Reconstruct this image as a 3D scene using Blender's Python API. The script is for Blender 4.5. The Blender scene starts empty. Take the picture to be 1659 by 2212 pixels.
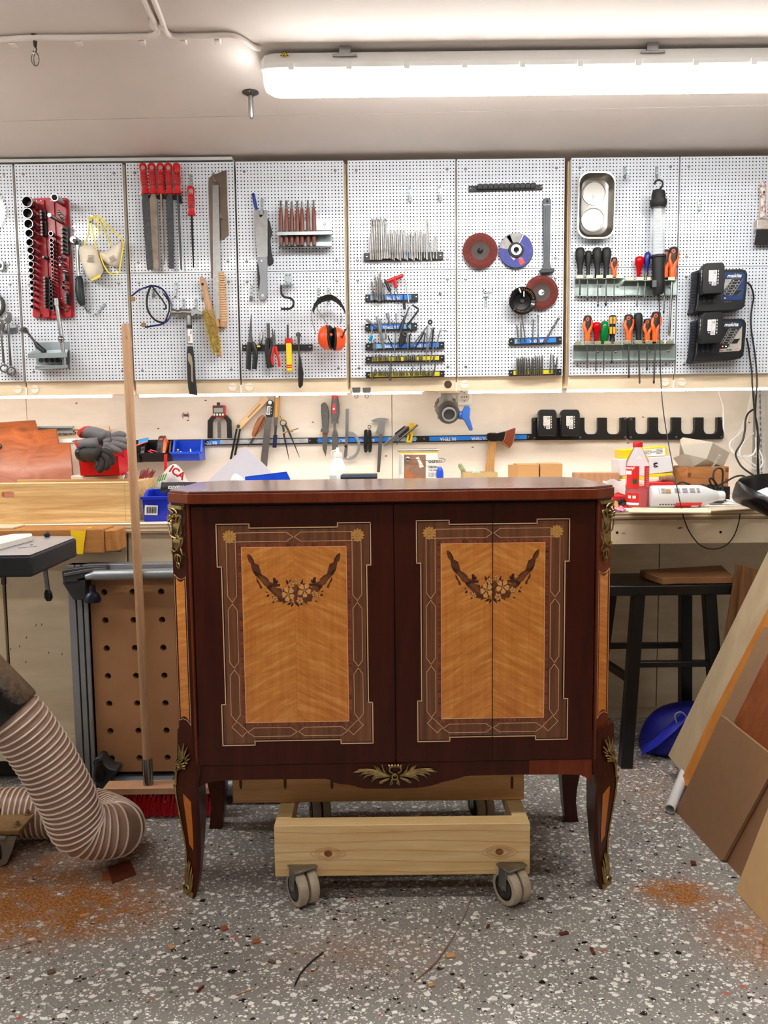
import bpy, bmesh, math, random
from math import cos, sin, pi, radians, sqrt
from mathutils import Vector as V3, Matrix
# --- camera
IMW, IMH, FPX = 1659.0, 2212.0, 1725.0
CAM_H = 1.22
PITCH = radians(5.57)
ROLL = 0.0113
FWD = V3((0,cos(PITCH),-sin(PITCH)))
_U = V3((0,sin(PITCH),cos(PITCH)))
_X = V3((1,0,0))
RGT = cos(ROLL)*_X-sin(ROLL)*_U
UPV = sin(ROLL)*_X+cos(ROLL)*_U
CAM = V3((0,0,CAM_H))
scn = bpy.context.scene
cd = bpy.data.cameras.new('camera')
cam = bpy.data.objects.new('camera',cd)
scn.collection.objects.link(cam)
cd.sensor_fit = 'VERTICAL'
cd.sensor_height = 36.0
cd.lens = FPX/IMH*36.0
cd.clip_start = 0.05
cam.matrix_world = Matrix(((RGT.x,UPV.x,-FWD.x,0),(RGT.y,UPV.y,-FWD.y,0),(RGT.z,UPV.z,-FWD.z,CAM_H),(0,0,0,1)))
scn.camera = cam
# --- world, exposure, lamp strengths
wd = bpy.data.worlds.new('world')
scn.world = wd
wd.use_nodes = True
wd.node_tree.nodes['Background'].inputs[0].default_value = (0.9,0.95,1.0,1)
wd.node_tree.nodes['Background'].inputs[1].default_value = 0.05
scn.view_settings.view_transform = 'Standard'
scn.view_settings.look = 'None'
scn.view_settings.gamma = 1.0
scn.view_settings.use_curve_mapping = False
scn.view_settings.exposure = 0.2
E_TUBE = 29.0
E_REAR = 14.0
E_LED = 21.0
# --- helpers: picture point -> place in the room
def ray(px,py):
 return FWD*FPX+RGT*(px-IMW/2)+UPV*(IMH/2-py)
def W(px,py,Y):
 d = ray(px,py)
 return CAM+d*(Y/d.y)
def F(px,py,Z):
 d = ray(px,py)
 return CAM+d*((Z-CAM_H)/d.z)
 # --- materials
MATS = {}
enum = enumerate
def lin(c):
 return tuple((x/255/12.92)if x/255<=.04045 else((x/255+.055)/1.055)**2.4 for x in c)
class NT:
 def __init__(s,name):
  s.m = bpy.data.materials.new(name)
  s.m.use_nodes = True
  s.t = s.m.node_tree
  s.b = s.t.nodes['Principled BSDF']
 def n(s,typ,**kw):
  nd = s.t.nodes.new(typ)
  for k, v in kw.items():
   if k in('ins',):
    for i, x in v.items():
     nd.inputs[i].default_value = x
   else:
    setattr(nd,k,v)
  return nd
 def l(s,a,b):
  s.t.links.new(a,b)
 def coord(s,scale=(1,1,1),rot=(0,0,0)):
  tc = s.n('ShaderNodeTexCoord')
  mp = s.n('ShaderNodeMapping')
  mp.inputs['Scale'].default_value = scale
  mp.inputs['Rotation'].default_value = rot
  s.l(tc.outputs['Object'],mp.inputs[0])
  return mp.outputs[0]
 def noise(s,vec,scale,detail=3,rough=.5,dist=0):
  nd = s.n('ShaderNodeTexNoise')
  nd.inputs['Scale'].default_value = scale
  nd.inputs['Detail'].default_value = detail
  nd.inputs['Roughness'].default_value = rough
  nd.inputs['Distortion'].default_value = dist
  s.l(vec,nd.inputs['Vector'])
  return nd
 def ramp(s,fac,stops):
  r = s.n('ShaderNodeValToRGB')
  e = r.color_ramp.elements
  while len(e)<len(stops):
   e.new(.5)
  for k, (p,c)in enum(stops):
   e[k].position = p
   e[k].color = (*c,1)
  s.l(fac,r.inputs[0])
  return r.outputs[0]
 def mix(s,fac,a,b,mode='MIX'):
  nd = s.n('ShaderNodeMix',data_type='RGBA',blend_type=mode)
  for i, x in((0,fac),(6,a),(7,b)):
   if hasattr(x,'links'):
    s.l(x,nd.inputs[i])
   elif isinstance(x,(int,float)):
    nd.inputs[i].default_value = x
   else:
    nd.inputs[i].default_value = (*x,1)
  return nd.outputs[2]
 def math(s,op,a,b=0.0,clamp=False):
  nd = s.n('ShaderNodeMath',operation=op,use_clamp=clamp)
  for i, x in((0,a),(1,b)):
   if hasattr(x,'links'):
    s.l(x,nd.inputs[i])
   else:
    nd.inputs[i].default_value = x
  return nd.outputs[0]
 def bump(s,h,strength=.2,dist=.001):
  b = s.n('ShaderNodeBump')
  b.inputs['Strength'].default_value = strength
  b.inputs['Distance'].default_value = dist
  s.l(h,b.inputs['Height'])
  s.l(b.outputs[0],s.b.inputs['Normal'])
 def set(s,**kw):
  nm = dict(col='Base Color',rough='Roughness',metal='Metallic',coat='Coat Weight',coatr='Coat Roughness',spec='Specular IOR Level',trans='Transmission Weight',ior='IOR',alpha='Alpha',sub='Subsurface Weight',sheen='Sheen Weight',aniso='Anisotropic')
  for k, v in kw.items():
   i = s.b.inputs[nm[k]]
   if hasattr(v,'links'):
    s.l(v,i)
   elif isinstance(v,(tuple,list)):
    i.default_value = (*v[:3],1)
   else:
    i.default_value = v
def mat(name,rgb,rough=.5,metal=0,var=.12,vs=14,bump=0,bs=150,stretch=(1,1,1),**kw):
 """One colour with soft wear: a little noise in tone and gloss."""
 if name in MATS:
  return MATS[name]
 t = NT(name)
 c = lin(rgb)
 v = t.coord(stretch)
 nz = t.noise(v,vs,4,.6)
 t.set(col=t.ramp(nz.outputs[0],[(.3,tuple(x*(1-var)for x in c)),(.7,tuple(min(1,x*(1+var))for x in c))]))
 t.set(rough=rough,metal=metal,**kw)
 if bump:
  t.bump(t.noise(v,bs,3).outputs[0],bump)
 MATS[name] = t.m
 return t.m
def wood(name,dark,light,stretch=(6,6,.6),scale=4,rough=.5,dist=1.2,fib=.35,bump=.08,coat=0,coatr=.1,knots=None,spec=.5):
 """Grain runs along the axis with the small stretch."""
 if name in MATS:
  return MATS[name]
 t = NT(name)
 a, b = lin(dark), lin(light)
 v = t.coord(stretch)
 nz = t.noise(v,scale,5,.6,dist)
 col = t.ramp(nz.outputs[0],[(.28,a),(.5,tuple((x+y)/2 for x,y in zip(a,b))),(.72,b)])
 v2 = t.coord(tuple(x*12 for x in stretch))
 fb = t.noise(v2,scale,3,.6)
 col = t.mix(t.math('MULTIPLY',t.math('SUBTRACT',.62,fb.outputs[0],True),fib*4,True),col,tuple(x*.6 for x in a))
 if knots:
  sc, kc = knots
  vk = t.coord(sc)
  vo = t.n('ShaderNodeTexVoronoi')
  vo.inputs['Scale'].default_value = 1.0
  t.l(vk,vo.inputs['Vector'])
  k = t.math('SUBTRACT',1.0,t.math('MULTIPLY',vo.outputs['Distance'],9.0),True)
  col = t.mix(t.math('MULTIPLY',k,1.0,True),col,lin(kc))
 t.set(col=col,rough=rough,coat=coat,coatr=coatr,spec=spec)
 t.bump(fb.outputs[0],bump)
 MATS[name] = t.m
 return t.m
def emit(name,rgb,strength):
 if name in MATS:
  return MATS[name]
 t = NT(name)
 t.b.inputs['Base Color'].default_value = (.8,.8,.8,1)
 t.b.inputs['Emission Color'].default_value = (*rgb,1)
 t.b.inputs['Emission Strength'].default_value = strength
 MATS[name] = t.m
 return t.m
 # --- mesh building
class MB:
 def __init__(s):
  s.v, s.f, s.mi = [], [], []
 def add(s,vs,fs,mi=0):
  o = len(s.v)
  s.v+=[V3(x)for x in vs]
  s.f+=[tuple(i+o for i in f)for f in fs]
  s.mi+=[mi]*len(fs)
  return s
 def prism(s,pts,vec,mi=0):
  """Polygon pts (3-D, seen from the front) pushed along vec."""
  n = len(pts)
  vec = V3(vec)
  a = [V3(p)for p in pts]
  s.add(a+[p+vec for p in a],[tuple(range(n)),tuple(range(2*n-1,n-1,-1))]+[(i,i+n,(i+1)%n+n,(i+1)%n)for i in range(n)],mi)
  return s
 def box(s,lo,hi,mi=0):
  x0, y0, z0 = lo
  x1, y1, z1 = hi
  return s.prism([(x0,y0,z0),(x1,y0,z0),(x1,y0,z1),(x0,y0,z1)],(0,y1-y0,0),mi)
 def obox(s,c,size,rot=None,mi=0):
  """Box by centre, size and an optional 3x3 rotation."""
  c = V3(c)
  vs = [V3((a*size[0]/2,b*size[1]/2,d*size[2]/2))for b in(-1,1)for a,d in((-1,-1),(1,-1),(1,1),(-1,1))]
  if rot is not None:
   vs = [rot@v for v in vs]
  return s.add([c+v for v in vs],[(0,1,2,3),(7,6,5,4),(0,4,5,1),(1,5,6,2),(2,6,7,3),(3,7,4,0)],mi)
 def bar(s,p,q,w,h=None,up=(0,0,1),mi=0,w2=None,h2=None):
  """Rectangular bar from p to q."""
  p, q = V3(p), V3(q)
  h = h or w
  w2 = w2 or w
  h2 = h2 or h
  d = (q-p).normalized()
  a = d.cross(V3(up))
  if a.length<1e-4:
   a = d.cross(V3((1,0,0)))
  a.normalize()
  b = a.cross(d)
  vs = [p+a*x*w/2+b*y*h/2 for x,y in((-1,-1),(1,-1),(1,1),(-1,1))]+[q+a*x*w2/2+b*y*h2/2 for x,y in((-1,-1),(1,-1),(1,1),(-1,1))]
  return s.add(vs,[(3,2,1,0),(4,5,6,7)]+[(i,(i+1)%4,(i+1)%4+4,i+4)for i in range(4)],mi)
 def tube(s,pts,r,n=8,mi=0,flat=None,cap=True,closed=False):
  """Round rod along pts; r is a number or one per point; flat=(axis, factor) squashes it."""
  P = [V3(p)for p in pts]
  R = r if isinstance(r,(list,tuple))else[r]*len(P)
  m = len(P)
  prev = None
  rings = []
  for i in range(m):
   if closed:
    d = P[(i+1)%m]-P[i-1]
   else:
    d = P[min(i+1,m-1)]-P[max(i-1,0)]
   d.normalize()
   if prev is None:
    a = d.cross(V3((0,1,0)))
    if a.length<1e-3:
     a = d.cross(V3((0,0,1)))
   else:
    a = prev-d*prev.dot(d)
   a.normalize()
   prev = a
   b = d.cross(a)
   rings.append([P[i]+(a*cos(2*pi*k/n)+b*sin(2*pi*k/n))*R[i]for k in range(n)])
  if flat:
   ax, fac = V3(flat[0]).normalized(), flat[1]
   for i in range(m):
    rings[i] = [v-ax*(v-P[i]).dot(ax)*(1-fac)for v in rings[i]]
  vs = [v for g in rings for v in g]
  fs = [(i*n+k,i*n+(k+1)%n,((i+1)%m)*n+(k+1)%n,((i+1)%m)*n+k)for i in range(m if closed else m-1)for k in range(n)]
  if cap and not closed:
   fs+=[tuple(range(n-1,-1,-1)),tuple(range((m-1)*n,m*n))]
  return s.add(vs,fs,mi)
 def lathe(s,c,axis,prof,n=16,mi=0,up=None,ph=0,sx=1.0):
  """prof = [(radius, distance along axis)]."""
  c, ax = V3(c), V3(axis).normalized()
  a = ax.cross(V3(up)if up else(V3((0,0,1))if abs(ax.z)<.9 else V3((1,0,0)))).normalized()
  b = ax.cross(a)
  vs = [c+ax*t+(a*cos(2*pi*k/n+ph)*sx+b*sin(2*pi*k/n+ph))*r for r,t in prof for k in range(n)]
  m = len(prof)
  fs = [(i*n+k,i*n+(k+1)%n,(i+1)*n+(k+1)%n,(i+1)*n+k)for i in range(m-1)for k in range(n)]
  fs+=[tuple(range(n-1,-1,-1)),tuple(range((m-1)*n,m*n))]
  return s.add(vs,fs,mi)
 def cyl(s,p,q,r,n=12,mi=0,r2=None):
  p, q = V3(p), V3(q)
  return s.lathe(p,q-p,[(r,0),(r if r2 is None else r2,(q-p).length)],n,mi)
 def ring(s,c,axis,ro,ri,t,n=20,mi=0):
  """Washer / pipe: hollow, thickness t along axis."""
  c, ax = V3(c), V3(axis).normalized()
  a = ax.cross(V3((0,0,1))if abs(ax.z)<.9 else V3((1,0,0))).normalized()
  b = ax.cross(a)
  vs = [c+ax*z+(a*cos(2*pi*k/n)+b*sin(2*pi*k/n))*q for q,z in((ro,0),(ro,t),(ri,t),(ri,0))for k in range(n)]
  fs = [(i*n+k,i*n+(k+1)%n,((i+1)%4)*n+(k+1)%n,((i+1)%4)*n+k)for i in range(4)for k in range(n)]
  return s.add(vs,fs,mi)
 def ball(s,c,r,n=12,m=8,mi=0):
  r = (r,r,r)if isinstance(r,(int,float))else r
  c = V3(c)
  vs = [c+V3((0,0,r[2]))]+[c+V3((r[0]*sin(pi*i/m)*cos(2*pi*k/n),r[1]*sin(pi*i/m)*sin(2*pi*k/n),r[2]*cos(pi*i/m)))for i in range(1,m)for k in range(n)]+[c-V3((0,0,r[2]))]
  fs = [(0,1+k,1+(k+1)%n)for k in range(n)]
  fs+=[(1+i*n+k,1+(i+1)*n+k,1+(i+1)*n+(k+1)%n,1+i*n+(k+1)%n)for i in range(m-2)for k in range(n)]
  L = len(vs)-1
  fs+=[(L,1+(m-2)*n+(k+1)%n,1+(m-2)*n+k)for k in range(n)]
  return s.add(vs,fs,mi)
 def loft(s,secs,mi=0,cap=True):
  n = len(secs[0])
  m = len(secs)
  vs = [v for g in secs for v in g]
  fs = [(i*n+k,i*n+(k+1)%n,(i+1)*n+(k+1)%n,(i+1)*n+k)for i in range(m-1)for k in range(n)]
  if cap:
   fs+=[tuple(range(n-1,-1,-1)),tuple(range((m-1)*n,m*n))]
  return s.add(vs,fs,mi)
 def grid(s,rows,mi=0,thick=None):
  """Sheet through rows of points; thick = vector makes it solid."""
  h, w = len(rows), len(rows[0])
  vs = [V3(p)for g in rows for p in g]
  fs = [(i*w+k,i*w+k+1,(i+1)*w+k+1,(i+1)*w+k)for i in range(h-1)for k in range(w-1)]
  if thick is not None:
   t = V3(thick)
   o = len(vs)
   vs+=[v+t for v in vs]
   fs+=[tuple(i+o for i in reversed(f))for f in fs]
   edge = [k for k in range(w)]+[i*w+w-1 for i in range(1,h)]+[(h-1)*w+k for k in range(w-2,-1,-1)]+[i*w for i in range(h-2,0,-1)]
   L = len(edge)
   fs+=[(edge[(i+1)%L],edge[i],edge[i]+o,edge[(i+1)%L]+o)for i in range(L)]
  return s.add(vs,fs,mi)
ORG = {}
def obj(name,mb,mats,parent=None,bev=0,seg=2,sharp=35,sub=0):
 me = bpy.data.meshes.new(name)
 if parent is not None:
  o0 = ORG[parent]
 else:
  lo = [min(v[i]for v in mb.v)for i in range(3)]
  hi = [max(v[i]for v in mb.v)for i in range(3)]
  o0 = V3(((lo[0]+hi[0])/2,(lo[1]+hi[1])/2,lo[2]))
 me.from_pydata([v-o0 for v in mb.v],[],mb.f)
 if not isinstance(mats,(list,tuple)):
  mats = [mats]
 for m in mats:
  me.materials.append(m)
 me.polygons.foreach_set('material_index',mb.mi)
 bm = bmesh.new()
 bm.from_mesh(me)
 bmesh.ops.recalc_face_normals(bm,faces=bm.faces)
 bm.to_mesh(me)
 bm.free()
 me.shade_smooth()
 me.set_sharp_from_angle(angle=radians(sharp))
 ob = bpy.data.objects.new(name,me)
 scn.collection.objects.link(ob)
 if bev:
  b = ob.modifiers.new('bevel','BEVEL')
  b.width = bev
  b.segments = seg
  b.limit_method = 'ANGLE'
  b.angle_limit = radians(40)
  b.harden_normals = False
 if sub:
  b = ob.modifiers.new('subsurf','SUBSURF')
  b.levels = b.render_levels = sub
 if parent is not None:
  ob.parent = parent
  ORG[ob] = o0
 else:
  ob.location = o0
  ORG[ob] = o0
 return ob
def tag(o,label,cat,group=None):
 o['label'] = label
 o['category'] = cat
 if group:
  o['group'] = group
 return o
def thing(name,label,cat,loc,group=None,rz=0,local=False):
 o = bpy.data.objects.new(name,None)
 o.empty_display_size = .05
 scn.collection.objects.link(o)
 o.location = loc
 o.rotation_euler = (0,0,rz)
 ORG[o] = V3((0,0,0))if local else V3(loc)
 return tag(o,label,cat,group)
def struct(name,mb,mats,parent=None,**kw):
 o = obj(name,mb,mats,parent,**kw)
 o['kind'] = 'structure'
 return o
def text(body,origin,xdir,updir,size,m,parent,name='lettering',ext=.0002,shear=0,align='LEFT',sx=1.0,bold=0):
 """Raised lettering; origin, xdir and updir in world (or the parent's own) coordinates."""
 cu = bpy.data.curves.new(name,'FONT')
 cu.body = body
 cu.size = size
 cu.extrude = ext
 cu.shear = shear
 cu.align_x = align
 cu.resolution_u = 3
 cu.offset = bold
 x, u = V3(xdir).normalized(), V3(updir)
 z = x.cross(u).normalized()
 u = z.cross(x)
 tmp = bpy.data.objects.new('tmp',cu)
 me = bpy.data.meshes.new_from_object(tmp)
 bpy.data.objects.remove(tmp)
 bpy.data.curves.remove(cu)
 me.materials.clear()
 me.materials.append(m)
 o = bpy.data.objects.new(name,me)
 scn.collection.objects.link(o)
 o.parent = parent
 ORG[o] = ORG[parent]
 p = V3(origin)-ORG[parent]
 o.matrix_local = Matrix(((x.x*sx,u.x,z.x,p.x),(x.y*sx,u.y,z.y,p.y),(x.z*sx,u.z,z.z,p.z),(0,0,0,1)))
 return o
def sm(pts,k=6):
 """Catmull-Rom through pts."""
 P = [V3(p)for p in pts]
 out = []
 for i in range(len(P)-1):
  a, b, c, d = P[max(i-1,0)], P[i], P[i+1], P[min(i+2,len(P)-1)]
  for j in range(k):
   t = j/k
   out.append(.5*((2*b)+(c-a)*t+(2*a-5*b+4*c-d)*t*t+(3*b-a-3*c+d)*t**3))
 out.append(P[-1])
 return out
class Plane:
 """Works on an upright plane at depth Y; d = distance in front of it."""
 def __init__(s,Y):
  s.Y = Y
 def __call__(s,px,py,d=0):
  return W(px,py,s.Y-d)
 def s_(s,px,d=0):
  return px*(s.Y-d)/FPX
 def plate(s,mb,pts,d,t,mi=0):
  """Flat piece whose face is d in front of the plane, t thick."""
  return mb.prism([s(x,y,d)for x,y in pts],(0,t,0),mi)
 def rod(s,mb,pts,r,d=0,n=8,mi=0,**kw):
  P = [s(p[0],p[1],p[2]if len(p)>2 else d)for p in pts]
  R = [s.s_(x)for x in r]if isinstance(r,(list,tuple))else s.s_(r)
  return mb.tube(P,R,n,mi,**kw)
rnd = random.Random(7)
def arc(cx,cy,rx,ry,a0,a1,n=10):
 return[(cx+rx*cos(radians(a0+(a1-a0)*i/n)),cy+ry*sin(radians(a0+(a1-a0)*i/n)))for i in range(n+1)]
def rrect(x0,y0,x1,y1,r,n=4):
 return arc(x1-r,y1-r,r,r,0,90,n)+arc(x0+r,y1-r,r,r,90,180,n)+arc(x0+r,y0+r,r,r,180,270,n)+arc(x1-r,y0+r,r,r,270,360,n)
 # --- materials in common use
M_steel = mat('brushed_steel',(150,150,149),.32,1,.12,40)
M_chrome = mat('chrome',(150,150,150),.2,1,.06,20)
M_dsteel = mat('dark_steel',(92,90,88),.38,1,.2,40)
M_zinc = mat('zinc_plate',(158,168,170),.36,1,.14,12)
M_blk = mat('black_plastic',(11,11,12),.42,0,.25,40,.05)
M_rubber = mat('black_rubber',(15,15,16),.6,0,.2,60,.08)
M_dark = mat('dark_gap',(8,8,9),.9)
M_white = mat('white_plastic',(232,232,228),.38,0,.04)
M_paper = mat('white_paper',(236,235,232),.7,0,.04)
M_ink = mat('black_ink',(20,20,22),.6)
M_red = mat('red_plastic',(196,16,18),.35,0,.12)
M_blue = mat('blue_plastic',(10,70,205),.35,0,.12)
M_label_blue = mat('blue_label',(36,124,226),.4,0,.12)
M_pale_blue = mat('pale_blue_label',(120,178,215),.4,0,.15)
M_yellow = mat('yellow_plastic',(246,200,10),.45,0,.1)
M_label_yellow = mat('yellow_label',(205,190,30),.5,0,.25)
M_orange = mat('orange_plastic',(240,92,18),.38,0,.1)
M_teal = mat('teal_plastic',(10,98,98),.4,0,.12)
M_brass = mat('brass',(190,150,70),.3,1,.15)
M_ply = wood('birch_plywood',(214,192,158),(236,218,188),(.9,3,3),1.6,.5,2.5,.06,.02)
M_ply_wall = wood('pale_birch_plywood',(236,224,208),(246,238,226),(1.2,3,4),1.3,.5,2.0,.05,.02)
M_ply_edge = wood('plywood_edge',(150,118,84),(214,184,144),(.6,40,240),2,.6,0,.2,.05)
M_pine = wood('pine',(186,128,64),(248,218,158),(.6,8,12),2.2,.5,1.6,.16,.04,knots=((4.2,9,11),(150,84,36)))
M_beech = wood('beech',(176,130,92),(206,164,124),(14,14,.8),3,.5,.6,.3,.05)
# --- the room
CEIL = 2.30
WALL_Y = 3.55
XL, XR, YB = -3.6, 3.3, -2.6
t = NT('ceiling_paint')
v = t.coord()
t.set(col=t.ramp(t.noise(v,2.5,4).outputs[0],[(.3,lin((212,203,196))),(.7,lin((220,211,204)))]),rough=.75)
t.bump(t.noise(v,260,3).outputs[0],.12)
M_ceil = t.m
M_wall = mat('wall_paint',(214,208,200),.8,0,.03,3,.06,200)
b = MB()
ga, gb = F(0,262,CEIL), F(1659,227,CEIL)
sl = (gb.y-ga.y)/(gb.x-ga.x)
gy = lambda x:ga.y+sl*(x-ga.x)
b.prism([(XL,YB,CEIL),(XR,YB,CEIL),(XR,gy(XR)-.0016,CEIL),(XL,gy(XL)-.0016,CEIL)],(0,0,.1))
b.prism([(XL,gy(XL)+.0016,CEIL),(XR,gy(XR)+.0016,CEIL),(XR,WALL_Y,CEIL),(XL,WALL_Y,CEIL)],(0,0,.1))
b.box((XL,YB,CEIL+.1),(XR,WALL_Y,CEIL+.15))
struct('ceiling',b,M_ceil)
for nm, lo, hi in(('wall_back',(XL-.1,WALL_Y,0),(XR+.1,WALL_Y+.1,CEIL+.1)),('wall_left',(XL-.1,YB,0),(XL,WALL_Y,CEIL+.1)),('wall_right',(XR,YB,0),(XR+.1,WALL_Y,CEIL+.1)),('wall_front',(XL-.1,YB-.1,0),(XR+.1,YB,CEIL+.1))):
 struct(nm,MB().box(lo,hi),M_wall)
 # floor: grey epoxy with white, black and a few red flakes, sawdust where it lies
t = NT('flake_floor')
tc = t.n('ShaderNodeTexCoord')
base = tc.outputs['Object']
warp = t.noise(base,75,3,.6)
w2 = t.n('ShaderNodeVectorMath',operation='MULTIPLY_ADD')
t.l(warp.outputs['Color'],w2.inputs[0])
w2.inputs[1].default_value = (.014,.014,0)
t.l(base,w2.inputs[2])
vec = w2.outputs[0]
gcol = t.ramp(t.noise(base,3.5,5,.6).outputs[0],[(.3,lin((128,123,116))),(.7,lin((152,147,140)))])
fine = t.noise(base,240,2)
gcol = t.mix(.35,gcol,t.ramp(fine.outputs[0],[(.35,lin((104,101,100))),(.65,lin((160,157,154)))]))
col = gcol
hts = []
for k, (sc,rmax,thr)in enum(((54,.40,.60),(96,.42,.58),(180,.40,.58))):
 mp = t.n('ShaderNodeMapping')
 mp.inputs['Location'].default_value = (k*3.7,k*1.3,0)
 mp.inputs['Scale'].default_value = (.8,1.1,1)
 mp.inputs['Rotation'].default_value = (0,0,.5+k)
 t.l(vec,mp.inputs[0])
 vo = t.n('ShaderNodeTexVoronoi',voronoi_dimensions='2D')
 vo.inputs['Scale'].default_value = sc
 t.l(mp.outputs[0],vo.inputs['Vector'])
 sep = t.n('ShaderNodeSeparateColor')
 t.l(vo.outputs['Color'],sep.inputs[0])
 dens = t.noise(base,2.2+k,2)
 ok = t.math('GREATER_THAN',t.math('ADD',sep.outputs[0],t.math('MULTIPLY',t.math('SUBTRACT',dens.outputs[0],.5),.5)),thr)
 rad = t.math('MULTIPLY',sep.outputs[1],rmax)
 ins = t.math('MULTIPLY',t.math('LESS_THAN',vo.outputs['Distance'],rad),ok)
 fc = t.ramp(sep.outputs[2],[(0,lin((26,24,24))),(.13,lin((26,24,24))),(.135,lin((222,218,212))),(.5,lin((240,237,231))),(.975,lin((228,222,214))),(.985,lin((176,100,84)))])
 fc.node.color_ramp.interpolation = 'CONSTANT'
 col = t.mix(ins,col,fc)
 hts.append(ins)
def dust(px,py,rx,ry,amt):
 global col
 p = F(px,py,0)
 mp = t.n('ShaderNodeMapping',vector_type='TEXTURE')
 mp.inputs['Location'].default_value = (p.x-FLO.x,p.y-FLO.y,0)
 mp.inputs['Scale'].default_value = (rx,ry,1)
 t.l(base,mp.inputs[0])
 ln = t.n('ShaderNodeVectorMath',operation='LENGTH')
 t.l(mp.outputs[0],ln.inputs[0])
 m = t.math('SUBTRACT',1.0,ln.outputs['Value'],True)
 nz = t.noise(base,22,5,.7)
 m = t.math('MULTIPLY',t.math('MULTIPLY',m,t.math('SUBTRACT',nz.outputs[0],.3,True)),amt,True)
 cc = t.ramp(t.noise(base,160,3).outputs[0],[(.35,lin((124,74,36))),(.65,lin((176,122,70)))])
 col = t.mix(m,col,cc)
FLO = V3(((XL+XR)/2,(YB+WALL_Y)/2,-.1))
dust(90,1960,.42,.22,7)
dust(0,1890,.5,.3,4)
dust(1465,1930,.14,.09,7)
dust(1640,2020,.2,.2,3.5)
dust(1420,1700,.3,.3,1.5)
dust(760,2060,.3,.14,1)
t.set(col=col,rough=t.mix(hts[0],(.38,.38,.38),(.3,.3,.3)),spec=.4)
t.bump(t.math('ADD',t.math('MULTIPLY',hts[0],.6),t.math('ADD',fine.outputs[0],t.math('MULTIPLY',hts[1],.5))),.25,.0006)
struct('floor',MB().box((XL,YB,-.1),(XR,WALL_Y,0)),t.m)
# plywood lining behind the bench, sheet by sheet, with dark knots
P35 = Plane(3.50)
zb, zt = .55, 1.50
xs = [XL+.02,W(57,880,3.5).x,W(847,930,3.5).x,W(1627,930,3.5).x]
bk = struct('trim_1',MB().box((XL+.01,3.519,zb),(XR-.01,3.549,zt+.8)),M_wall)
for k in range(3):
 s_ = struct('plywood_sheet',MB().box((xs[k]+.0012,3.50,zb),(xs[k+1]-.0012,3.5185,zt)),M_ply_wall,bk,bev=.0008,seg=1)
kn = MB()
for px, py in((165,871),(342,926),(444,865),(676,912),(834,985),(1021,966),(1389,901),(1619,913),(1357,957),(406,908),(405,898)):
 kn.prism([P35(px+2.2*cos(a)*(1+.6*rnd.random()),py+1.4*sin(a),.0004)for a in[k*pi/4 for k in range(8)]],(0,.0006,0))
struct('knot',kn,mat('knot_wood',(120,84,54),.6),bk)
# perforated metal corner strip and painted wall past the lining
b = MB()
for x0, x1, mi in((1630,1641,0),(1642,1652,0)):
 P35.plate(b,[(x0,832),(x1,832),(x1+4,1035),(x0+4,1035)],.002,.002,mi)
for k in range(16):
 y = 840+k*12
 P35.plate(b,[(1640+k*.25,y),(1643+k*.25,y),(1643+k*.25,y+7),(1640+k*.25,y+7)],.003,.001,1)
 for dx in(1635,1648):
  b.cyl(P35(dx+k*.25,y,.0022),P35(dx+k*.25,y,.004),P35.s_(1.1),8,2)
s_ = struct('trim_2',b,[mat('galvanised_strip',(206,204,200),.4,.15,.1,30),mat('strip_slot',(120,116,110),.6),M_white])
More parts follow.
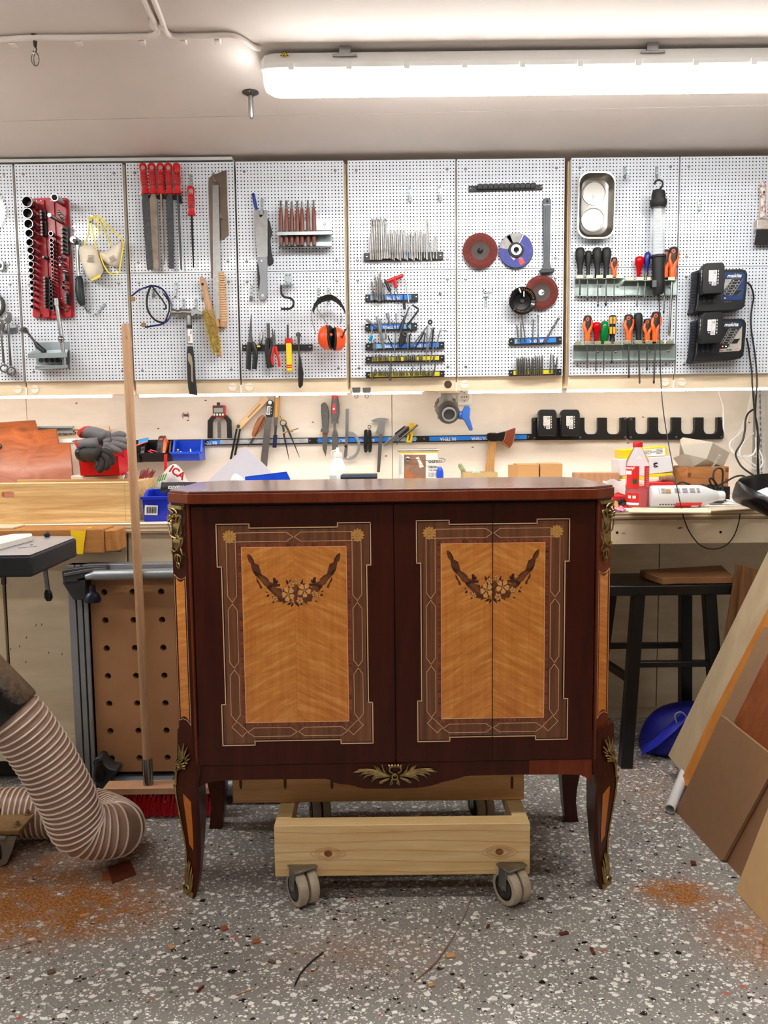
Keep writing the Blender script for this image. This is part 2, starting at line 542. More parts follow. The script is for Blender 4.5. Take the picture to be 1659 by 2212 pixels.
# ceiling light fittings: white body, glowing diffuser, clips
M_body = mat('lamp_body',(226,224,220),.45,0,.03)
M_tube = emit('lit_diffuser',(1.0,.985,.955),E_TUBE)
M_tube2 = emit('lit_diffuser_rear',(1.0,.975,.94),E_REAR)
def fitting(x0,x1,yc,label,m_t,sticker=False):
 z = CEIL
 L = thing('ceiling_light',label,'ceiling light',((x0+x1)/2,yc,z-.1),'long white ceiling light fittings')
 b = MB()
 prof = [(-.046,-.010),(.046,-.010),(.066,-.045),(.064,-.060),(-.064,-.060),(-.066,-.045)]
 secs = []
 for x, s in((x0,.55),(x0+.012,.86),(x0+.04,1),(x1-.04,1),(x1-.012,.86),(x1,.55)):
  secs.append([V3((x,yc+p*s,z+(q+.035)*s-.035))for p,q in prof])
 b.loft(secs)
 obj('body',b,M_body,L,bev=.003)
 b = MB()
 prof = [(-.060,-.0605),(.060,-.0605),(.058,-.080),(.045,-.096),(.02,-.102),(-.02,-.102),(-.045,-.096),(-.058,-.080)]
 secs = []
 for x, s in((x0+.008,.7),(x0+.03,.95),(x0+.05,1),(x1-.05,1),(x1-.03,.95),(x1-.008,.7)):
  secs.append([V3((x,yc+p*s,z+(q+.06)*s-.06))for p,q in prof])
 b.loft(secs)
 obj('diffuser',b,m_t,L)
 n = int((x1-x0)/.16)
 for k in range(n):
  x = x0+.09+k*(x1-x0-.18)/max(1,n-1)
  obj('clip',MB().box((x-.008,yc-.070,z-.066),(x+.008,yc-.064,z-.048)),M_body,L,bev=.001)
 for x in(x0+.24,x0+1.1):
  b = MB().box((x-.016,yc-.062,z-.026),(x+.016,yc-.052,z-.0005))
  b.box((x-.034,yc-.066,z-.030),(x+.034,yc-.060,z-.024))
  obj('mounting_bracket',b,M_steel,L,bev=.001)
 if sticker:
  q = [V3((x0+.060,yc-.0615,z-.0265)),V3((x0+.082,yc-.0615,z-.0265)),V3((x0+.071,yc-.0525,z-.0105))]
  nrm = V3((0,-.86,.5))*.0012
  s = obj('warning_sticker',MB().prism([p+nrm for p in q],-nrm*.8),M_yellow,L)
  c = (q[0]+q[1]+q[2])/3+nrm*1.5
  up = (q[2]-(q[0]+q[1])/2).normalized()
  b = MB()
  for i in range(3):
   b.bar(q[i]+nrm*1.2,q[(i+1)%3]+nrm*1.2,.0012,.0012)
  b.tube([c+up*.005,c+V3((.0015,0,0)),c-V3((.0015,0,0)),c-up*.004],.0007,5)
  obj('warning_mark',b,M_ink,s)
 return L
fitting(-.335,1.62,2.405,'long lit ceiling light above the pegboards, in view',M_tube,True)
fitting(-3.35,-1.40,2.36,'long lit ceiling light out of frame to the left',M_tube)
fitting(-2.6,-.65,1.53,'lit ceiling light over the middle of the room, left of two',M_tube2)
fitting(-1.75,.2,.2,'unseen ceiling light farther back, added to light the commode front',M_tube2)  # unseen fitting, added for more frontal light on the commode
fitting(.1,2.05,1.53,'lit ceiling light over the middle of the room, right of two',M_tube2)
# --- wall cabinets: plywood doors carrying perforated panels
PY = 3.2
PG = Plane(PY)
PW, PH, PITCHH = .416, .4135, .013
M_peg = mat('white_perforated_steel',(219,225,233),.11,0,.015,6,.03,5)
def pegboard_mesh():
 n = 32
 x0, z0 = -PITCHH*n/2, -PITCHH*n/2+.001
 pz = (PH-.004)/n
 vs, fs = [], []
 idx = {}
 for j in range(n+1):
  for i in range(n+1):
   idx[i,j] = len(vs)
   vs.append((x0+i*PITCHH,0,-PH/2+.002+j*pz))
 r = .00265
 for j in range(n):
  for i in range(n):
   cx, cz = x0+(i+.5)*PITCHH, -PH/2+.002+(j+.5)*pz
   o = len(vs)
   for y in(0,.0008):
    for k in range(8):
     a = radians(-157.5+45*k)
     vs.append((cx+r*cos(a),y,cz+r*sin(a)))
   C = [idx[i,j],idx[i+1,j],idx[i+1,j+1],idx[i,j+1]]
   for q in range(4):
   # octagon vertices 2q, 2q+1 straddle corner q
    a, b = o+(2*q)%8, o+(2*q+1)%8
    nx = o+(2*q+2)%8
    fs.append((C[q],b,a))
    fs.append((C[q],C[(q+1)%4],nx,b))
   for k in range(8):
    fs.append((o+k,o+(k+1)%8,o+8+(k+1)%8,o+8+k))
    # folded rim
 w, h = PW/2, PH/2
 o = len(vs)
 for y in(0,.014):
  vs+=[(-w,y,-h),(w,y,-h),(w,y,h),(-w,y,h)]
 fs+=[(o,o+1,o+5,o+4),(o+1,o+2,o+6,o+5),(o+2,o+3,o+7,o+6),(o+3,o,o+4,o+7)]
 c4 = [idx[0,0],idx[n,0],idx[n,n],idx[0,n]]
 fs+=[(o,o+1,c4[1],c4[0]),(o+2,o+3,c4[3],c4[2])]
 me = bpy.data.meshes.new('pegboard')
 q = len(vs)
 vs+=[(-w,.0125,-h),(w,.0125,-h),(w,.0125,h),(-w,.0125,h)]  # dark sheet added behind the holes, in place of the shade inside
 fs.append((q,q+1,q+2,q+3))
 me.from_pydata(vs,[],fs)
 me.materials.append(M_peg)
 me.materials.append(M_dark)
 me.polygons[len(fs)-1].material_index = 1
 return me
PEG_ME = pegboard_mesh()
M_edge2 = mat('grey_cabinet_crown',(196,196,194),.5,0,.05)
def screw_me():
 b = MB().lathe((0,0,0),(0,-1,0),[(.0055,0),(.0055,.001),(.0035,.0028),(.001,.003)],10)
 b.box((-.004,-.0034,-.0006),(.004,-.0028,.0006),1)
 me = bpy.data.meshes.new('screw')
 me.from_pydata(b.v,[],b.f)
 me.materials.append(M_steel)
 me.materials.append(M_dark)
 me.polygons.foreach_set('material_index',b.mi)
 return me
SCREW_ME = screw_me()
def put(me,name,parent,wpos):
 o = bpy.data.objects.new(name,me)
 scn.collection.objects.link(o)
 o.parent = parent
 o.location = V3(wpos)-ORG[parent]
 ORG[o] = ORG[parent]
 return o
ZM = 1.858
ZB = W(700,847,PY).z
ZT = 2.272
DOORS = [(-1.838,-1.421),(-1.416,-.992),(-.981,-.566),(-.561,-.139),(-.1255,.2915),(.2955,.7155),(.7385,1.1555),(1.1605,1.5775)]
LBL = ['white pegboard wall cabinet at the left edge, behind the red socket tray','white pegboard wall cabinet with the red files and orange earmuffs','white pegboard wall cabinet with drill bits and grinding discs','white pegboard wall cabinet with screwdrivers and battery chargers at right']
LED_MAT = emit('led_strip',(1.0,.965,.92),E_LED)
for c in range(4):
 d0, d1 = DOORS[2*c], DOORS[2*c+1]
 x0, x1 = d0[0]-.006, d1[1]+.006
 if c==0:
  x0 = -1.85
 t_ = thing('wall_cabinet',LBL[c],'wall cabinet',((x0+x1)/2,3.37,ZB),'wall cabinets with pegboard doors')
 b = MB()
 for xa, xb in((x0+.0005,x0+.0185),(x1-.0185,x1-.0005)):
  b.box((xa,PY+.036,ZB+.012),(xb,3.498,ZT))
 b.box((x0+.019,PY+.036,ZB+.012),(x1-.019,3.498,ZB+.03))
 b.box((x0+.019,PY+.036,ZT-.018),(x1-.019,3.498,ZT))
 b.box((x0+.019,3.488,ZB+.03),(x1-.019,3.498,ZT-.018))
 obj('carcass',b,M_ply,t_)
 if c<2:
  obj('crown_board',MB().box((x0,PY-.002,ZT+.008),(x1 if c==0 else-.57,3.498,ZT+.02)),M_edge2,t_,bev=.001)
 for k, (a,e)in enum((d0,d1)):
  dr = obj('door',MB().box((a-.0005,PY+.0145,ZB),(e+.0005,PY+.0335,ZT-.001)),M_ply,t_,bev=.0006,seg=1)
  xm = (a+e)/2
  for z in(ZM+PH/2+.0012,ZM-PH/2-.0012):
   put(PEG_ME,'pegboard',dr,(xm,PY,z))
   for sx in(-1,1):
    for sz in(-1,1):
     put(SCREW_ME,'screw',dr,(xm+sx*.1755,PY,z+sz*.170))
     # round finger-hole plug beside the meeting edge
  px_ = e-.031 if k==0 else a+.031
  zc = W(700,833,PY).z
  if c==2 and k==0:
   obj('finger_hole',MB().ring((px_,PY+.0125,zc),(0,1,0),.0175,.0155,.003,24).lathe((px_,PY+.0142,zc),(0,-1,0),[(.0158,0),(.0158,.0004)],24,1),[M_ply,mat('deep_hole',(74,56,44),.9)],dr)
  else:
   b = MB().ring((px_,PY+.012,zc),(0,1,0),.0168,.015,.003,28)
   b.lathe((px_,PY+.0145,zc),(0,-1,0),[(.0152,0),(.0152,.0009)],28)
   b.box((px_-.0135,PY+.0115,zc+.0045),(px_+.0135,PY+.014,zc+.0062))
   obj('finger_hole_plug',b,mat('cream_plug',(238,226,208),.45,0,.03),dr)
   # white hinge strip between the two doors
 xs_ = (d0[1]+d1[0])/2
 obj('seam_strip',MB().box((xs_-.003,PY+.0105,ZB-.002),(xs_+.003,PY+.0142,ZB+.033)),M_white,t_)
 # light strip under the cabinet
 la, lb = (x0+.01,x1-.01)
 if c==0:lb = W(240,850,3.24).x
 if c==2:lb = W(911,850,3.24).x
 L = thing('led_strip',['lit strip light under the left-edge cabinet','lit strip light under the cabinet with the earmuffs','lit strip light ending beside the grey pipe valve','lit strip light above the black battery racks'][c],'strip light',((la+lb)/2,3.245,ZB-.006),'strip lights under the wall cabinets')
 obj('channel',MB().box((la,3.236,ZB-.001),(lb+.012,3.252,ZB+.0115)),M_white,L)
 obj('diffuser',MB().box((la,3.2365,ZB-.009),(lb,3.2515,ZB-.001)),LED_MAT,L)
 if c==2:
  l2 = W(1012,850,3.24).x
  L = thing('led_strip','short lit strip light right of the grey pipe valve, above the axe','strip light',(l2,3.245,ZB-.006),'strip lights under the wall cabinets')
  obj('channel',MB().box((l2,3.236,ZB-.001),(x1-.003,3.252,ZB+.0115)),M_white,L)
  obj('diffuser',MB().box((l2,3.2365,ZB-.009),(x1-.003,3.2515,ZB-.001)),LED_MAT,L)
  # --- tools on the pegboards, left to right
def one(name,label,cat,b,mats,group=None,**kw):
 return tag(obj(name,b,mats,**kw),label,cat,group)
def root(name,label,cat,px,py,group=None,pl=None,d=0):
 p = (pl or PG)(px,py,d)
 return thing(name,label,cat,p,group)
def hook(px,py,label,h=30,kind='clip',lean=4,d=.03):
 """Zinc pegboard hook: screwed tab, then a prong reaching out."""
 R = root('peg_hook',label,'hook',px,py,'zinc hooks on the pegboards')
 b = MB()
 PG.plate(b,rrect(px-3.2,py-h*.5,px+3.2,py+h*.15,2.5),.003,.003)
 obj('plate',b,M_zinc,R,bev=.0005)
 for q in(-.34,-.04):
  b = MB().lathe(PG(px,py+h*q,.003),(0,-1,0),[(.0035,0),(.003,.002),(.001,.0026)],8)
  obj('screw',b,M_chrome,R)
 b = MB()
 if kind=='clip':
  s = PG.s_(3.0)
  pts = [PG(px,py+h*.1,.002),PG(px,py+h*.32,.004),PG(px+lean,py+h*.48,d),PG(px+lean,py+h*.15,d+.004)]
  for a, c in zip(pts,pts[1:]):
   b.bar(a,c,s*2,.002,up=(0,-1,0)if abs((c-a).y)<.01 else(0,0,1))
 else:
  PG.rod(b,[(px,py,.004),(px,py+h*.45,.005),(px+lean,py+h*.5,d),(px+lean+3,py+h*.38,d+.008)],1.3,n=6)
 obj('prong',b,M_zinc,R)
 return R
 # --- panel at the left edge: saw blade, wing nut, combination spanners on a rail
c = PG(-44,455,.004)
b = MB()
rr = PG.s_(54)
pts = []
for k in range(48):
 a0, a1 = 2*pi*k/48, 2*pi*(k+.55)/48
 pts+=[c+V3((cos(a0),0,sin(a0)))*rr*1.06,c+V3((cos(a1),0,sin(a1)))*rr*.97]
b.prism(pts,(0,.002,0))
one('saw_blade','toothed circular saw blade cut off by the left edge','saw blade',b,M_steel)
b = MB()
PG.plate(b,[(-14,561),(2,559),(8,570),(7,582),(0,584),(-14,580)],.02,.006)
b.cyl(PG(-4,572,.03),PG(-4,572,0),PG.s_(5),10)
one('wing_nut','zinc wing nut on the pegboard at the left edge','nut',b,M_zinc,bev=.001)
b = MB().ring(PG(-22,658,.02),(0,1,0),PG.s_(28),PG.s_(24),.02,32)
one('tape_roll','dark rimmed ring hanging at the left edge above the spanners','ring',b,mat('olive_black',(30,28,22),.4))
b = MB()
PG.plate(b,[(-30,705),(37,702),(37,719),(-30,722)],.006,.006)
PG.plate(b,[(-30,705),(37,702),(33,708),(-30,711)],.03,.003)
one('spanner_rail','grey steel rail behind the combination spanners at left edge','tool rail',b,mat('grey_steel_rail',(150,152,156),.4,1),bev=.0008)
def spanner(x,yt,yb,s,label):
 R = root('combination_spanner',label,'spanner',x,yb,'combination spanners at the left edge')
 b = MB()
 PG.rod(b,[(x,yt+22,.03),(x+3,(yt+yb)/2,.034),(x+6,yb-22,.03)],[3.0,2.2,3.0],flat=((0,1,0),.6))
 obj('shank',b,M_chrome,R)
 b = MB()
 PG.plate(b,[(x-7*s,yt),(x+6*s,yt+3),(x+8*s,yt+12),(x+4,yt+26),(x-4,yt+26),(x-9*s,yt+18),(x-3,yt+14),(x-1,yt+8)],.036,.008)
 obj('open_jaw',b,M_chrome,R,bev=.001)
 b = MB()
 q = PG(x+7,yb-12,.018)
 ax = (PG(x+7,yb-12,.05)-q+V3((0,0,-.008))).normalized()
 b.ring(q,ax,PG.s_(10*s),PG.s_(6.5*s),.018,16)
 obj('box_end',b,M_chrome,R,bev=.0008)
spanner(2,688,806,.9,'shorter chrome combination spanner half cut by the left edge')
spanner(17,672,812,1.0,'chrome combination spanner second from the left edge')
# --- red socket tray
K = 7.627
zx = lambda x:30+x/K
zy = lambda y:410+y/K
M_tray = mat('red_tray_plastic',(172,16,32),.3,0,.15,18,.03)
R = root('socket_tray','long red plastic socket tray hung on the left pegboard','tool tray',118,690)
b = MB()
out = [(300,140),(560,128),(870,130),(890,160),(985,2070),(960,2100),(560,2130),(440,2110),(320,2100),(306,2080)]
PG.plate(b,[(zx(x),zy(y))for x,y in out],.014,.012)
obj('tray_base',b,M_tray,R,bev=.003)
b = MB()
for x0, x1, x2, x3 in((315,500,600,430),(520,660,770,630),(690,860,950,800)):
 PG.plate(b,[(zx(x0),zy(160)),(zx(x1),zy(155)),(zx(x2),zy(2040)),(zx(x3),zy(2060))],.02,.007)
for x, y in((380,2030),(535,2030),(890,2030)):
 PG.plate(b,[(zx(x-60),zy(y-40)),(zx(x+50),zy(y-40)),(zx(x+55),zy(y+70)),(zx(x-55),zy(y+75))],.023,.01)
obj('rib',b,M_tray,R,bev=.002)
b = MB()
for x, y in((380,188),(452,183),(615,183),(468,1795),(792,1790)):
 b.lathe(PG(zx(x),zy(y),.02),(0,-1,0),[(.004,0),(.003,.003)],8)
obj('rivet',b,M_chrome,R)
M_soc_in = mat('socket_bore',(84,82,80),.3,1)
def bit_rail(x0,y0,x1,y1,n,lab):
 q = obj('bit_rail',PG.plate(MB(),[(zx(x0+45),zy(y0)),(zx(x1),zy(y0)),(zx(x1+8),zy(y1)),(zx(x0+53),zy(y1))],.03,.018),M_blk,R,bev=.001)
 for k in range(n):
  y = y0+(y1-y0)*(k+.5)/n
  x = x0+22+8*(k+.5)/n
  p = PG(zx(x),zy(y),.052)
  o = obj('bit',MB().lathe(p+V3((0,.03,0)),(0,-1,0),[(PG.s_(2.6),0),(PG.s_(2.6),.030)],6),M_dsteel,q)
for a in((415,325,525,485,3,0),(428,505,535,760,5,0),(762,595,890,1062,7,0),(475,1420,575,1945,10,0),(800,1385,895,1485,3,0),(822,1690,915,1880,4,0),(455,1085,555,1130,1,0)):
 bit_rail(*a)
ORD = ['first','second','third','fourth','fifth','sixth','seventh','eighth','ninth','tenth','eleventh','twelfth','thirteenth','fourteenth','fifteenth']
def socket(x,y,r,depth,label,group,flats=0):
 """Chrome socket pointing out of the tray: mouth at (x, y), body runs back to the tray."""
 m = PG(zx(x),zy(y),.014+depth)
 r = PG.s_(r/K,depth)
 b = MB()
 n = 20
 b.lathe(m+V3((0,depth-.001,0)),(0,-1,0),[(r*.72,0),(r*.78,depth*.35),(r*.98,depth*.5),(r,depth*.96),(r*.96,depth-.001),(r*.86,depth-.001),(r*.82,depth*.5),(.0005,depth*.48)],n)
 for i, f in enum(b.f):
  if i>=5*n:
   b.mi[i] = 1
 return one('socket',label,'socket',b,[M_chrome,M_soc_in],group)
big = [(215,195,88),(223,385,85),(237,560,77),(248,715,68),(257,865,62),(270,995,54),(278,1110,48),(282,1220,46),(283,1325,43),(288,1425,42),(295,1528,38),(300,1625,35),(303,1722,33),(305,1825,30),(303,1925,30)]
for k, (x,y,r)in enum(big):
 socket(x,y,r,.082-.003*k,'%s chrome socket from the top of the outer left column, red tray'%ORD[k],'large sockets in the red tray')
small = [(608,720,38),(615,832,35),(620,908,33),(622,978,33),(623,1042,32),(625,1103,30),(633,1180,27),(633,1238,25),(635,1305,24),(638,1368,21),(645,1420,21),(648,1475,20)]
for k, (x,y,r)in enum(small):
 socket(x,y,r,.05,'%s small chrome socket from the top of the upper middle column, red tray'%ORD[k],'upper small sockets in the red tray')
for k, (x,y,r)in enum([(602,1500,22),(605,1560,26),(608,1613,26),(610,1670,29),(612,1730,31),(613,1802,32),(615,1873,37),(620,1950,40)]):
 socket(x,y,r,.045,'%s small chrome socket from the top of the lower middle column, red tray'%ORD[k],'lower small sockets in the red tray')
for k, (x,y,r)in enum([(750,1110,17),(757,1185,20),(818,1525,27),(817,1612,31)]):
 socket(x,y,r,.05,'%s tiny chrome socket from the top on the right of the red tray'%ORD[k],'right-hand small sockets in the red tray')
def stick(x,y,r,x2,y2,d,label,name='extension_bar',cat='extension bar',hollow=False):
 a, e = PG(zx(x),zy(y),d), PG(zx(x2),zy(y2),.022)
 b = MB().tube([e,a],[PG.s_(r/K)*.85,PG.s_(r/K)],14)
 if hollow:
  ax = (a-e).normalized()
  b.lathe(a+ax*.0002,ax,[(PG.s_(r/K)*.8,0),(PG.s_(r/K)*.8,.0008)],6,1)
 one(name,label,cat,b,[M_chrome,M_dark])
stick(668,125,58,800,215,.115,'long deep socket sticking out at the top right of the red tray','spark_plug_socket','socket',True)
stick(583,415,33,800,545,.12,'chrome extension bar sticking out of the upper half of the red tray')
stick(755,1238,16,850,1275,.07,'short chrome bar in the right column of the red tray')
b = MB()
for k, (x,y,r)in enum(((740,360,24),(760,400,34),(790,440,40),(810,470,36))):
 b.ball(PG(zx(x),zy(y),.04+.006*(3-k)),PG.s_(r/K),10,6)
one('universal_joint','knuckled chrome universal joint at the upper right of the red tray','universal joint',b,M_chrome)
b = MB()
for x, y, r in((830,1120,20),(800,1140,26),(840,1340,36),(870,1350,22)):
 b.ball(PG(zx(x),zy(y),.03),PG.s_(r/K),10,6)
one('socket_adapter','lumpy chrome adapter low on the right of the red tray','adapter',b,M_chrome)
b = MB()
PG.rod(b,[(zx(725),zy(1905),.03),(zx(850),zy(1975),.03)],2.2)
for x, y in((850,1975),(875,1930)):
 b.ball(PG(zx(x),zy(y),.032),PG.s_(2.8),8,6)
one('bolt','chrome pin across the foot of the red tray','pin',b,M_chrome)
# breaker bar hanging from the tray into the zinc rack
R = root('breaker_bar','long chrome breaker bar hanging from the red tray to the zinc rack','breaker bar',133,795)
b = MB()
PG.rod(b,[(122,645,.05),(123,660,.05)],5.6,n=12)
PG.rod(b,[(123,660,.05),(133,728,.05)],4.4,n=12)
obj('head',b,M_steel,R)
b = MB()
PG.rod(b,[(133,728,.05),(138,775,.05),(140,795,.05)],4.2,n=12)
obj('bar',b,M_steel,R)
obj('swivel',MB().ball(PG(132,733,.055),PG.s_(7),12,8),M_chrome,R)
# zinc rack low on the left panel
R = root('tool_rack','zinc bent-plate tool rack holding the small ratchet','tool rack',104,797,'zinc tool racks')
b = MB()
PG.plate(b,[(75,740),(150,738),(151,796),(80,799)],.002,.002)
obj('back_plate',b,M_zinc,R,bev=.0005)
b = MB()
b.prism([PG(72,757,.003),PG(148,755,.003),PG(145,761,.085),PG(60,764,.085)],(0,0,-.002))
b.prism([PG(60,764,.0852),PG(145,761,.0852),PG(145,772,.0852),PG(60,774,.0852)],(0,.002,0))
b.prism([PG(80,788,.003),PG(150,786,.003),PG(146,794,.06),PG(76,797,.06)],(0,0,-.002))
b.prism([PG(76,790,.0602),PG(146,788,.0602),PG(146,794,.0602),PG(76,797,.0602)],(0,.002,0))
obj('shelf',b,M_zinc,R,bev=.0005)
b = MB()
for k in range(5):
 b.lathe(PG(88+k*12,778,.004),(0,-1,0),[(.009,0),(.009,.0006)],14,sx=1)
obj('hole',b,mat('rack_hole',(30,40,46),.5),R)
# small ratchet in the rack
def ratchet(pts,r,hx,hy,hr,hpts,hr2,label,d):
 R = root('ratchet',label,'ratchet',hpts[-1][0],hpts[-1][1])
 b = MB()
 PG.rod(b,[(*p,d)for p in pts],r,n=10)
 obj('shaft',b,M_chrome,R)
 b = MB().lathe(PG(hx,hy,d-.012),(0,-1,0),[(PG.s_(hr),0),(PG.s_(hr),.018),(PG.s_(hr)*.8,.024)],16)
 b.lathe(PG(hx,hy,d+.012),(0,-1,0),[(PG.s_(hr)*.55,0),(PG.s_(hr)*.5,.012)],6,1)
 obj('head',b,[M_chrome,M_blk],R)
 b = MB()
 PG.rod(b,[(*p,d)for p in hpts],hr2,n=12)
 obj('handle',b,mat('green_black_grip',(16,34,36),.45,0,.2),R)
ratchet([(58,716),(76,740)],2.6,55,714,7,[(76,740),(82,748),(97,760)],[4,5.5,5],'short green-handled ratchet leaning in the zinc rack below the tray',.06)
# ratchet beside the red tray
ratchet([(167,530),(170,597)],3.6,163,521,8.5,[(170,597),(171,602),(172,630),(176,652),(179,660)],[5,7.5,9,8,5],'big ratchet with dark green handle hanging right of the red tray',.03)
# --- dust masks with yellow straps on a double hook
M_mask = mat('mask_fibre',(226,216,196),.85,0,.05,30,.1,220)
M_strap = mat('yellow_strap',(240,214,40),.6)
def mask(cx,cy,w,h,ang,label,straps,outl):
 R = root('dust_mask',label,'dust mask',cx,cy+h,'dust masks on the double hook')
 ca, sa = cos(ang), sin(ang)
 Q_ = [((x/4.254-cx)/w,(330+y/4.254-cy)/h)for x,y in outl]
 secs = []
 for s, d in((1,.012),(1,.03),(.96,.045),(.86,.058),(.68,.068),(.42,.074),(.15,.077)):
  secs.append([PG(cx+x*w*s,cy+y*h*s,d)for x,y in Q_])
 obj('cup',MB().loft(secs),M_mask,R,sharp=180)
 b = MB()
 for p in straps:
  b.tube(sm([PG(*q)for q in p],5),.0026,6,flat=((0,1,0),.4))
 obj('strap',b,M_strap,R)
 b = MB()
 for k in range(5):
  y = -.42+k*.085
  wd_ = .34 if k!=4 else .4
  q = [(-wd_+.05,y),(wd_-.1,y),(wd_-.1,y+(.03 if k<4 else .07)),(-wd_+.05,y+(.03 if k<4 else .07))]
  b.prism([PG(cx+(x*w)*ca-(y_*h)*sa,cy+(x*w)*sa+(y_*h)*ca,.081)for x,y_ in q],(0,.0015,0))
 obj('print',b,mat('mask_print',(140,132,122),.7),R)
hook(198,470,'wire double hook holding the dust masks',22,'wire',-4,.06)
mask(246,565,23,30,-.45,'right dust mask, hanging tilted from its yellow strap',[[(194,470,.06),(213,468,.066),(238,494,.06),(265,520,.05),(262,558,.08),(256,588,.09),(240,592,.09),(225,574,.09),(216,548,.085)],[(213,468,.066),(228,500,.03),(240,532,.02)]],((905,905),(950,918),(1010,885),(1075,840),(1120,800),(1128,860),(1110,980),(1085,1050),(1040,1048),(1000,1030),(960,1000),(930,965)))
mask(196,566,25,34,.08,'left dust mask, hanging cup forwards from its yellow strap',[[(180,533,.03),(191,505,.05),(194,470,.06),(200,498,.07),(205,522,.08),(209,540,.09)],[(194,470,.06),(207,473,.066),(216,510,.06)]],((735,862),(790,850),(850,855),(890,880),(908,930),(935,1010),(952,1080),(925,1140),(880,1178),(825,1172),(785,1110),(750,1010),(726,930),(724,890)))
b = MB()
PG.plate(b,[(195,604),(217,592),(217,598),(199,607)],.079,.003)
one('mask_valve','yellow nose strip at the tip of the left dust mask','strip',b,M_strap)
# loose pair of wire hooks
b = MB()
PG.rod(b,[(183,663,.005),(188,673,.02),(193,671,.03),(191,677,.035)],1.5,n=6)
PG.rod(b,[(197,682,.03),(203,677,.03),(207,680,.01),(216,668,.005),(226,656,.005)],1.7,n=6)
PG.plate(b,[(221,657),(226,654),(228,659),(222,664)],.006,.004)
one('double_hook','empty zinc double wire hook under the dust masks','hook',b,M_zinc)
# --- files with red handles
M_hole = mat('shadow_hole',(60,8,10),.8)
M_file = mat('file_steel',(70,70,72),.45,.9,.25,60,.4,420)
M_file2 = mat('worn_file_steel',(120,108,96),.4,.9,.3,20,.2,300)
def red_file(x,yt,xs,ys,xe,ye,w0,w1,label,m,d=.03,group='files with red handles',rnd_=False,hole=True):
 R = root('file',label,'file',xe,ye,group)
 b = MB()
 n = len
 prof = [(0,3),(2,6.5),(8,8.2),(16,7.2),(22,6.8),(34,7.6),(44,7.2),(54,5.8),(62,7.6),(67,8.6)]
 L = ys-yt
 pts = [(x+(xs-x)*(q/67),yt+L*q/67)for q,_ in prof]
 PG.rod(b,[(*p,d)for p in pts],[r for _,r in prof],n=14,flat=((0,1,0),.75))
 h = obj('handle',b,M_red,R,sharp=60)
 if hole:
  b = MB()
  c = PG(x+.5,yt+10,d+.0205)
  b.lathe(c+V3((0,.004,0)),(0,-1,0),[(PG.s_(4),0),(PG.s_(4),.0042)],14,0)
  obj('hang_hole',b,mat('hole_grey',(150,130,130),.7),h)
 b = MB()
 for k in range(8):
  yy = yt+L*(.30+.055*k)
  xx = x+(xs-x)*(.30+.055*k)
  for sx in(-1,1):
   PG.plate(b,[(xx+sx*.6,yy),(xx+sx*4.6,yy),(xx+sx*4.6,yy+L*.028),(xx+sx*.6,yy+L*.028)],d+PG.s_(5.6),.002)
 obj('grip_slot',b,mat('deep_red',(90,4,8),.5),h)
 b = MB()
 if rnd_:
  PG.rod(b,[(xs,ys,d),(xs+(xe-xs)*.5,(ys+ye)/2,d),(xe,ye,d)],[w0,w0,w1],n=8)
 else:
  PG.plate(b,[(xs-w0*.5,ys-1),(xs+w0*.5,ys-1),(xs+w0*.8,ys+6),(xs+w0,ys+14),(xe+w1,ye),(xe-w1,ye),(xs-w0,ys+14),(xs-w0*.8,ys+6)],d+.003,.006)
 obj('blade',b,m,R,bev=.0006)
 return R
red_file(308,352,314,419,325,582,8,7.8,'file with loop red handle, leftmost, wide black flat blade',M_file)
red_file(327,352,331,419,337,583,8,6.6,'file with loop red handle, second from left, wide brown-stained blade',M_file2)
red_file(346,352,348,419,354,572,2.6,1.6,'file with loop red handle, third from left, thin round blade',M_file2,rnd_=True)
red_file(363,352,366,419,370,580,7.4,5.2,'file with loop red handle, fourth from left, medium tapered flat blade',M_file)
red_file(381,352,384,419,391.5,582,2.6,2.0,'file with solid red handle, fifth from left, thin square blade',M_file,rnd_=True,hole=False)
red_file(412,402,414,466,418,578,2.4,1.4,'round file with red handle hanging alone right of the others',mat('black_file',(34,34,36),.5,.8,.3,60),rnd_=True)
hook(413,389,'small zinc hook carrying the lone red file',26,'clip',-2,.03)
R = root('file_rack','black magnetic rail behind the red file handles','tool rail',345,432)
b = MB()
PG.plate(b,[(303,418),(390,416),(393,438),(384,438),(382,431),(308,425)],.012,.012)
obj('rail',b,M_blk,R,bev=.001)
for x in(304,320,337,354,371,386):
 obj('white_tab',PG.plate(MB(),rrect(x-3.5,414,x+3.5,419.5,1),.026,.02),M_white,R)
 # --- saw, steel ruler, wrapped wooden handle
R = root('pull_saw','long pull saw with brown stained blade and cane wrapped handle','saw',470,707)
b = MB()
PG.plate(b,[(450,392),(452,384),(458,379),(489,367),(491,440),(494,508),(475,521),(474,600),(456,600),(451,430)],.006,.002)
obj('blade',b,mat('stained_blade',(110,96,86),.42,.85,.2,10),R)
b = MB()
PG.rod(b,[(478,588,.014),(481,640,.014),(483,690,.014),(482,707,.014)],[5,7,8,7.5],n=12)
PG.rod(b,[(466,690,.012),(470,707,.012)],[7,8],n=12)
h = obj('handle',b,M_beech,R)
b = MB()
for k in range(20):
 y = 592+k*5.2
 b.tube([PG(478.5+(y-588)*.045+7.8*cos(a),y+1.5*sin(a),.014+PG.s_(7.8)*sin(a))for a in[j*pi/5 for j in range(6)]],PG.s_(1.2),5)
obj('cane_wrap',b,mat('cane',(226,192,146),.6),h)
R = root('steel_ruler','wide steel ruler hanging in front of the pull saw','ruler',468,690)
b = MB()
PG.plate(b,[(459,400),(472,400),(479,690),(461,689)],.018,.0012)
o = obj('rule',b,M_steel,R)
b = MB()
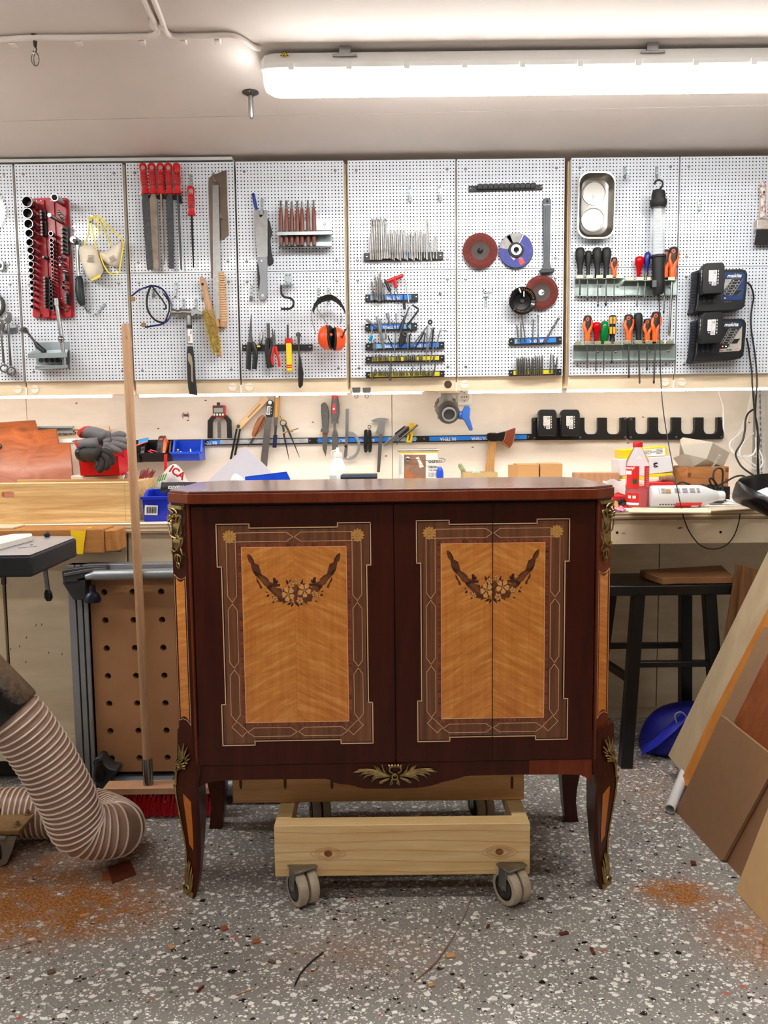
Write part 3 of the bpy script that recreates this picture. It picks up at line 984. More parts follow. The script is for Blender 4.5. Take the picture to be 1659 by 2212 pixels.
for k in range(21):
 y = 428+k*12
 x = 460+(y-400)*.008
 PG.plate(b,[(x+.8,y),(x+12,y),(x+12,y+1.2),(x+.8,y+1.2)],.0186,.0004)
 PG.plate(b,[(x+1,y+3),(x+5,y+3),(x+5,y+9),(x+1,y+9)],.0186,.0004)
 if k%2:
  PG.plate(b,[(x+7,y+3),(x+11,y+3),(x+11,y+8),(x+7,y+8)],.0186,.0004)
obj('scale_print',b,mat('ruler_print',(150,147,144),.4,.9),o)
hook(461,382,'wire hook at the top of the pull saw blade',20,'wire',2,.03)
hook(476,462,'wire hook through the pull saw blade',20,'wire',2,.03)
# --- safety glasses
M_navy = mat('navy_frame',(18,24,92),.3)
t = NT('clear_lens')
t.set(col=(.95,.97,.97),rough=.05,trans=1,ior=1.1,alpha=.35)
M_lens = t.m
R = root('safety_glasses','two-lens safety glasses with navy blue arms hanging on the pegboard','safety glasses',330,705,'safety glasses on the pegboard')
b = MB()
b.tube(sm([PG(285,639,.08),PG(300,627,.05),PG(318,620,.03),PG(330,617,.03),PG(350,624,.03),PG(365,645,.03),PG(371,665,.03),PG(365,688,.04),PG(350,700,.05),PG(330,704,.06),PG(314,707,.085)],5),PG.s_(1.9),7)
obj('frame',b,M_navy,R)
for x, y in((287,646),(310,702)):
 obj('arm_tip',MB().obox(PG(x,y,.085),(PG.s_(8),PG.s_(8),PG.s_(8))),mat('amber_tip',(150,110,50),.4),R,bev=.002)
R = root('safety_glasses','black framed clear safety glasses hanging behind the navy ones','safety glasses',345,698,'safety glasses on the pegboard')
b = MB()
b.tube(sm([PG(327,616,.03),PG(320,632,.035),PG(317,655,.04),PG(322,676,.04),PG(336,692,.04),PG(354,698,.035)],5),PG.s_(2.2),7)
b.tube(sm([PG(327,616,.03),PG(340,634,.05),PG(352,650,.05),PG(359,664,.05),PG(354,668,.06)],5),PG.s_(1.7),7)
b.tube(sm([PG(353,634,.02),PG(364,650,.02),PG(365,672,.02),PG(356,697,.035)],5),PG.s_(1.7),7)
o = obj('frame',b,M_blk,R)
obj('lens',PG.plate(MB(),[(326,620),(338,636),(352,660),(352,690),(336,690),(324,674),(319,655),(321,632)],.034,.002),M_lens,R)
hook(331,632,'zinc hook carrying the safety glasses',22,'clip',1,.02)
hook(380,626,'empty zinc wire hook between safety glasses and hammer',34,'wire',-3,.02)
# --- claw hammer on two hooks
hook(396,660,'left zinc hook under the hammer head',30,'clip',-6,.035)
hook(423,660,'right zinc hook under the hammer head',30,'clip',-3,.035)
R = root('claw_hammer','claw hammer with chrome head and black rubber grip','hammer',416,857)
b = MB()
PG.rod(b,[(371,675,.03),(379,676,.03)],[8.5,8],n=14)
PG.rod(b,[(379,676,.03),(384,676,.03),(397,675,.03),(414,676,.03)],[8,6,7.5,8],n=14)
for s in(-.007,.007):
 P_ = [(410,670),(424,667),(436,676),(438,680),(424,678),(414,684)]
 PG.plate(b,P_,.034+s,.008)
obj('head',b,M_steel,R,bev=.001)
b = MB()
PG.rod(b,[(408,682,.03),(410,745,.03)],[5.6,6],n=12)
s = obj('shaft',b,M_chrome,R)
b = MB()
PG.rod(b,[(408.5,702,.03),(408.8,710,.03)],6,n=12)
obj('collar',b,M_blk,s)
b = MB()
PG.plate(b,[(405,711),(415,711),(416,741),(406,741)],.03+PG.s_(6.3),.002)
o = obj('paper_label',b,M_paper,R)
b = MB()
for k in range(7):
 PG.plate(b,[(406.4,726+k*1.7),(410.4,726+k*1.7),(410.4,726.8+k*1.7),(406.4,726.8+k*1.7)],.0305+PG.s_(6.3),.0008)
PG.plate(b,[(411.5,714),(413,714),(413,722),(411.5,722)],.0305+PG.s_(6.3),.0008)
obj('bar_code',b,M_ink,o)
b = MB()
secs = []
for x, y, w in((410.5,748,6.5),(411,760,7.5),(412,785,8.5),(413.5,815,9),(416,840,9.5),(418,853,9)):
 secs.append([PG(x+q[0]*w,y+(q[0]*2 if y>830 else 0),.03+q[1]*.012)for q in((-1,-.6),(-1,.6),(-.5,1),(.5,1),(1,.6),(1,-.6),(.5,-1),(-.5,-1))])
obj('grip',MB().loft(secs),M_rubber,R,bev=.002)
b = MB()
PG.plate(b,[(406,764),(409,762),(414,770),(416,785),(417,824),(415,826),(413,822),(412,790),(406,778)],.0435,.003)
obj('grip_inlay',b,mat('beige_rubber',(150,138,118),.6),R,bev=.0008)
# --- bench brush
R = root('dust_brush','bench brush with straw coloured bristles and wooden handle','brush',468,775)
b = MB()
PG.rod(b,[(434,598,.02),(438,606,.02),(442,622,.02),(446,645,.02),(452,665,.02)],[3,6,6.5,6.5,8],n=12,flat=((0,1,0),.6))
h = obj('handle',b,M_beech,R)
obj('hang_hole',MB().lathe(PG(437.5,614,.02+PG.s_(4.2)),(0,-1,0),[(PG.s_(2.6),0),(PG.s_(2.6),.001)],12),M_dark,h)
b = MB()
PG.rod(b,[(450,660,.02),(462,720,.02),(474,770,.02)],[8,8,5],n=8)
obj('stock',b,M_beech,R)
b = MB()
rb = random.Random(3)
for k in range(2600):
 q = rb.random()
 cx_, cy_ = 446+22*q**.9, 668+92*q
 a = rb.uniform(0,2*pi)
 w = (15+4*sin(q*3))*(1-.35*q**4)
 dx, dd = cos(a), abs(sin(a))
 p0 = PG(cx_+dx*4,cy_,.02+dd*.006)
 p1 = PG(cx_+dx*w*rb.uniform(.8,1.1)+rb.uniform(-1,3),cy_+rb.uniform(-3,9),.02+dd*.034*rb.uniform(.7,1.05))
 s = PG.s_(.7)
 b.add([p0-V3((s,0,0)),p0+V3((s,0,0)),p1],[(0,1,2)])
 b.add([p0+V3((0,s,0)),p0-V3((0,s,0)),p1],[(0,1,2)])
o = obj('bristles',b,mat('straw_bristle',(250,220,136),.6,0,.2,60),R,sharp=1)
o['kind'] = 'stuff'
hook(435,636,'zinc hook behind the bench brush handle',22,'wire',2,.015)
def nth(k):
 return(ORD+['sixteenth','seventeenth','eighteenth','nineteenth','twentieth','twenty-first','twenty-second','twenty-third','twenty-fourth','twenty-fifth','twenty-sixth'])[k]
 # --- fourth panel: saws, chisels, pliers, ear muffs
Z4 = lambda x, y:(500+x/4.173,330+y/4.173)
R = root('flush_saw','short pull saw with bright square blade and grey handle','saw',568,650)
b = MB()
PG.plate(b,[Z4(*p)for p in((205,515),(325,515),(326,930),(318,940),(238,940),(228,900))],.022,.0015)
o = obj('blade',b,M_steel,R)
obj('slot',PG.plate(MB(),[Z4(*p)for p in((252,535),(280,535),(278,570),(265,582),(252,575))],.0224,.0006),M_dark,o)
b = MB()
PG.plate(b,[Z4(*p)for p in((232,940),(318,936),(322,985),(318,1060),(320,1290),(310,1320),(280,1336),(252,1325),(244,1290),(256,1130),(246,1050),(235,985))],.03,.016)
h = obj('handle',b,mat('grey_handle',(140,144,150),.45,0,.05),R,bev=.003)
b = MB()
PG.plate(b,[Z4(*p)for p in((230,980),(248,1050),(258,1130),(246,1260),(236,1180),(232,1060))],.027,.014)
obj('grip_edge',b,M_blk,h,bev=.002)
b = MB().lathe(PG(*Z4(272,975),.03),(0,-1,0),[(.0045,0),(.004,.002)],12)
b.lathe(PG(*Z4(282,1285),.03),(0,-1,0),[(.0065,0),(.006,.001)],16)
obj('rivet',b,M_chrome,h)
R = root('folding_saw','black handled folding saw hanging behind the grey handled saw','saw',588,572)
b = MB()
PG.plate(b,[Z4(*p)for p in((318,575),(345,620),(366,715),(350,780),(360,900),(380,975),(372,1000),(350,1012),(330,1000),(326,900),(320,800))],.012,.01)
h = obj('handle',b,M_blk,R,bev=.002)
b = MB()
PG.plate(b,[Z4(*p)for p in((182,370),(190,360),(205,362),(212,380),(240,510),(212,515),(195,450))],.012,.004)
o = obj('blade_guard',b,mat('blue_guard',(24,44,130),.4),R,bev=.001)
obj('hang_hole',MB().lathe(PG(*Z4(197,378),.0122),(0,-1,0),[(.002,0),(.002,.0006)],10),M_dark,o)
hook(566,446,'zinc hook carrying the two saws',36,'clip',-2,.034)
# chisels in a zinc rack
R = root('tool_rack','zinc bent-plate rack holding seven carving chisels','tool rack',658,533,'zinc tool racks')
b = MB()
PG.plate(b,[Z4(*p)for p in((425,612),(908,612),(908,840),(425,850))],.002,.002)
obj('back_plate',b,M_zinc,R,bev=.0005)
b = MB()
b.prism([PG(*Z4(420,700),.003),PG(*Z4(906,695),.003),PG(*Z4(900,708),.052),PG(*Z4(412,712),.052)],(0,0,-.0015))
b.prism([PG(*Z4(412,712),.0525),PG(*Z4(905,706),.0525),PG(*Z4(905,736),.0525),PG(*Z4(410,744),.0525)],(0,.0018,0))
b.prism([PG(*Z4(425,842),.003),PG(*Z4(908,838),.003),PG(*Z4(906,846),.05),PG(*Z4(424,856),.05)],(0,0,-.0015))
obj('shelf',b,M_zinc,R,bev=.0005)
obj('screw',MB().lathe(PG(*Z4(838,640),.002),(0,-1,0),[(.006,0),(.004,.003)],10),M_steel,R)
b = MB()
for x in(800,865):
 b.lathe(PG(*Z4(x,772),.003),(0,-1,0),[(.0075,0),(.0075,.0006)],16)
obj('hole',b,mat('rack_hole_light',(150,160,160),.5),R)
M_rose = wood('rosewood_handle',(92,44,30),(138,72,50),(10,10,1.2),5,.45)
CH = [(443,430,9,'leftmost, narrow notched tip'),(494,430,12,'second, wide square tip'),(541,432,9,'third, slanted tip'),(592,432,9,'middle, flat tip'),(633,432,6,'fifth, slim curved tip'),(688,425,9,'sixth, flat tip'),(740,425,8,'rightmost, straight tip')]
for x, yt, w, ds in CH:
 R = root('carving_chisel','rosewood carving chisel in the zinc rack, '+ds,'chisel',*Z4(x,838),'carving chisels in the rack')
 b = MB()
 PG.plate(b,[Z4(x-w,yt+(16 if 'slanted' in ds else 0)),Z4(x+w,yt),Z4(x+w*.9,yt+60),Z4(x-w*.9,yt+60)],.03,.003)
 obj('blade',b,M_dsteel,R)
 b = MB()
 PG.rod(b,[(*Z4(x,yt+58),.029),(*Z4(x+1,yt+76),.029)],[2.2,3],n=10)
 obj('ferrule',b,M_steel,R)
 b = MB()
 PG.rod(b,[(*Z4(x+1,yt+76),.029),(*Z4(x+2,600),.03),(*Z4(x+4,720),.03),(*Z4(x+4,835),.03)],[3.1,4.6,4.6,4.0],n=8)
 obj('handle',b,M_rose,R,bev=.0008)
 # single hook with black S hook
R = root('peg_hook','zinc plate hook carrying the black S hook','hook',622,602,'zinc hooks on the pegboards')
b = MB()
PG.plate(b,[Z4(*p)for p in((480,1092),(538,1092),(540,1172),(482,1176))],.003,.003)
b.prism([PG(*Z4(455,1186),.003),PG(*Z4(548,1182),.003),PG(*Z4(562,1190),.05),PG(*Z4(452,1194),.05)],(0,0,-.002))
obj('plate',b,M_zinc,R,bev=.0005)
b = MB()
for x, y in((495,1103),(525,1103),(495,1162)):
 b.lathe(PG(*Z4(x,y),.003),(0,-1,0),[(.0032,0),(.002,.002)],10)
obj('screw',b,M_chrome,R)
b = MB()
S = [(447,1195),(448,1230),(452,1270),(475,1300),(510,1306),(545,1320),(560,1350),(552,1385),(525,1405),(490,1408),(446,1408)]
b.tube(sm([PG(*Z4(*p),.05)for p in S],6),PG.s_(2.3),10)
one('s_hook','black rubber coated S hook hanging from a zinc plate','hook',b,M_blk)
hook(543,634,'empty zinc hook left of the black S hook',36,'clip',-1,.03)
# magnetic rails ---
def rail(name,label,x0,x1,yl,yr,h,lab,d=.014,txts=(),screws=True,pl=None,group='magnetic tool rails',tilt=.0):
 pl = pl or PG
 R = root(name,label,'magnetic rail',(x0+x1)/2,(yl+yr)/2+h/2,group,pl)
 b = MB()
 pl.plate(b,[(x0,yl),(x1,yr),(x1,yr+h),(x0,yl+h)],d,d)
 obj('bar',b,M_blk,R,bev=.0012)
 L = lambda u, v:(x0+(x1-x0)*u,yl+(yr-yl)*u+h*v)
 for(u0,u1,m)in lab:
  obj('label_strip',pl.plate(MB(),[L(u0,.14),L(u1,.14),L(u1,.8),L(u0,.8)],d+.0006,.0006),m,R)
 for(u,v,s,tx)in txts:
  text(tx,pl(*L(u,v),d+.0008),(-1,0,-.012),(0,0,-1),pl.s_(s),M_white,R,bold=.0003)
 if screws:
  for u in(.035,.965):
   b = MB().lathe(pl(*L(u,.5),d),(0,-1,0),[(.0045,0),(.004,.0015),(.002,.002)],10)
   obj('screw',b,M_chrome,R)
 return R
rail('magnetic_rail','short black magnetic rail holding the pliers',523,675,744.5,743.5,13,[],.012)
# pliers
def pliers(label,jaw,h1,h2,m,w=3.6,d=.03,mj=None,trim=None):
 R = root('pliers',label,'pliers',h1[-1][0],h1[-1][1],'pliers on the magnetic rail')
 b = MB()
 for pts, ww in jaw:
  PG.rod(b,[(*p,d)for p in pts],ww,n=8,flat=((0,1,0),.7))
 obj('jaws',b,mj or M_dsteel,R)
 for hp in(h1,h2):
  b = MB()
  b.tube(sm([PG(*p,d)for p in hp],4),PG.s_(w),10,flat=((0,1,0),.8))
  obj('handle',b,m,R)
  if trim:
   b = MB()
   b.tube(sm([PG(p[0]+1.2,p[1],d-.004)for p in hp[1:]],4),PG.s_(w*.95),8)
   obj('grip_trim',b,trim,R)
 return R
z4 = lambda*l:[Z4(*p)for p in l]
pliers('big long-nose pliers with square black grips, leftmost on the rail',[(z4((178,1457),(174,1560),(170,1640),(172,1710)),[1,2.2,3.4,5])],z4((165,1710),(158,1800),(152,1950)),z4((185,1710),(215,1810),(205,1950)),M_blk,5.4)
pliers('small cutting pliers with yellow trimmed black handles',[(z4((258,1612),(262,1670),(258,1720)),[1.2,3.0,2.6]),(z4((280,1612),(274,1670),(262,1720)),[1.2,3.0,2.6])],z4((262,1720),(225,1770),(205,1820)),z4((262,1725),(245,1750),(228,1780)),M_blk,2.0,.03,M_chrome)
obj('yellow_band',MB().obox(PG(*Z4(245,1745),.03),(.012,.008,.006)),M_yellow,bpy.context.scene.objects[-1].parent)
pliers('pliers with flat black jaws and teal trimmed black grips',[(z4((330,1537),(335,1670)),[3.4,3.4])],z4((330,1670),(322,1760),(330,1880),(342,1940)),z4((345,1670),(368,1740),(345,1850),(362,1935)),M_blk,5.0,.026,None,M_teal)
pliers('slim needle-nose pliers with bright red handles',[(z4((368,1585),(374,1660),(382,1740)),[1,2,2.6]),(z4((386,1595),(390,1680),(392,1740)),[.8,1.6,2.4])],z4((385,1745),(372,1810),(365,1860),(378,1915)),z4((398,1745),(408,1800),(425,1860),(432,1930)),M_red,2.9,.034)
R = root('screwdriver','stubby flat driver with yellow handle and red collar on the rail','screwdriver',625,803)
b = MB()
PG.rod(b,[(*Z4(507,1552),.03),(*Z4(508,1672),.03)],[2.0,2.2],n=8)
obj('shaft',b,M_blk,R)
b = MB()
PG.plate(b,z4((480,1672),(545,1668),(550,1720),(478,1728)),.042,.026)
obj('collar',b,M_red,R,bev=.003)
b = MB()
PG.plate(b,z4((490,1715),(538,1712),(545,1955),(535,1970),(510,1972),(496,1960)),.044,.028)
h = obj('handle',b,M_yellow,R,bev=.004)
for y0, y1 in((1912,1922),(1930,1940)):
 obj('red_band',PG.plate(MB(),z4((495,y0),(544,y0-2),(544,y1-2),(495,y1)),.0445,.002),M_red,h)
R = root('ratchet','slim black ratchet wrench at the right end of the plier rail','ratchet',650,838)
b = MB().lathe(PG(*Z4(606,1645),.018),(0,-1,0),[(PG.s_(5.4),0),(PG.s_(5.4),.016)],14)
PG.rod(b,[(*Z4(606,1645),.026),(*Z4(606,1730),.026),(*Z4(612,1840),.026)],[3.2,2.2,2.6],n=8)
obj('head',b,M_dsteel,R)
b = MB()
PG.plate(b,z4((604,1830),(622,1830),(648,1985),(642,2095),(615,2125),(602,2100),(598,1985)),.034,.014)
obj('handle',b,M_blk,R,bev=.003)
# ear muffs
R = root('ear_muffs','orange ear muffs with black padded headband on two hooks','ear muffs',713,762)
M_muff = mat('orange_muff',(236,84,32),.3,0,.06,6)
for cx, cy, s in((866,1665,-1),(958,1680,1)):
 c = PG(*Z4(cx,cy),.075)
 b = MB()
 if s<0:
  prof = [(0.0005,-.036),(.018,-.034),(.030,-.026),(.0365,-.012),(.0385,.002),(.037,.010)]
 else:
  prof = [(0.0005,-.030),(.016,-.028),(.027,-.021),(.034,-.010),(.0365,.002),(.036,.010)]
 ax = V3((-s*.95,-.25,.02))
 b.lathe(c,ax,prof,24)
 for i in range(len(b.v)):
  b.v[i] = c+V3(((b.v[i]-c).x,(b.v[i]-c).y,(b.v[i]-c).z*(1.55 if s<0 else 1.55)*.8))
 cup = obj('ear_cup',b,M_muff,R,sharp=60)
 b = MB()
 b.lathe(c+ax.normalized()*.0055,ax,[(.024,0),(.033,.001),(.036,.006),(.033,.012),(.024,.013)],24)
 for i in range(len(b.v)):
  b.v[i] = c+V3(((b.v[i]-c).x,(b.v[i]-c).y,(b.v[i]-c).z*1.26))
 obj('ear_cushion',b,M_rubber,cup)
b = MB()
bandp = [(730,1415),(745,1370),(775,1325),(810,1300),(850,1285),(900,1280),(945,1300),(990,1340),(1020,1395)]
rows = []
for i, p in enum(bandp):
 u = i/8
 w = 38+26*u
 dx, dy = (10+26*u,26+30*u)if i>4 else(14,30+4*i)
 q0 = PG(*Z4(*p),.075+.03*sin(u*3.14))
 rows.append([PG(*Z4(p[0]-dx*.15,p[1]-4),.10),PG(*Z4(p[0]+dx*.2,p[1]+dy*.5),.085),PG(*Z4(p[0]+dx*.4-(8 if i>4 else-2),p[1]+dy),.05)])
b.grid(rows,thick=(0,.004,-.002))
obj('headband',b,mat('black_padding',(24,23,24),.75,0,.2,60,.1),R,sharp=80)
for pts in(z4((735,1400),(722,1450),(730,1530),(752,1600),(760,1640)),z4((760,1385),(795,1440),(830,1490),(856,1540),(880,1640)),z4((1045,1400),(1060,1480),(1050,1560),(1005,1640)),z4((990,1450),(995,1500),(975,1545))):
 obj('wire',MB().tube(sm([PG(*p,.085)for p in pts],5),PG.s_(.8),6),M_chrome,R)
for pts, c in((z4((858,1555),(878,1620),(895,1665)),(898,1640)),(z4((1032,1590),(1010,1630),(995,1670)),(994,1645))):
 b = MB()
 PG.rod(b,[(*p,.112)for p in pts],1.6,n=6)
 arm = obj('yoke',b,M_blk,R)
 obj('pivot',MB().lathe(PG(*Z4(*c),.11),(0,-1,0),[(PG.s_(3.2),0),(PG.s_(2.6),.004)],12),M_muff,arm)
hook(688,637,'left zinc hook behind the ear muff band',30,'clip',0,.06)
hook(709,637,'right zinc hook under the ear muff band',30,'clip',1,.06)
# --- fifth panel: drill bits, hex keys, bits
Z5 = lambda x, y:(740+x/4.173,330+y/4.173)
hook(885,419,'left of two empty zinc hooks over the long drill bits',32,'clip',1,.02)
hook(949,418,'right of two empty zinc hooks over the long drill bits',32,'clip',2,.02)
rail('magnetic_rail','black magnetic rail full of long masonry drill bits',786,957.5,546.5,543.5,17,[(.43,.62,M_label_blue)],.014)
M_bit = mat('drill_steel',(124,121,117),.34,1,.3,50)
def drill(x,yb,x2,yt,w,label,group,d=.022,cuts=True,pl=None,m=None):
 pl = pl or PG
 b = MB()
 n = 14
 rb_ = random.Random(int(x*31+yt))
 pts = [(x+(x2-x)*k/n,yb+(yt-yb)*k/n,d)for k in range(n+1)]
 rad = [w*(.75 if k<4 else(.62 if k%2 else .92))if cuts else w for k in range(n+1)]
 rad[-1] = w*.4
 if cuts:
  rad[-2] = w*1.05
 pl.rod(b,pts,rad,n=6)
 pl.rod(b,[(x,yb,d),(x+(x2-x)*.16,yb+(yt-yb)*.16,d)],w*1.15,n=6)
 return one('drill_bit',label,'drill bit',b,m or M_bit,group,sharp=25)
xs_long = [(252,262),(268,275),(284,290),(300,303),(318,317),(334,340),(352,357)]
k = 0
for x, x2 in((250,264),(264,279),(280,292),(300,306),(318,320),(335,330),(350,344),(358,348),(376,368),(392,380),(408,390)):
 drill(*Z5(x,965 if k<7 else 955),*Z5(x2,588+(k%3)*6),1.9,'%s very long drill bit from the left on the upper magnetic rail'%nth(k),'longest drill bits')
 k+=1
for k, (x,x2,yt)in enum([(421,424,705),(435,440,700),(450,458,722),(465,464,705),(480,473,700),(495,497,690),(507,520,700),(523,531,686),(538,530,690),(561,548,700),(574,555,698),(585,588,730),(607,606,712),(620,622,712),(631,618,715),(645,650,712),(660,664,700),(675,670,688),(693,698,705),(709,710,710),(738,734,726),(755,750,722),(762,760,612),(800,768,625),(818,830,752),(846,846,752)]):
 drill(*Z5(x,950+(k%4)*7),*Z5(x2,yt),1.6,'%s mid-length drill bit after the long ones on the upper magnetic rail'%nth(k),'mid-length drill bits')
ZS = lambda x, y:(780+x/8.295,580+y/8.295)
def srail(label,x0,x1,yl,yr,h,lab,tx):
 (a,c), (e,g) = ZS(x0,yl), ZS(x1,yr)
 return rail('magnetic_rail',label,a,e,c,g,h/8.295,lab,.014,tx)
BT = 'BILTEMA'
srail('blue magnetic rail under the red T-handle key',75,1022,465,450,130,[(.1,.2,M_pale_blue),(.2,.87,M_label_blue)],[(.66,.36,8.5,BT)])
srail('blue magnetic rail second from top in the lower tool panel',75,1005,990,975,125,[(.1,.75,M_label_blue),(.75,.88,M_pale_blue)],[(.64,.36,8.5,BT)])
srail('long blue magnetic rail with hex keys',82,1492,1340,1310,120,[(.09,.25,M_pale_blue),(.25,.93,M_label_blue)],[(.4,.36,8,BT),(.8,.36,8,BT)])
srail('upper of two yellow magnetic rails with screw bits',82,1495,1580,1548,110,[(.08,.93,M_label_yellow)],[])
srail('lower of two yellow magnetic rails with screw bits',88,1492,1855,1830,115,[(.05,.94,M_label_yellow)],[])
for k, (x,yb,x2,yt)in enum([(240,540,185,230),(232,550,205,400),(270,570,252,120),(308,590,300,100),(345,585,335,60),(390,575,360,170),(440,560,385,250),(300,570,285,200),(335,580,318,130)]):
 drill(*ZS(x,yb),*ZS(x2,yt),1.9,'%s spiral drill bit in the cluster left of the red T-handle key'%nth(k),'twist bits beside the red key',.022+.003*(k%3))
R = root('hex_key','hex key with bright red T-shaped plastic handle','hex key',*ZS(685,530))
b = MB()
PG.rod(b,[(*ZS(470,235),.026),(*ZS(600,185),.026),(*ZS(740,130),.026),(*ZS(758,135),.026)],[4.2,4.4,4.0,3],n=12)
PG.rod(b,[(*ZS(600,200),.026),(*ZS(622,350),.026)],[4.4,3.2],n=12)
obj('handle',b,M_red,R)
obj('shaft',PG.rod(MB(),[(*ZS(622,345),.024),(*ZS(685,530),.02)],1.0,n=6),M_steel,R)
R = root('screwdriver','small driver with straight black handle on the top blue rail','screwdriver',*ZS(565,560))
obj('handle',PG.rod(MB(),[(*ZS(420,195),.026),(*ZS(445,240),.026),(*ZS(520,410),.026)],[1.6,3.2,3.0],n=10),M_blk,R)
obj('shaft',PG.rod(MB(),[(*ZS(520,405),.024),(*ZS(565,560),.02)],[1.8,1.0],n=6),M_steel,R)
def L_key(pts,w,label,m=None,d=.024,grp=None):
 b = MB()
 b.tube([PG(*ZS(*p),d)for p in pts],PG.s_(w),6)
 return one('hex_key',label,'hex key',b,m or M_dsteel,grp)
L_key([(615,405),(592,420),(640,560),(670,640)],.9,'thin black hooked hex key on the top blue rail',M_blk)
b = MB()
PG.rod(b,[(*ZS(760,455),.024),(*ZS(762,585),.024)],1.4,n=6)
PG.rod(b,[(*ZS(765,580),.024),(*ZS(780,735),.024)],3.1,n=10)
one('nail_punch','black punch hanging below the top blue rail','punch',b,M_blk)
b = MB()
PG.rod(b,[(*ZS(800,200),.022),(*ZS(852,605),.022)],[1.1,1.6],n=8)
one('pin_punch','mat steel rod at the right of the top blue rail','rod',b,M_steel)
L_key([(920,650),(1025,725),(1020,760),(820,1030),(835,1065),(920,1135)],2.1,'big black Z-shaped hex key across the second blue rail',M_blk,.03)
L_key([(870,690),(845,740),(790,870),(700,1120)],1.4,'long dark hex key slanting over the second blue rail',None,.026)
L_key([(855,700),(720,1115)],1.2,'second long dark rod slanting over the second blue rail',None,.022)
L_key([(705,845),(770,865),(760,900),(660,1115)],1.1,'thin L-shaped hex key slanting on the second blue rail',M_blk,.022)
L_key([(625,805),(625,900),(640,1105)],1.0,'thin black rod standing on the second blue rail',M_blk)
L_key([(527,945),(565,932),(600,1150)],.8,'thin bent wire key on the second blue rail',M_blk)
def nut_driver(x,y,x2,y2,w,label,m2=None):
 R = root('nut_driver',label,'nut driver',*ZS(x2,y2),'nut driver bits')
 obj('socket_end',PG.rod(MB(),[(*ZS(x,y),.026),(*ZS(x+(x2-x)*.4,y+(y2-y)*.4),.026)],w,n=10),m2 or M_steel,R)
 obj('shank',PG.rod(MB(),[(*ZS(x+(x2-x)*.35,y+(y2-y)*.35),.024),(*ZS(x2,y2),.022)],w*.5,n=6),M_steel,R)
nut_driver(92,918,282,1050,3.0,'nut driver bit lying aslant at the left of the second blue rail')
nut_driver(468,800,520,1030,3.8,'fat nut driver bit upright on the second blue rail')
nut_driver(425,1270,438,1050,3.6,'fat nut driver bit hanging below the second blue rail')
nut_driver(168,1305,205,1050,3.6,'nut driver bit with bright cyan end hanging at the left',mat('cyan_anodised',(20,150,205),.25,.6))
for k, (pts,w)in enum((([(275,860),(330,1170),(410,1450)],2.0),([(345,900),(365,1160),(415,1440)],1.6),([(300,900),(345,1150)],2.6))):
 L_key(pts,w,'grey steel key fanned across the second and third blue rails',M_steel,.022+k*.002,'fanned keys')
L_key([(620,1140),(598,1480)],1.6,'mat steel pin crossing the long blue rail',M_steel)
L_key([(480,1205),(560,1410)],1.2,'black key slanting on the long blue rail at left',M_blk)
for k, x in enum((230,250,275)):
 b = MB()
 PG.rod(b,[(*ZS(x-8,1270),.018),(*ZS(x-5,1500),.018)],.8,n=6)
 one('needle','thin steel needle at the left of the long blue rail','needle',b,M_steel,'needles on the blue rail')
R = root('drill_chuck','black angled drill chuck stuck between two blue rails','drill chuck',*ZS(740,1400))
b = MB()
PG.plate(b,[ZS(*p)for p in((700,1150),(760,1120),(830,1160),(800,1300),(720,1400),(680,1390),(675,1280))],.045,.03)
obj('body',b,M_blk,R,bev=.003)
obj('ring',MB().ring(PG(*ZS(790,1170),.05),(0,1,0),PG.s_(5),PG.s_(2.6),.006,20),M_dsteel,R)
L_key([(895,1170),(870,1200),(865,1455)],1.8,'black hex key standing right of the drill chuck',M_blk)
b = MB()
PG.plate(b,[ZS(*p)for p in((820,1200),(855,1170),(845,1440),(835,1450))],.024,.003)
one('feeler_blade','thin pale steel blade beside the drill chuck','blade',b,M_steel)
R = root('inspection_mirror','thin rod with a round dark eye at the top','rod',*ZS(890,1410))
obj('rod',PG.rod(MB(),[(*ZS(1200,1030),.03),(*ZS(890,1410),.022)],1.1,n=6),M_steel,R)
b = MB()
b.ring(PG(*ZS(1238,960),.034),(0,1,0),PG.s_(5.2),PG.s_(1.8),.008,16)
obj('eye',b,M_blk,R)
for k, (pts,w,m)in enum((([(1185,1040),(905,1405)],1.3,M_steel),([(1135,1140),(950,1450)],1.5,M_blk),([(1150,1160),(1100,1475)],1.3,M_blk),([(1185,1080),(1165,1690)],1.2,M_steel),([(1300,1060),(1270,1100),(1190,1470)],1.9,M_steel),([(1325,1070),(1300,1075),(1265,1400)],1.7,M_blk),([(1310,1350),(1225,1690)],1.4,M_steel),([(1540,1120),(1420,1100),(1335,1435)],1.4,M_steel))):
 L_key(pts,w,['slim steel rod fanned under the round-eyed rod','dark rod fanned under the round-eyed rod','short dark rod right of the fan on the long blue rail','long straight steel rod crossing down to the yellow rail','steel L-shaped key with short bend, third from right on long blue rail','black L-shaped key, second from right on long blue rail','steel rod reaching from long blue rail to yellow rail','steel key with long sideways arm at the far right'][k],m,.022+.0015*k)
for row, (y0,xs)in enum(((1600,[215,270,325,355,410,450,480,610,655,695,785,825,865,905,940,975,1055,1090,1310]),(1870,[240,265,320,355,405,440,485,590,640,695,730,770,825,890,975,1015,1110,1150,1200,1225,1275]))):
 for k, x in enum(xs):
  rb_ = random.Random(x)
  a = rb_.uniform(-14,14)
  b = MB()
  PG.rod(b,[(*ZS(x+a,y0-60+rb_.uniform(-10,10)),.022),(*ZS(x+a*.2,y0-20),.022),(*ZS(x-a,y0+50),.022)],[1.1,1.9,1.9],n=6)
  one('screw_bit','%s small screw bit from the left on the %s yellow rail'%(nth(k),'upper' if row==0 else 'lower'),'screw bit',b,M_bit,'screw bits on the %s yellow rail'%('upper' if row==0 else 'lower'))
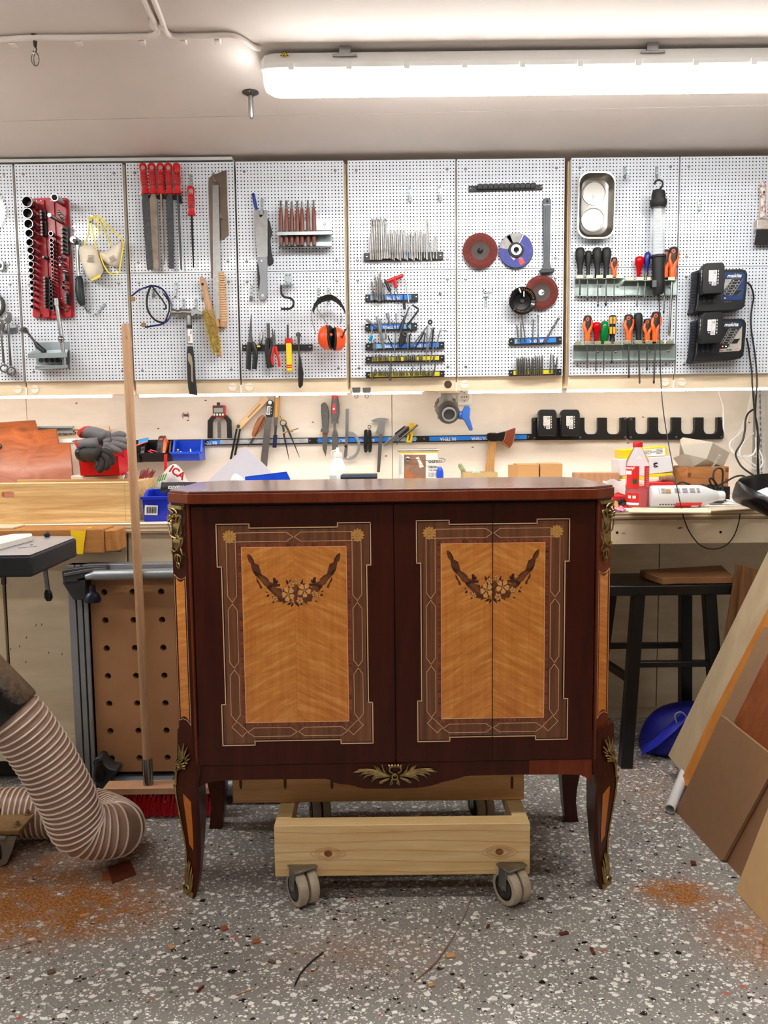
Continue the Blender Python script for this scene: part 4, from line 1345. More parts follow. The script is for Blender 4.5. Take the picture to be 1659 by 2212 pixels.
for x, y0, x2, y1, w in((185,1760,205,2000,1.8),(535,1560,535,1690,1.5),(530,1690,520,2010,2.6),(930,1740,915,1960,1.6),(1068,1690,1065,1910,1.8),(1335,1700,1290,1960,1.8)):
 b = MB()
 PG.rod(b,[(*ZS(x,y0),.024),(*ZS((x+x2)/2,(y0+y1)/2),.024),(*ZS(x2,y1),.024)],[w*.7,w,w],n=6)
 one('bit_holder','long bit holder over the yellow rails, %s from the left'%nth([185,530,535,930,1068,1335].index(x)),'bit holder',b,M_bit,'long holders on the yellow rails')
for x, y, m, lb in((1415,445,M_chrome,'small chrome magnet stuck right of the blue rails'),(1378,580,M_white,'small white magnet stuck right of the blue rails')):
 b = MB().lathe(PG(*ZS(x,y),0),(0,-1,0),[(PG.s_(3),0),(PG.s_(3),.012),(PG.s_(2.2),.014)],12)
 one('magnet',lb,'magnet',b,m)
 # --- sixth panel: discs, pry bar
Z6 = lambda x, y:(980+x/4.173,330+y/4.173)
R = root('socket_rail','empty black socket clip rail with eleven clips','tool rail',1091,414)
b = MB()
PG.plate(b,[Z6(*p)for p in((135,298),(800,285),(800,332),(135,352))],.01,.01)
obj('bar',b,M_blk,R,bev=.001)
for k in range(11):
 x = 238+k*48
 y = 322-k*1.1
 b = MB()
 p = [Z6(x-24,y),Z6(x-22,y-38),Z6(x-10,y-44),Z6(x+12,y-45),Z6(x+24,y-40),Z6(x+24,y)]
 PG.plate(b,p,.03,.02)
 obj('clip',b,M_blk,R,bev=.002)
for x, y in((152,320),(788,308)):
 obj('screw',MB().lathe(PG(*Z6(x,y),.01),(0,-1,0),[(.0045,0),(.003,.002)],10),M_chrome,R)
t = NT('flap_abrasive')
t.set(col=t.ramp(t.noise(t.coord(),300,3).outputs[0],[(.3,lin((92,38,34))),(.7,lin((134,62,54)))]),rough=.85)
M_flap = t.m
M_hub = mat('brown_hub',(62,46,40),.6,0,.15)
def flap_disc(cx,cy,r,label,holec,d=.02):
 R = root('flap_disc',label,'grinding disc',cx,cy+r,'flap discs on the pegboard')
 c = PG(cx,cy,d)
 ro = PG.s_(r)
 n = 60
 vs, fs = [], []
 for k in range(n):
  a0, a1 = 2*pi*k/n, 2*pi*(k+1)/n
  for a, up in((a0,0),(a1,.0028)):
   for q, z in((.52,.003),(.80,.006),(1.0,.001)):
    vs.append(c+V3((cos(a)*ro*q,-z-up,sin(a)*ro*q)))
  o = k*6
  fs+=[(o,o+1,o+4,o+3),(o+1,o+2,o+5,o+4)]
  o2 = ((k+1)%n)*6
  fs+=[(o+3,o+4,o2+1,o2),(o+4,o+5,o2+2,o2+1)]
 o = obj('flaps',MB().add(vs,fs),M_flap,R,sharp=1)
 obj('backing',MB().lathe(c+V3((0,.006,0)),(0,-1,0),[(ro*.97,0),(ro*.99,.006)],40),M_blk,R)
 b = MB().lathe(c,(0,-1,0),[(ro*.54,.0),(ro*.53,.004),(ro*.36,.0015),(ro*.18,.001)],32)
 h = obj('hub',b,M_hub,R)
 obj('bore',MB().lathe(c,(0,-1,0),[(ro*.17,0),(ro*.17,.0016)],20),holec,h)
 return R
flap_disc(*Z6(238,885),36.5,'red-brown flap disc hanging at left, level with the blue cutting disc',M_dark)
hook(1037,527,'wire peg through the left flap disc',26,'wire',0,.05)
flap_disc(*Z6(790,1260),35.5,'red-brown flap disc partly covered by the black dish',M_peg,.012)
hook(1171,622,'wire peg through the right flap disc',22,'wire',1,.05)
R = root('cutting_disc','blue printed metal cutting disc beside the flap disc','grinding disc',*Z6(560,1030))
c = PG(*Z6(560,880),.014)
ro = PG.s_(35.5)
b = MB().lathe(c,(0,-1,0),[(ro,0),(ro,.003),(ro*.5,.0035)],48)
b.lathe(c+V3((.002,.004,-.004)),(0,-1,0),[(ro,0),(ro,.003)],48,1)
dsk = obj('disc',b,[mat('disc_blue',(56,62,138),.6,0,.25,60,.1,300),M_blk],R)
def wedge(a0,a1,r0,r1,m,nm):
 n = 8
 pts = [c+V3((cos(radians(a0+(a1-a0)*k/n))*ro*r1,-.0042,sin(radians(a0+(a1-a0)*k/n))*ro*r1))for k in range(n+1)]
 pts+=[c+V3((cos(radians(a1-(a1-a0)*k/n))*ro*r0,-.0042,sin(radians(a1-(a1-a0)*k/n))*ro*r0))for k in range(n+1)]
 obj(nm,MB().prism(pts,(0,.0006,0)),m,dsk)
wedge(68,172,.46,.985,mat('disc_grey',(150,148,146),.7,0,.3,40),'grey_print')
wedge(112,126,.46,.95,mat('disc_red',(190,70,56),.6),'red_print')
wedge(-74,-52,.46,.9,mat('disc_red',(190,70,56),.6),'red_print')
wedge(62,66,.46,.97,M_paper,'white_print')
text('Metall',c+V3((-.030,-.0046,-.012)),(.62,0,-.78),(.78,0,.62),.014,M_paper,dsk,bold=.0002)
text('EXTRA',c+V3((-.020,-.0052,.030)),(.7,0,-.55),(.55,0,.7),.008,M_ink,dsk)
for k in range(5):
 text('A 24 R',c+V3((.012+.004*(k%2),-.0046,.026-k*.005 if k<3 else-.020-k*.003)),(.8,0,-.4),(.4,0,.8),.005,M_pale_blue,dsk)
obj('hub',MB().lathe(c,(0,-1,0),[(ro*.46,.003),(ro*.44,.008),(ro*.33,.009),(ro*.33,.006)],32),M_rubber,R)
obj('collar',MB().ring(c+V3((0,-.012,0)),(0,1,0),ro*.31,ro*.16,.008,28),M_steel,R)
obj('bore',MB().lathe(c,(0,-1,0),[(ro*.17,.004),(ro*.17,.0062)],20),M_dark,R)
hook(1115,536,'wire peg through the blue cutting disc',18,'wire',0,.03)
R = root('flange_dish','glossy black dish with gold lettering over the right flap disc','dish',*Z6(620,1450))
c = PG(*Z6(622,1332),.05)
ro = PG.s_(28.4)
M_gloss = mat('gloss_black',(14,14,15),.15,0,.2)
obj('bowl',MB().lathe(c,(0,-1,0),[(ro*.9,-.03),(ro,-.012),(ro,0),(ro*.93,.002),(ro*.66,-.006),(ro*.60,-.014),(.001,-.016)],48),M_gloss,R)
obj('boss',MB().lathe(c,(0,-1,0),[(ro*.18,-.016),(ro*.15,-.008)],20),M_blk,R)
M_gold = mat('gold_print',(150,96,54),.5)
for k, ch in enum('FERROTECH'):
 a = radians(96-k*10)
 dv = V3((cos(a),0,sin(a)))
 text(ch,c+dv*ro*.74+V3((0,-.003,0)),(sin(a),0,-cos(a)),dv,ro*.17,M_gold,R)
for k, ch in enum('FERROTECH'):
 a = radians(222+k*9)
 dv = V3((cos(a),0,sin(a)))
 text(ch,c+dv*ro*.86+V3((0,-.003,0)),(-sin(a),0,cos(a)),-dv,ro*.14,M_gold,R)
b = MB()
for p0, p1 in((z6a,z6b)for z6a,z6b in((Z6(590,1225),Z6(605,1262)),(Z6(632,1252),Z6(632,1300)),(Z6(545,1420),Z6(562,1385)))):
 PG.rod(b,[(*p0,.055),(*p1,.058)],2.2,n=6)
obj('clip',b,M_chrome,R)
b = MB()
PG.plate(b,rrect(*Z6(598,1180),*Z6(620,1215),2),.003,.003)
one('peg_hook','zinc hook tab just above the black dish','hook',b,M_zinc,'zinc hooks on the pegboards')
R = root('pry_bar','dark grey flat bar with a hole, hanging at the right','bar',*Z6(845,1085))
b = MB()
PG.plate(b,[Z6(*p)for p in((806,425),(815,410),(830,412),(836,404),(848,404),(852,412),(868,412),(876,425),(874,560),(868,980),(878,1035),(908,1048),(784,1052),(804,1035),(815,980),(806,560))],.018,.012)
o = obj('bar',b,mat('grey_painted_steel',(70,74,80),.45,.2,.1),R,bev=.002)
obj('foot',PG.plate(MB(),[Z6(*p)for p in((782,1050),(910,1044),(908,1074),(792,1084))],.034,.03),mat('dark_foot',(44,45,48),.5),R,bev=.002)
b = MB()
PG.plate(b,[Z6(*p)for p in((808,466),(872,464),(872,472),(808,474))],.0185,.001)
obj('score_line',b,mat('pale_score',(150,152,156),.5),o)
b = MB()
PG.plate(b,[Z6(*p)for p in((828,500),(852,500),(848,960),(832,960))],.0195,.002)
obj('rib',b,mat('grey_painted_steel',(70,74,80)),o,bev=.001)
obj('hang_hole',MB().lathe(PG(*Z6(844,438),.018),(0,-1,0),[(.004,0),(.004,.001)],14),M_dark,o)
R = root('peg_hook','wide wire fork hook, empty, under the left flap disc','hook',*Z6(290,1400),'zinc hooks on the pegboards')
b = MB()
PG.plate(b,rrect(*Z6(278,1330),*Z6(302,1405),2.5),.003,.003)
PG.rod(b,[(*Z6(290,1330),.004),(*Z6(290,1296),.008)],1.4,n=6)
b.tube([PG(*Z6(272,1228),.06),PG(*Z6(272,1268),.05),PG(*Z6(348,1262),.05),PG(*Z6(350,1226),.06)],PG.s_(1.2),6)
PG.rod(b,[(*Z6(262,1298),.006),(*Z6(320,1294),.006)],1.1,n=6)
obj('wire',b,M_zinc,R)
rail('magnetic_rail','blue magnetic rail with six loose drill bits',*[Z6(502,0)[0],Z6(975,0)[0],Z6(0,1672)[1],Z6(0,1655)[1]],64/4.173,[(.1,.2,M_pale_blue),(.2,.89,M_label_blue)],.014,[(.66,.36,8,BT)])
for k, (x,yb,x2,yt,w,cu)in enum(((588,1710,566,1542,1.8,False),(613,1705,603,1520,1.6,False),(650,1700,612,1465,1.8,True),(710,1712,720,1485,1.9,True),(762,1718,762,1440,2.0,True),(815,1712,960,1470,2.8,True))):
 drill(*Z6(x,yb),*Z6(x2,yt),w,['mat straight bit, leftmost on the six-bit rail','mat straight bit, second on the six-bit rail','spiral bit leaning left on the six-bit rail','upright spiral bit, fourth on the six-bit rail','tall spiral bit, fifth on the six-bit rail','thick spiral bit leaning far right on the six-bit rail'][k],'six bits on the blue rail',.022,cu)
rail('magnetic_rail','yellow magnetic rail with a row of short drill bits',*[Z6(502,0)[0],Z6(972,0)[0],Z6(0,1958)[1],Z6(0,1946)[1]],56/4.173,[(.08,.85,M_label_yellow)],.014)
for k, (x,x2,yt)in enum([(574,570,1838),(590,587,1840),(606,604,1838),(622,622,1832),(638,638,1835),(664,655,1838),(690,680,1838),(706,707,1835),(720,716,1838),(742,738,1822),(764,754,1830),(780,774,1825),(798,798,1820),(870,876,1803),(903,897,1815),(918,933,1838)]):
 drill(*Z6(x,2005 if k<13 else 1985+10*(k-13)),*Z6(x2,yt),1.7,'%s short drill bit from the left on the rightmost yellow rail'%nth(k),'short bits on the yellow rail',.022,False)
 # --- seventh panel: tray, lamp, screwdrivers
Z7 = lambda x, y:(1220+x/4.173,330+y/4.173)
R = root('magnetic_tray','polished steel magnetic tray with two round recesses','tray',*Z7(285,770))
M_tray2 = mat('polished_steel',(150,147,142),.3,1,.05,10)
def rr2(x0,y0,x1,y1,r,d,sh=0):
 return[PG(*Z7(a+sh*(c-470)/600,c),d)for a,c in rrect(x0,y0,x1,y1,r,6)]
b = MB()
b.loft([rr2(150,215,410,735,80,.008,-18),rr2(135,190,440,750,95,.012,-14),rr2(122,172,452,770,100,.044,-14),rr2(118,168,456,775,102,.0455,-14),rr2(130,182,444,760,95,.0445,-14),rr2(142,225,395,745,90,.014,-18),rr2(148,235,385,735,85,.011,-18)],cap=True)
obj('bowl',b,M_tray2,R,sharp=50)
for x, y, r in((265,365,24.5),(255,605,24.5)):
 c = PG(*Z7(x,y),.0115)
 obj('magnet_recess',MB().lathe(c,(0,-1,0),[(PG.s_(r),0),(PG.s_(r),.0022),(PG.s_(r*.93),.0026),(PG.s_(r*.9),.0008)],40),M_tray2,R)
text('BILTEMA',PG(*Z7(262,455),.0135),(.04,0,1),(-1,0,.04),.009,mat('etched_print',(235,235,235),.6),R,bold=.0003)
hook(1350,374,'empty zinc hook right of the steel tray',30,'clip',6,.045)
hook(1419,373,'zinc hook carrying the inspection lamp',30,'clip',5,.05)
R = root('inspection_lamp','black hand lamp with clear LED tube on a hook','work lamp',*Z7(845,1285))
d = .06
b = MB()
b.tube(sm([PG(*Z7(810,285),d),PG(*Z7(820,258),d),PG(*Z7(848,245),d),PG(*Z7(880,262),d),PG(*Z7(878,300),d),PG(*Z7(852,335),d)],5),PG.s_(2.0),8)
obj('hook',b,M_blk,R)
b = MB()
PG.rod(b,[(*Z7(848,335),d),(*Z7(846,345),d),(*Z7(845,380),d),(*Z7(844,428),d)],[7,12,14,14],n=18)
PG.rod(b,[(*Z7(844,428),d),(*Z7(844,468),d),(*Z7(843,495),d)],[17.5,17.5,14],n=10)
obj('cap',b,M_rubber,R)
t = NT('clear_tube')
t.set(col=(.92,.95,.97),rough=.08,trans=.85,ior=1.2,alpha=.45)
b = MB()
PG.rod(b,[(*Z7(843,470),d),(*Z7(842,930),d)],12.6,n=20)
obj('tube',b,t.m,R)
b = MB()
PG.plate(b,[Z7(806,470),Z7(872,470),Z7(870,930),Z7(806,930)],d+.002,.004)
o = obj('led_board',b,mat('led_board',(214,220,226),.4),R)
b = MB()
for k in range(15):
 y = 488+k*30
 for x in(815,829,843,857):
  b.lathe(PG(*Z7(x,y),d+.002),(0,-1,0),[(.0018,0),(.0016,.003),(.0006,.004)],6)
 PG.plate(b,[Z7(806,y+12),Z7(872,y+10),Z7(872,y+13),Z7(806,y+15)],d+.0026,.001,1)
obj('led',b,[M_white,mat('board_line',(150,158,164),.5)],o)
b = MB()
PG.rod(b,[(*Z7(842,925),d),(*Z7(842,945),d)],16,n=10)
PG.rod(b,[(*Z7(842,945),d),(*Z7(843,1180),d),(*Z7(843,1265),d),(*Z7(845,1280),d)],[13,12.5,11.5,9],n=18)
PG.rod(b,[(*Z7(845,1278),d),(*Z7(850,1340),d)],[3,1.6],n=8)
h = obj('handle',b,M_rubber,R)
PG_ = PG
obj('label',MB().prism([PG(*Z7(790,1150),d+.0275),PG(*Z7(828,1148),d+.0275),PG(*Z7(828,1208),d+.0275),PG(*Z7(790,1210),d+.0275)],(.000,.002,0)),mat('dim_print',(86,86,88),.6),h)
# its cord runs down in front of the bench and back up
PB = Plane(2.80)
cord = [PG(*Z7(850,1340),.06),PG(1425,690,.06),PG(1426,770,.07),PG(1428,825,.09)]
cord+=[W(1432,880,3.06),W(1440,935,2.98),W(1452,1000,2.9),W(1464,1060,2.82),W(1476,1115,2.79),W(1490,1150,2.785),W(1513,1178,2.785),W(1540,1186,2.785),W(1565,1180,2.785),W(1582,1163,2.785),W(1592,1142,2.785),W(1598,1118,2.79),W(1598,1108,2.81)]
b = MB().tube(sm(cord,6),.0021,6)
one('lamp_cord','thin black cord hanging in a loop from the hand lamp','cord',b,M_blk)
# screwdriver racks
M_rack = mat('galvanised_rack',(170,184,180),.38,1,.16,8)
M_rack_e = mat('rack_edge',(190,184,150),.35,1,.1)
def drack(xa,xb,y0,y1,n,label):
 R = root('screwdriver_rack',label,'tool rack',*Z7((xa+xb)/2,y1),'screwdriver racks')
 b = MB()
 PG.plate(b,[Z7(xa,y0+30),Z7(xb,y0+26),Z7(xb,y1),Z7(xa,y1+4)],.004,.003)
 b.prism([PG(*Z7(xa,y1),.004),PG(*Z7(xb,y1),.004),PG(*Z7(xb,y1+8),.028),PG(*Z7(xa,y1+10),.028)],(0,0,-.0016))
 b.prism([PG(*Z7(xa,y0+30),.004),PG(*Z7(xb,y0+26),.004),PG(*Z7(xb+6,y0+30),.05),PG(*Z7(xa-4,y0+34),.05)],(0,0,-.0016))
 obj('back_plate',b,M_rack,R,bev=.0005)
 st = (xb-xa)/n
 for k in range(n):
  x = xa+st*k
  b = MB()
  PG.plate(b,[Z7(x+st*.18,y0),Z7(x+st*.82,y0),Z7(x+st*.80,y0+32),Z7(x+st*.12,y0+32)],.052,.0025)
  obj('finger',b,M_rack_e,R,bev=.0008)
 for u in(.5,.86)if n>4 else(.1,.5):
  obj('screw',MB().lathe(PG(*Z7(xa+(xb-xa)*u,(y0+y1)/2+18),.004),(0,-1,0),[(.005,0),(.004,.002),(.002,.0025)],10),M_chrome,R)
drack(92,540,1100,1278,5,'galvanised screwdriver rack, upper left')
drack(542,1012,1118,1272,5,'galvanised screwdriver rack, upper right behind the hand lamp')
drack(78,520,1698,1860,5,'galvanised screwdriver rack, lower left')
drack(525,1000,1690,1855,5,'galvanised screwdriver rack, lower right')
M_tred = None
t = NT('red_acetate')
t.set(col=lin((200,10,24)),rough=.12,trans=.35,ior=1.3)
M_tred = t.m
t = NT('green_acetate')
t.set(col=lin((10,130,60)),rough=.12,trans=.35,ior=1.3)
M_tgreen = t.m
def driver(kind,x,yt,yb,xt,ytip,w,label,sw=1.6,tip='black',d=.03):
 R = root('screwdriver',label,'screwdriver',*Z7(xt,ytip),'screwdrivers in the racks')
 H_ = yb-yt
 P_ = lambda u, v:(*Z7(x+(xt-x)*u*H_/max(1,ytip-yt)+v,yt+H_*u),d)
 if kind in('black','small'):
  prof = [(0,.55),(.03,.82),(.14,1),(.34,.98),(.56,.62),(.72,.52),(.9,.58),(1,.56)]
  m = M_rubber
 elif kind in('red','green'):
  prof = [(0,.5),(.04,.88),(.16,1),(.32,.92),(.5,.6),(.7,.5),(.9,.42),(1,.38)]if kind=='red' else[(0,.55),(.05,.8),(.3,1),(.6,1),(.78,.8),(.9,.5),(1,.42)]
  m = M_tred if kind=='red' else M_tgreen
 elif kind=='blue':
  prof = [(0,.5),(.06,.9),(.2,1),(.45,.95),(.6,.55),(1,.5)]
  m = mat('navy_handle',(24,40,120),.35)
 elif kind=='wera':
  prof = [(0,.6),(.03,.9),(.2,1),(.38,.72),(.55,.95),(.66,.9),(.8,.55),(1,.75)]
  m = M_blk
 else:
  prof = [(0,.55),(.03,.85),(.12,1),(.3,1),(.52,.82),(.7,.72),(.88,.8),(1,.74)]
  m = mat('brown_black_grip',(44,32,30),.5)
 b = MB()
 PG.rod(b,[P_(u,0)for u,_ in prof],[w*r for _,r in prof],n=14)
 h = obj('handle',b,m,R,sharp=60)
 if kind=='black' or kind=='small':
  b = MB()
  PG.rod(b,[P_(-.005,0),P_(.06,0)],[w*.4,w*.93],n=14)
  obj('end_cap',b,mat('dark_teal',(8,70,74),.45),h)
 if kind=='orange':
  s = .42*w*4.173
  for sd in(-1,1):
   b = MB()
   seq = [P_(.16,sd*s*2.1 if sd>0 else-s*.6),P_(.35,sd*s*2.0),P_(.5,sd*s*1.3),P_(.66,sd*s*.6),P_(.96,sd*s*.5)]
   seq = [V3(PG(q[0],q[1],d+PG.s_(w)*(.35 if i<2 else .6)))for i,q in enum(seq)]
   b.tube(sm(seq,4),[PG.s_(w)*.42]*13+[PG.s_(w)*.5]*4,8)
   obj('orange_inlay',b,M_orange,h)
  q = P_(.12,0)
  b = MB().ring(PG(q[0],q[1],d+PG.s_(w)*1.04),(0,1,0),PG.s_(w*.38),PG.s_(w*.22),.004,14)
  obj('hang_eye',b,M_orange,h)
 if kind=='wera':
  for u, v in((.12,-.45),(.12,.45),(.5,-.45),(.5,.45)):
   q = P_(u,v*w*4.1)
   obj('yellow_pad',MB().obox(PG(q[0],q[1]+4,d+PG.s_(w)*.72),(PG.s_(w*.62),PG.s_(w*.5),PG.s_(H_/4.173*.25))),mat('amber_pad',(216,150,30),.4),h,bev=.001)
 if kind=='blue':
  b = MB()
  PG.rod(b,[P_(.62,0),P_(1,0)],w*.53,n=10)
  obj('collar',b,M_dsteel,h)
 b = MB()
 PG.rod(b,[P_(.98,0),(*Z7(xt,ytip-22),d-.004)],sw,n=8)
 sft = obj('shaft',b,M_chrome,R)
 b = MB()
 if tip=='flat':
  PG.plate(b,[Z7(xt-6,ytip-60),Z7(xt+6,ytip-60),Z7(xt+13,ytip-30),Z7(xt+11,ytip),Z7(xt-11,ytip),Z7(xt-13,ytip-30)],d-.002,.002)
  obj('tip',b,mat('flat_tip',(150,130,100),.4,.9),sft)
 else:
  PG.rod(b,[(*Z7(xt,ytip-28),d-.004),(*Z7(xt,ytip-10),d-.004),(*Z7(xt,ytip),d-.004)],[sw*1.1,sw*1.1,.4],n=6)
  obj('tip',b,M_blk if tip=='black' else M_steel,sft)
driver('black',138,857,1132,136,1290,10,'big black screwdriver, first in the upper left rack',2.0,'steel')
driver('small',213,884,1136,205,1336,7.2,'smaller black screwdriver, second in the upper left rack',1.5)
driver('black',290,856,1132,299,1392,10,'big black screwdriver, third in the upper left rack',1.7)
driver('black',376,856,1132,370,1384,10,'big black screwdriver, fourth in the upper left rack',2.0)
driver('orange',446,944,1132,443,1330,6.6,'small orange and black screwdriver at the end of the upper left rack',1.2)
driver('red',674,936,1136,650,1392,9.6,'translucent red screwdriver left of the hand lamp',1.4,'steel')
driver('blue',748,896,1112,716,1330,7,'navy blue screwdriver half behind the hand lamp',1.4,'steel')
driver('orange',915,874,1136,892,1455,8,'orange screwdriver half hidden behind the hand lamp',1.8)
driver('orange',982,850,1140,942,1646,10,'largest orange screwdriver, right end, with wide flat tip',2.6,'flat')
driver('orange',206,1468,1726,202,1945,9,'orange screwdriver, first in the lower left rack',1.8,'steel')
driver('red',288,1528,1730,280,1975,9.4,'translucent red screwdriver in the lower left rack',1.5,'steel')
driver('green',358,1520,1730,350,1972,9,'translucent green screwdriver in the lower left rack',1.4,'steel')
driver('wera',432,1466,1706,424,1902,8.4,'black screwdriver with amber pads in the lower left rack',1.4)
driver('orange',575,1458,1724,577,2032,9.4,'orange screwdriver, first in the lower right rack',2.0)
driver('black',660,1445,1716,674,2085,9.6,'dark green-black screwdriver in the lower right rack',2.0,'steel')
driver('orange',745,1497,1714,741,1966,8.4,'short orange screwdriver, third in the lower right rack',1.7)
driver('orange',824,1434,1716,803,2084,10,'long orange screwdriver, fourth in the lower right rack',2.1)
# --- eighth panel: hook, paint brush, chargers
Z8 = lambda x, y:(1440+x/4.173,330+y/4.173)
hook(1511,443,'empty zinc hook high on the right-hand pegboard',28,'wire',-2,.03)
R = root('paint_brush','worn white handled paint brush with black bristles at right edge','paint brush',1646,530)
t = NT('worn_brush_paint')
t.set(col=t.ramp(t.noise(t.coord(),34,4,.7).outputs[0],[(.44,lin((150,84,60))),(.52,lin((222,212,204)))]),rough=.5)
b = MB()
secs = []
for y, w, th in((250,4,.003),(275,20,.006),(320,33,.009),(380,30,.009),(450,26,.009),(530,24,.009),(575,34,.011),(596,40,.012)):
 secs.append([PG(*Z8(870+q[0]*w,y),.02+q[1]*th)for q in((-1,-.4),(-1,.4),(-.6,1),(.6,1),(1,.4),(1,-.4),(.6,-1),(-.6,-1))])
h = obj('handle',MB().loft(secs),t.m,R,sub=1,sharp=60)
obj('hang_hole',MB().lathe(PG(*Z8(878,355),.0285),(0,-1,0),[(.004,0),(.004,.001)],12),M_dark,h)
obj('ferrule',PG.plate(MB(),[Z8(815,598),Z8(925,598),Z8(930,690),Z8(815,690)],.034,.028),mat('spattered_ferrule',(186,176,166),.4,.7,.25,60),R,bev=.003)
b = MB()
secs = []
for y, w0, w1, th in((685,812,935,.011),(760,800,945,.012),(830,790,955,.013)):
 secs.append([PG(*Z8(x,y),.02+s*th)for x,s in((w0,-1),(w0,1),(w1,1),(w1,-1))])
o = obj('bristles',MB().loft(secs),mat('black_bristle',(16,15,17),.7,0,.3,120,.6,500,(8,8,.3)),R)
# chargers with batteries
M_chg = mat('charger_black',(9,9,10),.45,0,.2,30)
M_chg_side = mat('charger_side',(28,32,42),.5,0,.15,30)
ZC = lambda x, y:(1480+x/9.219,560+y/9.219)
M_silver = mat('silver_print',(186,184,180),.45)
M_navyp = mat('navy_panel',(12,52,104),.4)
M_redled = emit('red_led',(1,.02,.1),6)
M_greenled = emit('green_led',(.3,1,.05),4)
def battery(mp,label,group,parent_pl,sc=1.0):
 """mp maps face coordinates (0..1, 0..1) to points; face first, then depth d behind it."""
 c0 = mp(.5,1,0)
 R = thing('battery',label,'battery',c0,group)
 pts = [(0.02,.12),(.08,.03),(.16,0),(.84,0),(.92,.03),(.98,.12),(1,.9),(.92,1),(.08,1),(0,.9)]
 fr = [mp(x,y,0)for x,y in pts]
 bk_ = [mp(x,y,.045)for x,y in pts]
 mid = [mp(.5+(x-.5)*1.05,.5+(y-.5)*1.03,.012)for x,y in pts]
 obj('case',MB().loft([fr,mid,bk_]),M_chg,R,bev=.0015)
 L = lambda u, v, e = .0006:mp(.26+.50*u,.24+.50*v,-e)
 def q(u0,v0,u1,v1,e,t_=.0006):
  return[L(u0,v0,e),L(u1,v0,e),L(u1,v1,e),L(u0,v1,e)]
 dv = mp(.5,.5,.001)-mp(.5,.5,0)
 lb = obj('warning_label',MB().prism(q(0,0,.74,.74,.0006),dv*.6).prism(q(.3,.76,.72,1,.0006),dv*.6),M_paper,R)
 b = MB()
 for u in(.355,):
  b.prism(q(u,0,u+.02,.74,.0010),dv*.3)
 b.prism(q(0,.36,.74,.38,.0010),dv*.3)
 for cx, cy in((.17,.18),(.17,.56),(.56,.56)):
  rr_ = .1 if cx<.5 else .15
  b.tube([L(cx+rr_*cos(k*pi/5),cy+rr_*sin(k*pi/5),.0009)for k in range(10)],.0004,4,closed=True,mi=1)
  b.tube([L(cx-rr_*.7,cy-rr_*.7,.0009),L(cx+rr_*.7,cy+rr_*.7,.0009)],.0004,4,mi=1)
 for u in(.45,.56,.64):
  b.prism(q(u-.02,.08,u+.03,.28,.0010),dv*.3)
 for k in range(3):
  b.prism(q(.36,.8+k*.06,.66,.83+k*.06,.0010),dv*.3)
 obj('pictogram',b,[mat('grey_ink',(90,88,88),.6),mat('red_ink',(150,40,44),.6)],lb)
 b = MB()
 for k in range(5):
  b.prism(q(.82,.0+k*.2,.92,.12+k*.2,.0006),dv*.4)
 b.prism(q(.08,.8,.2,.88,.0006),dv*.4)
 obj('print',b,M_silver,R)
 b = MB()
 for k in range(4):
  b.prism([mp(-.005,.2+k*.14,.010),mp(-.005,.3+k*.14,.010),mp(-.012,.3+k*.14,.016),mp(-.012,.2+k*.14,.016)],(-.0005,0,0))
 obj('side_print',b,M_silver,R)
 return R
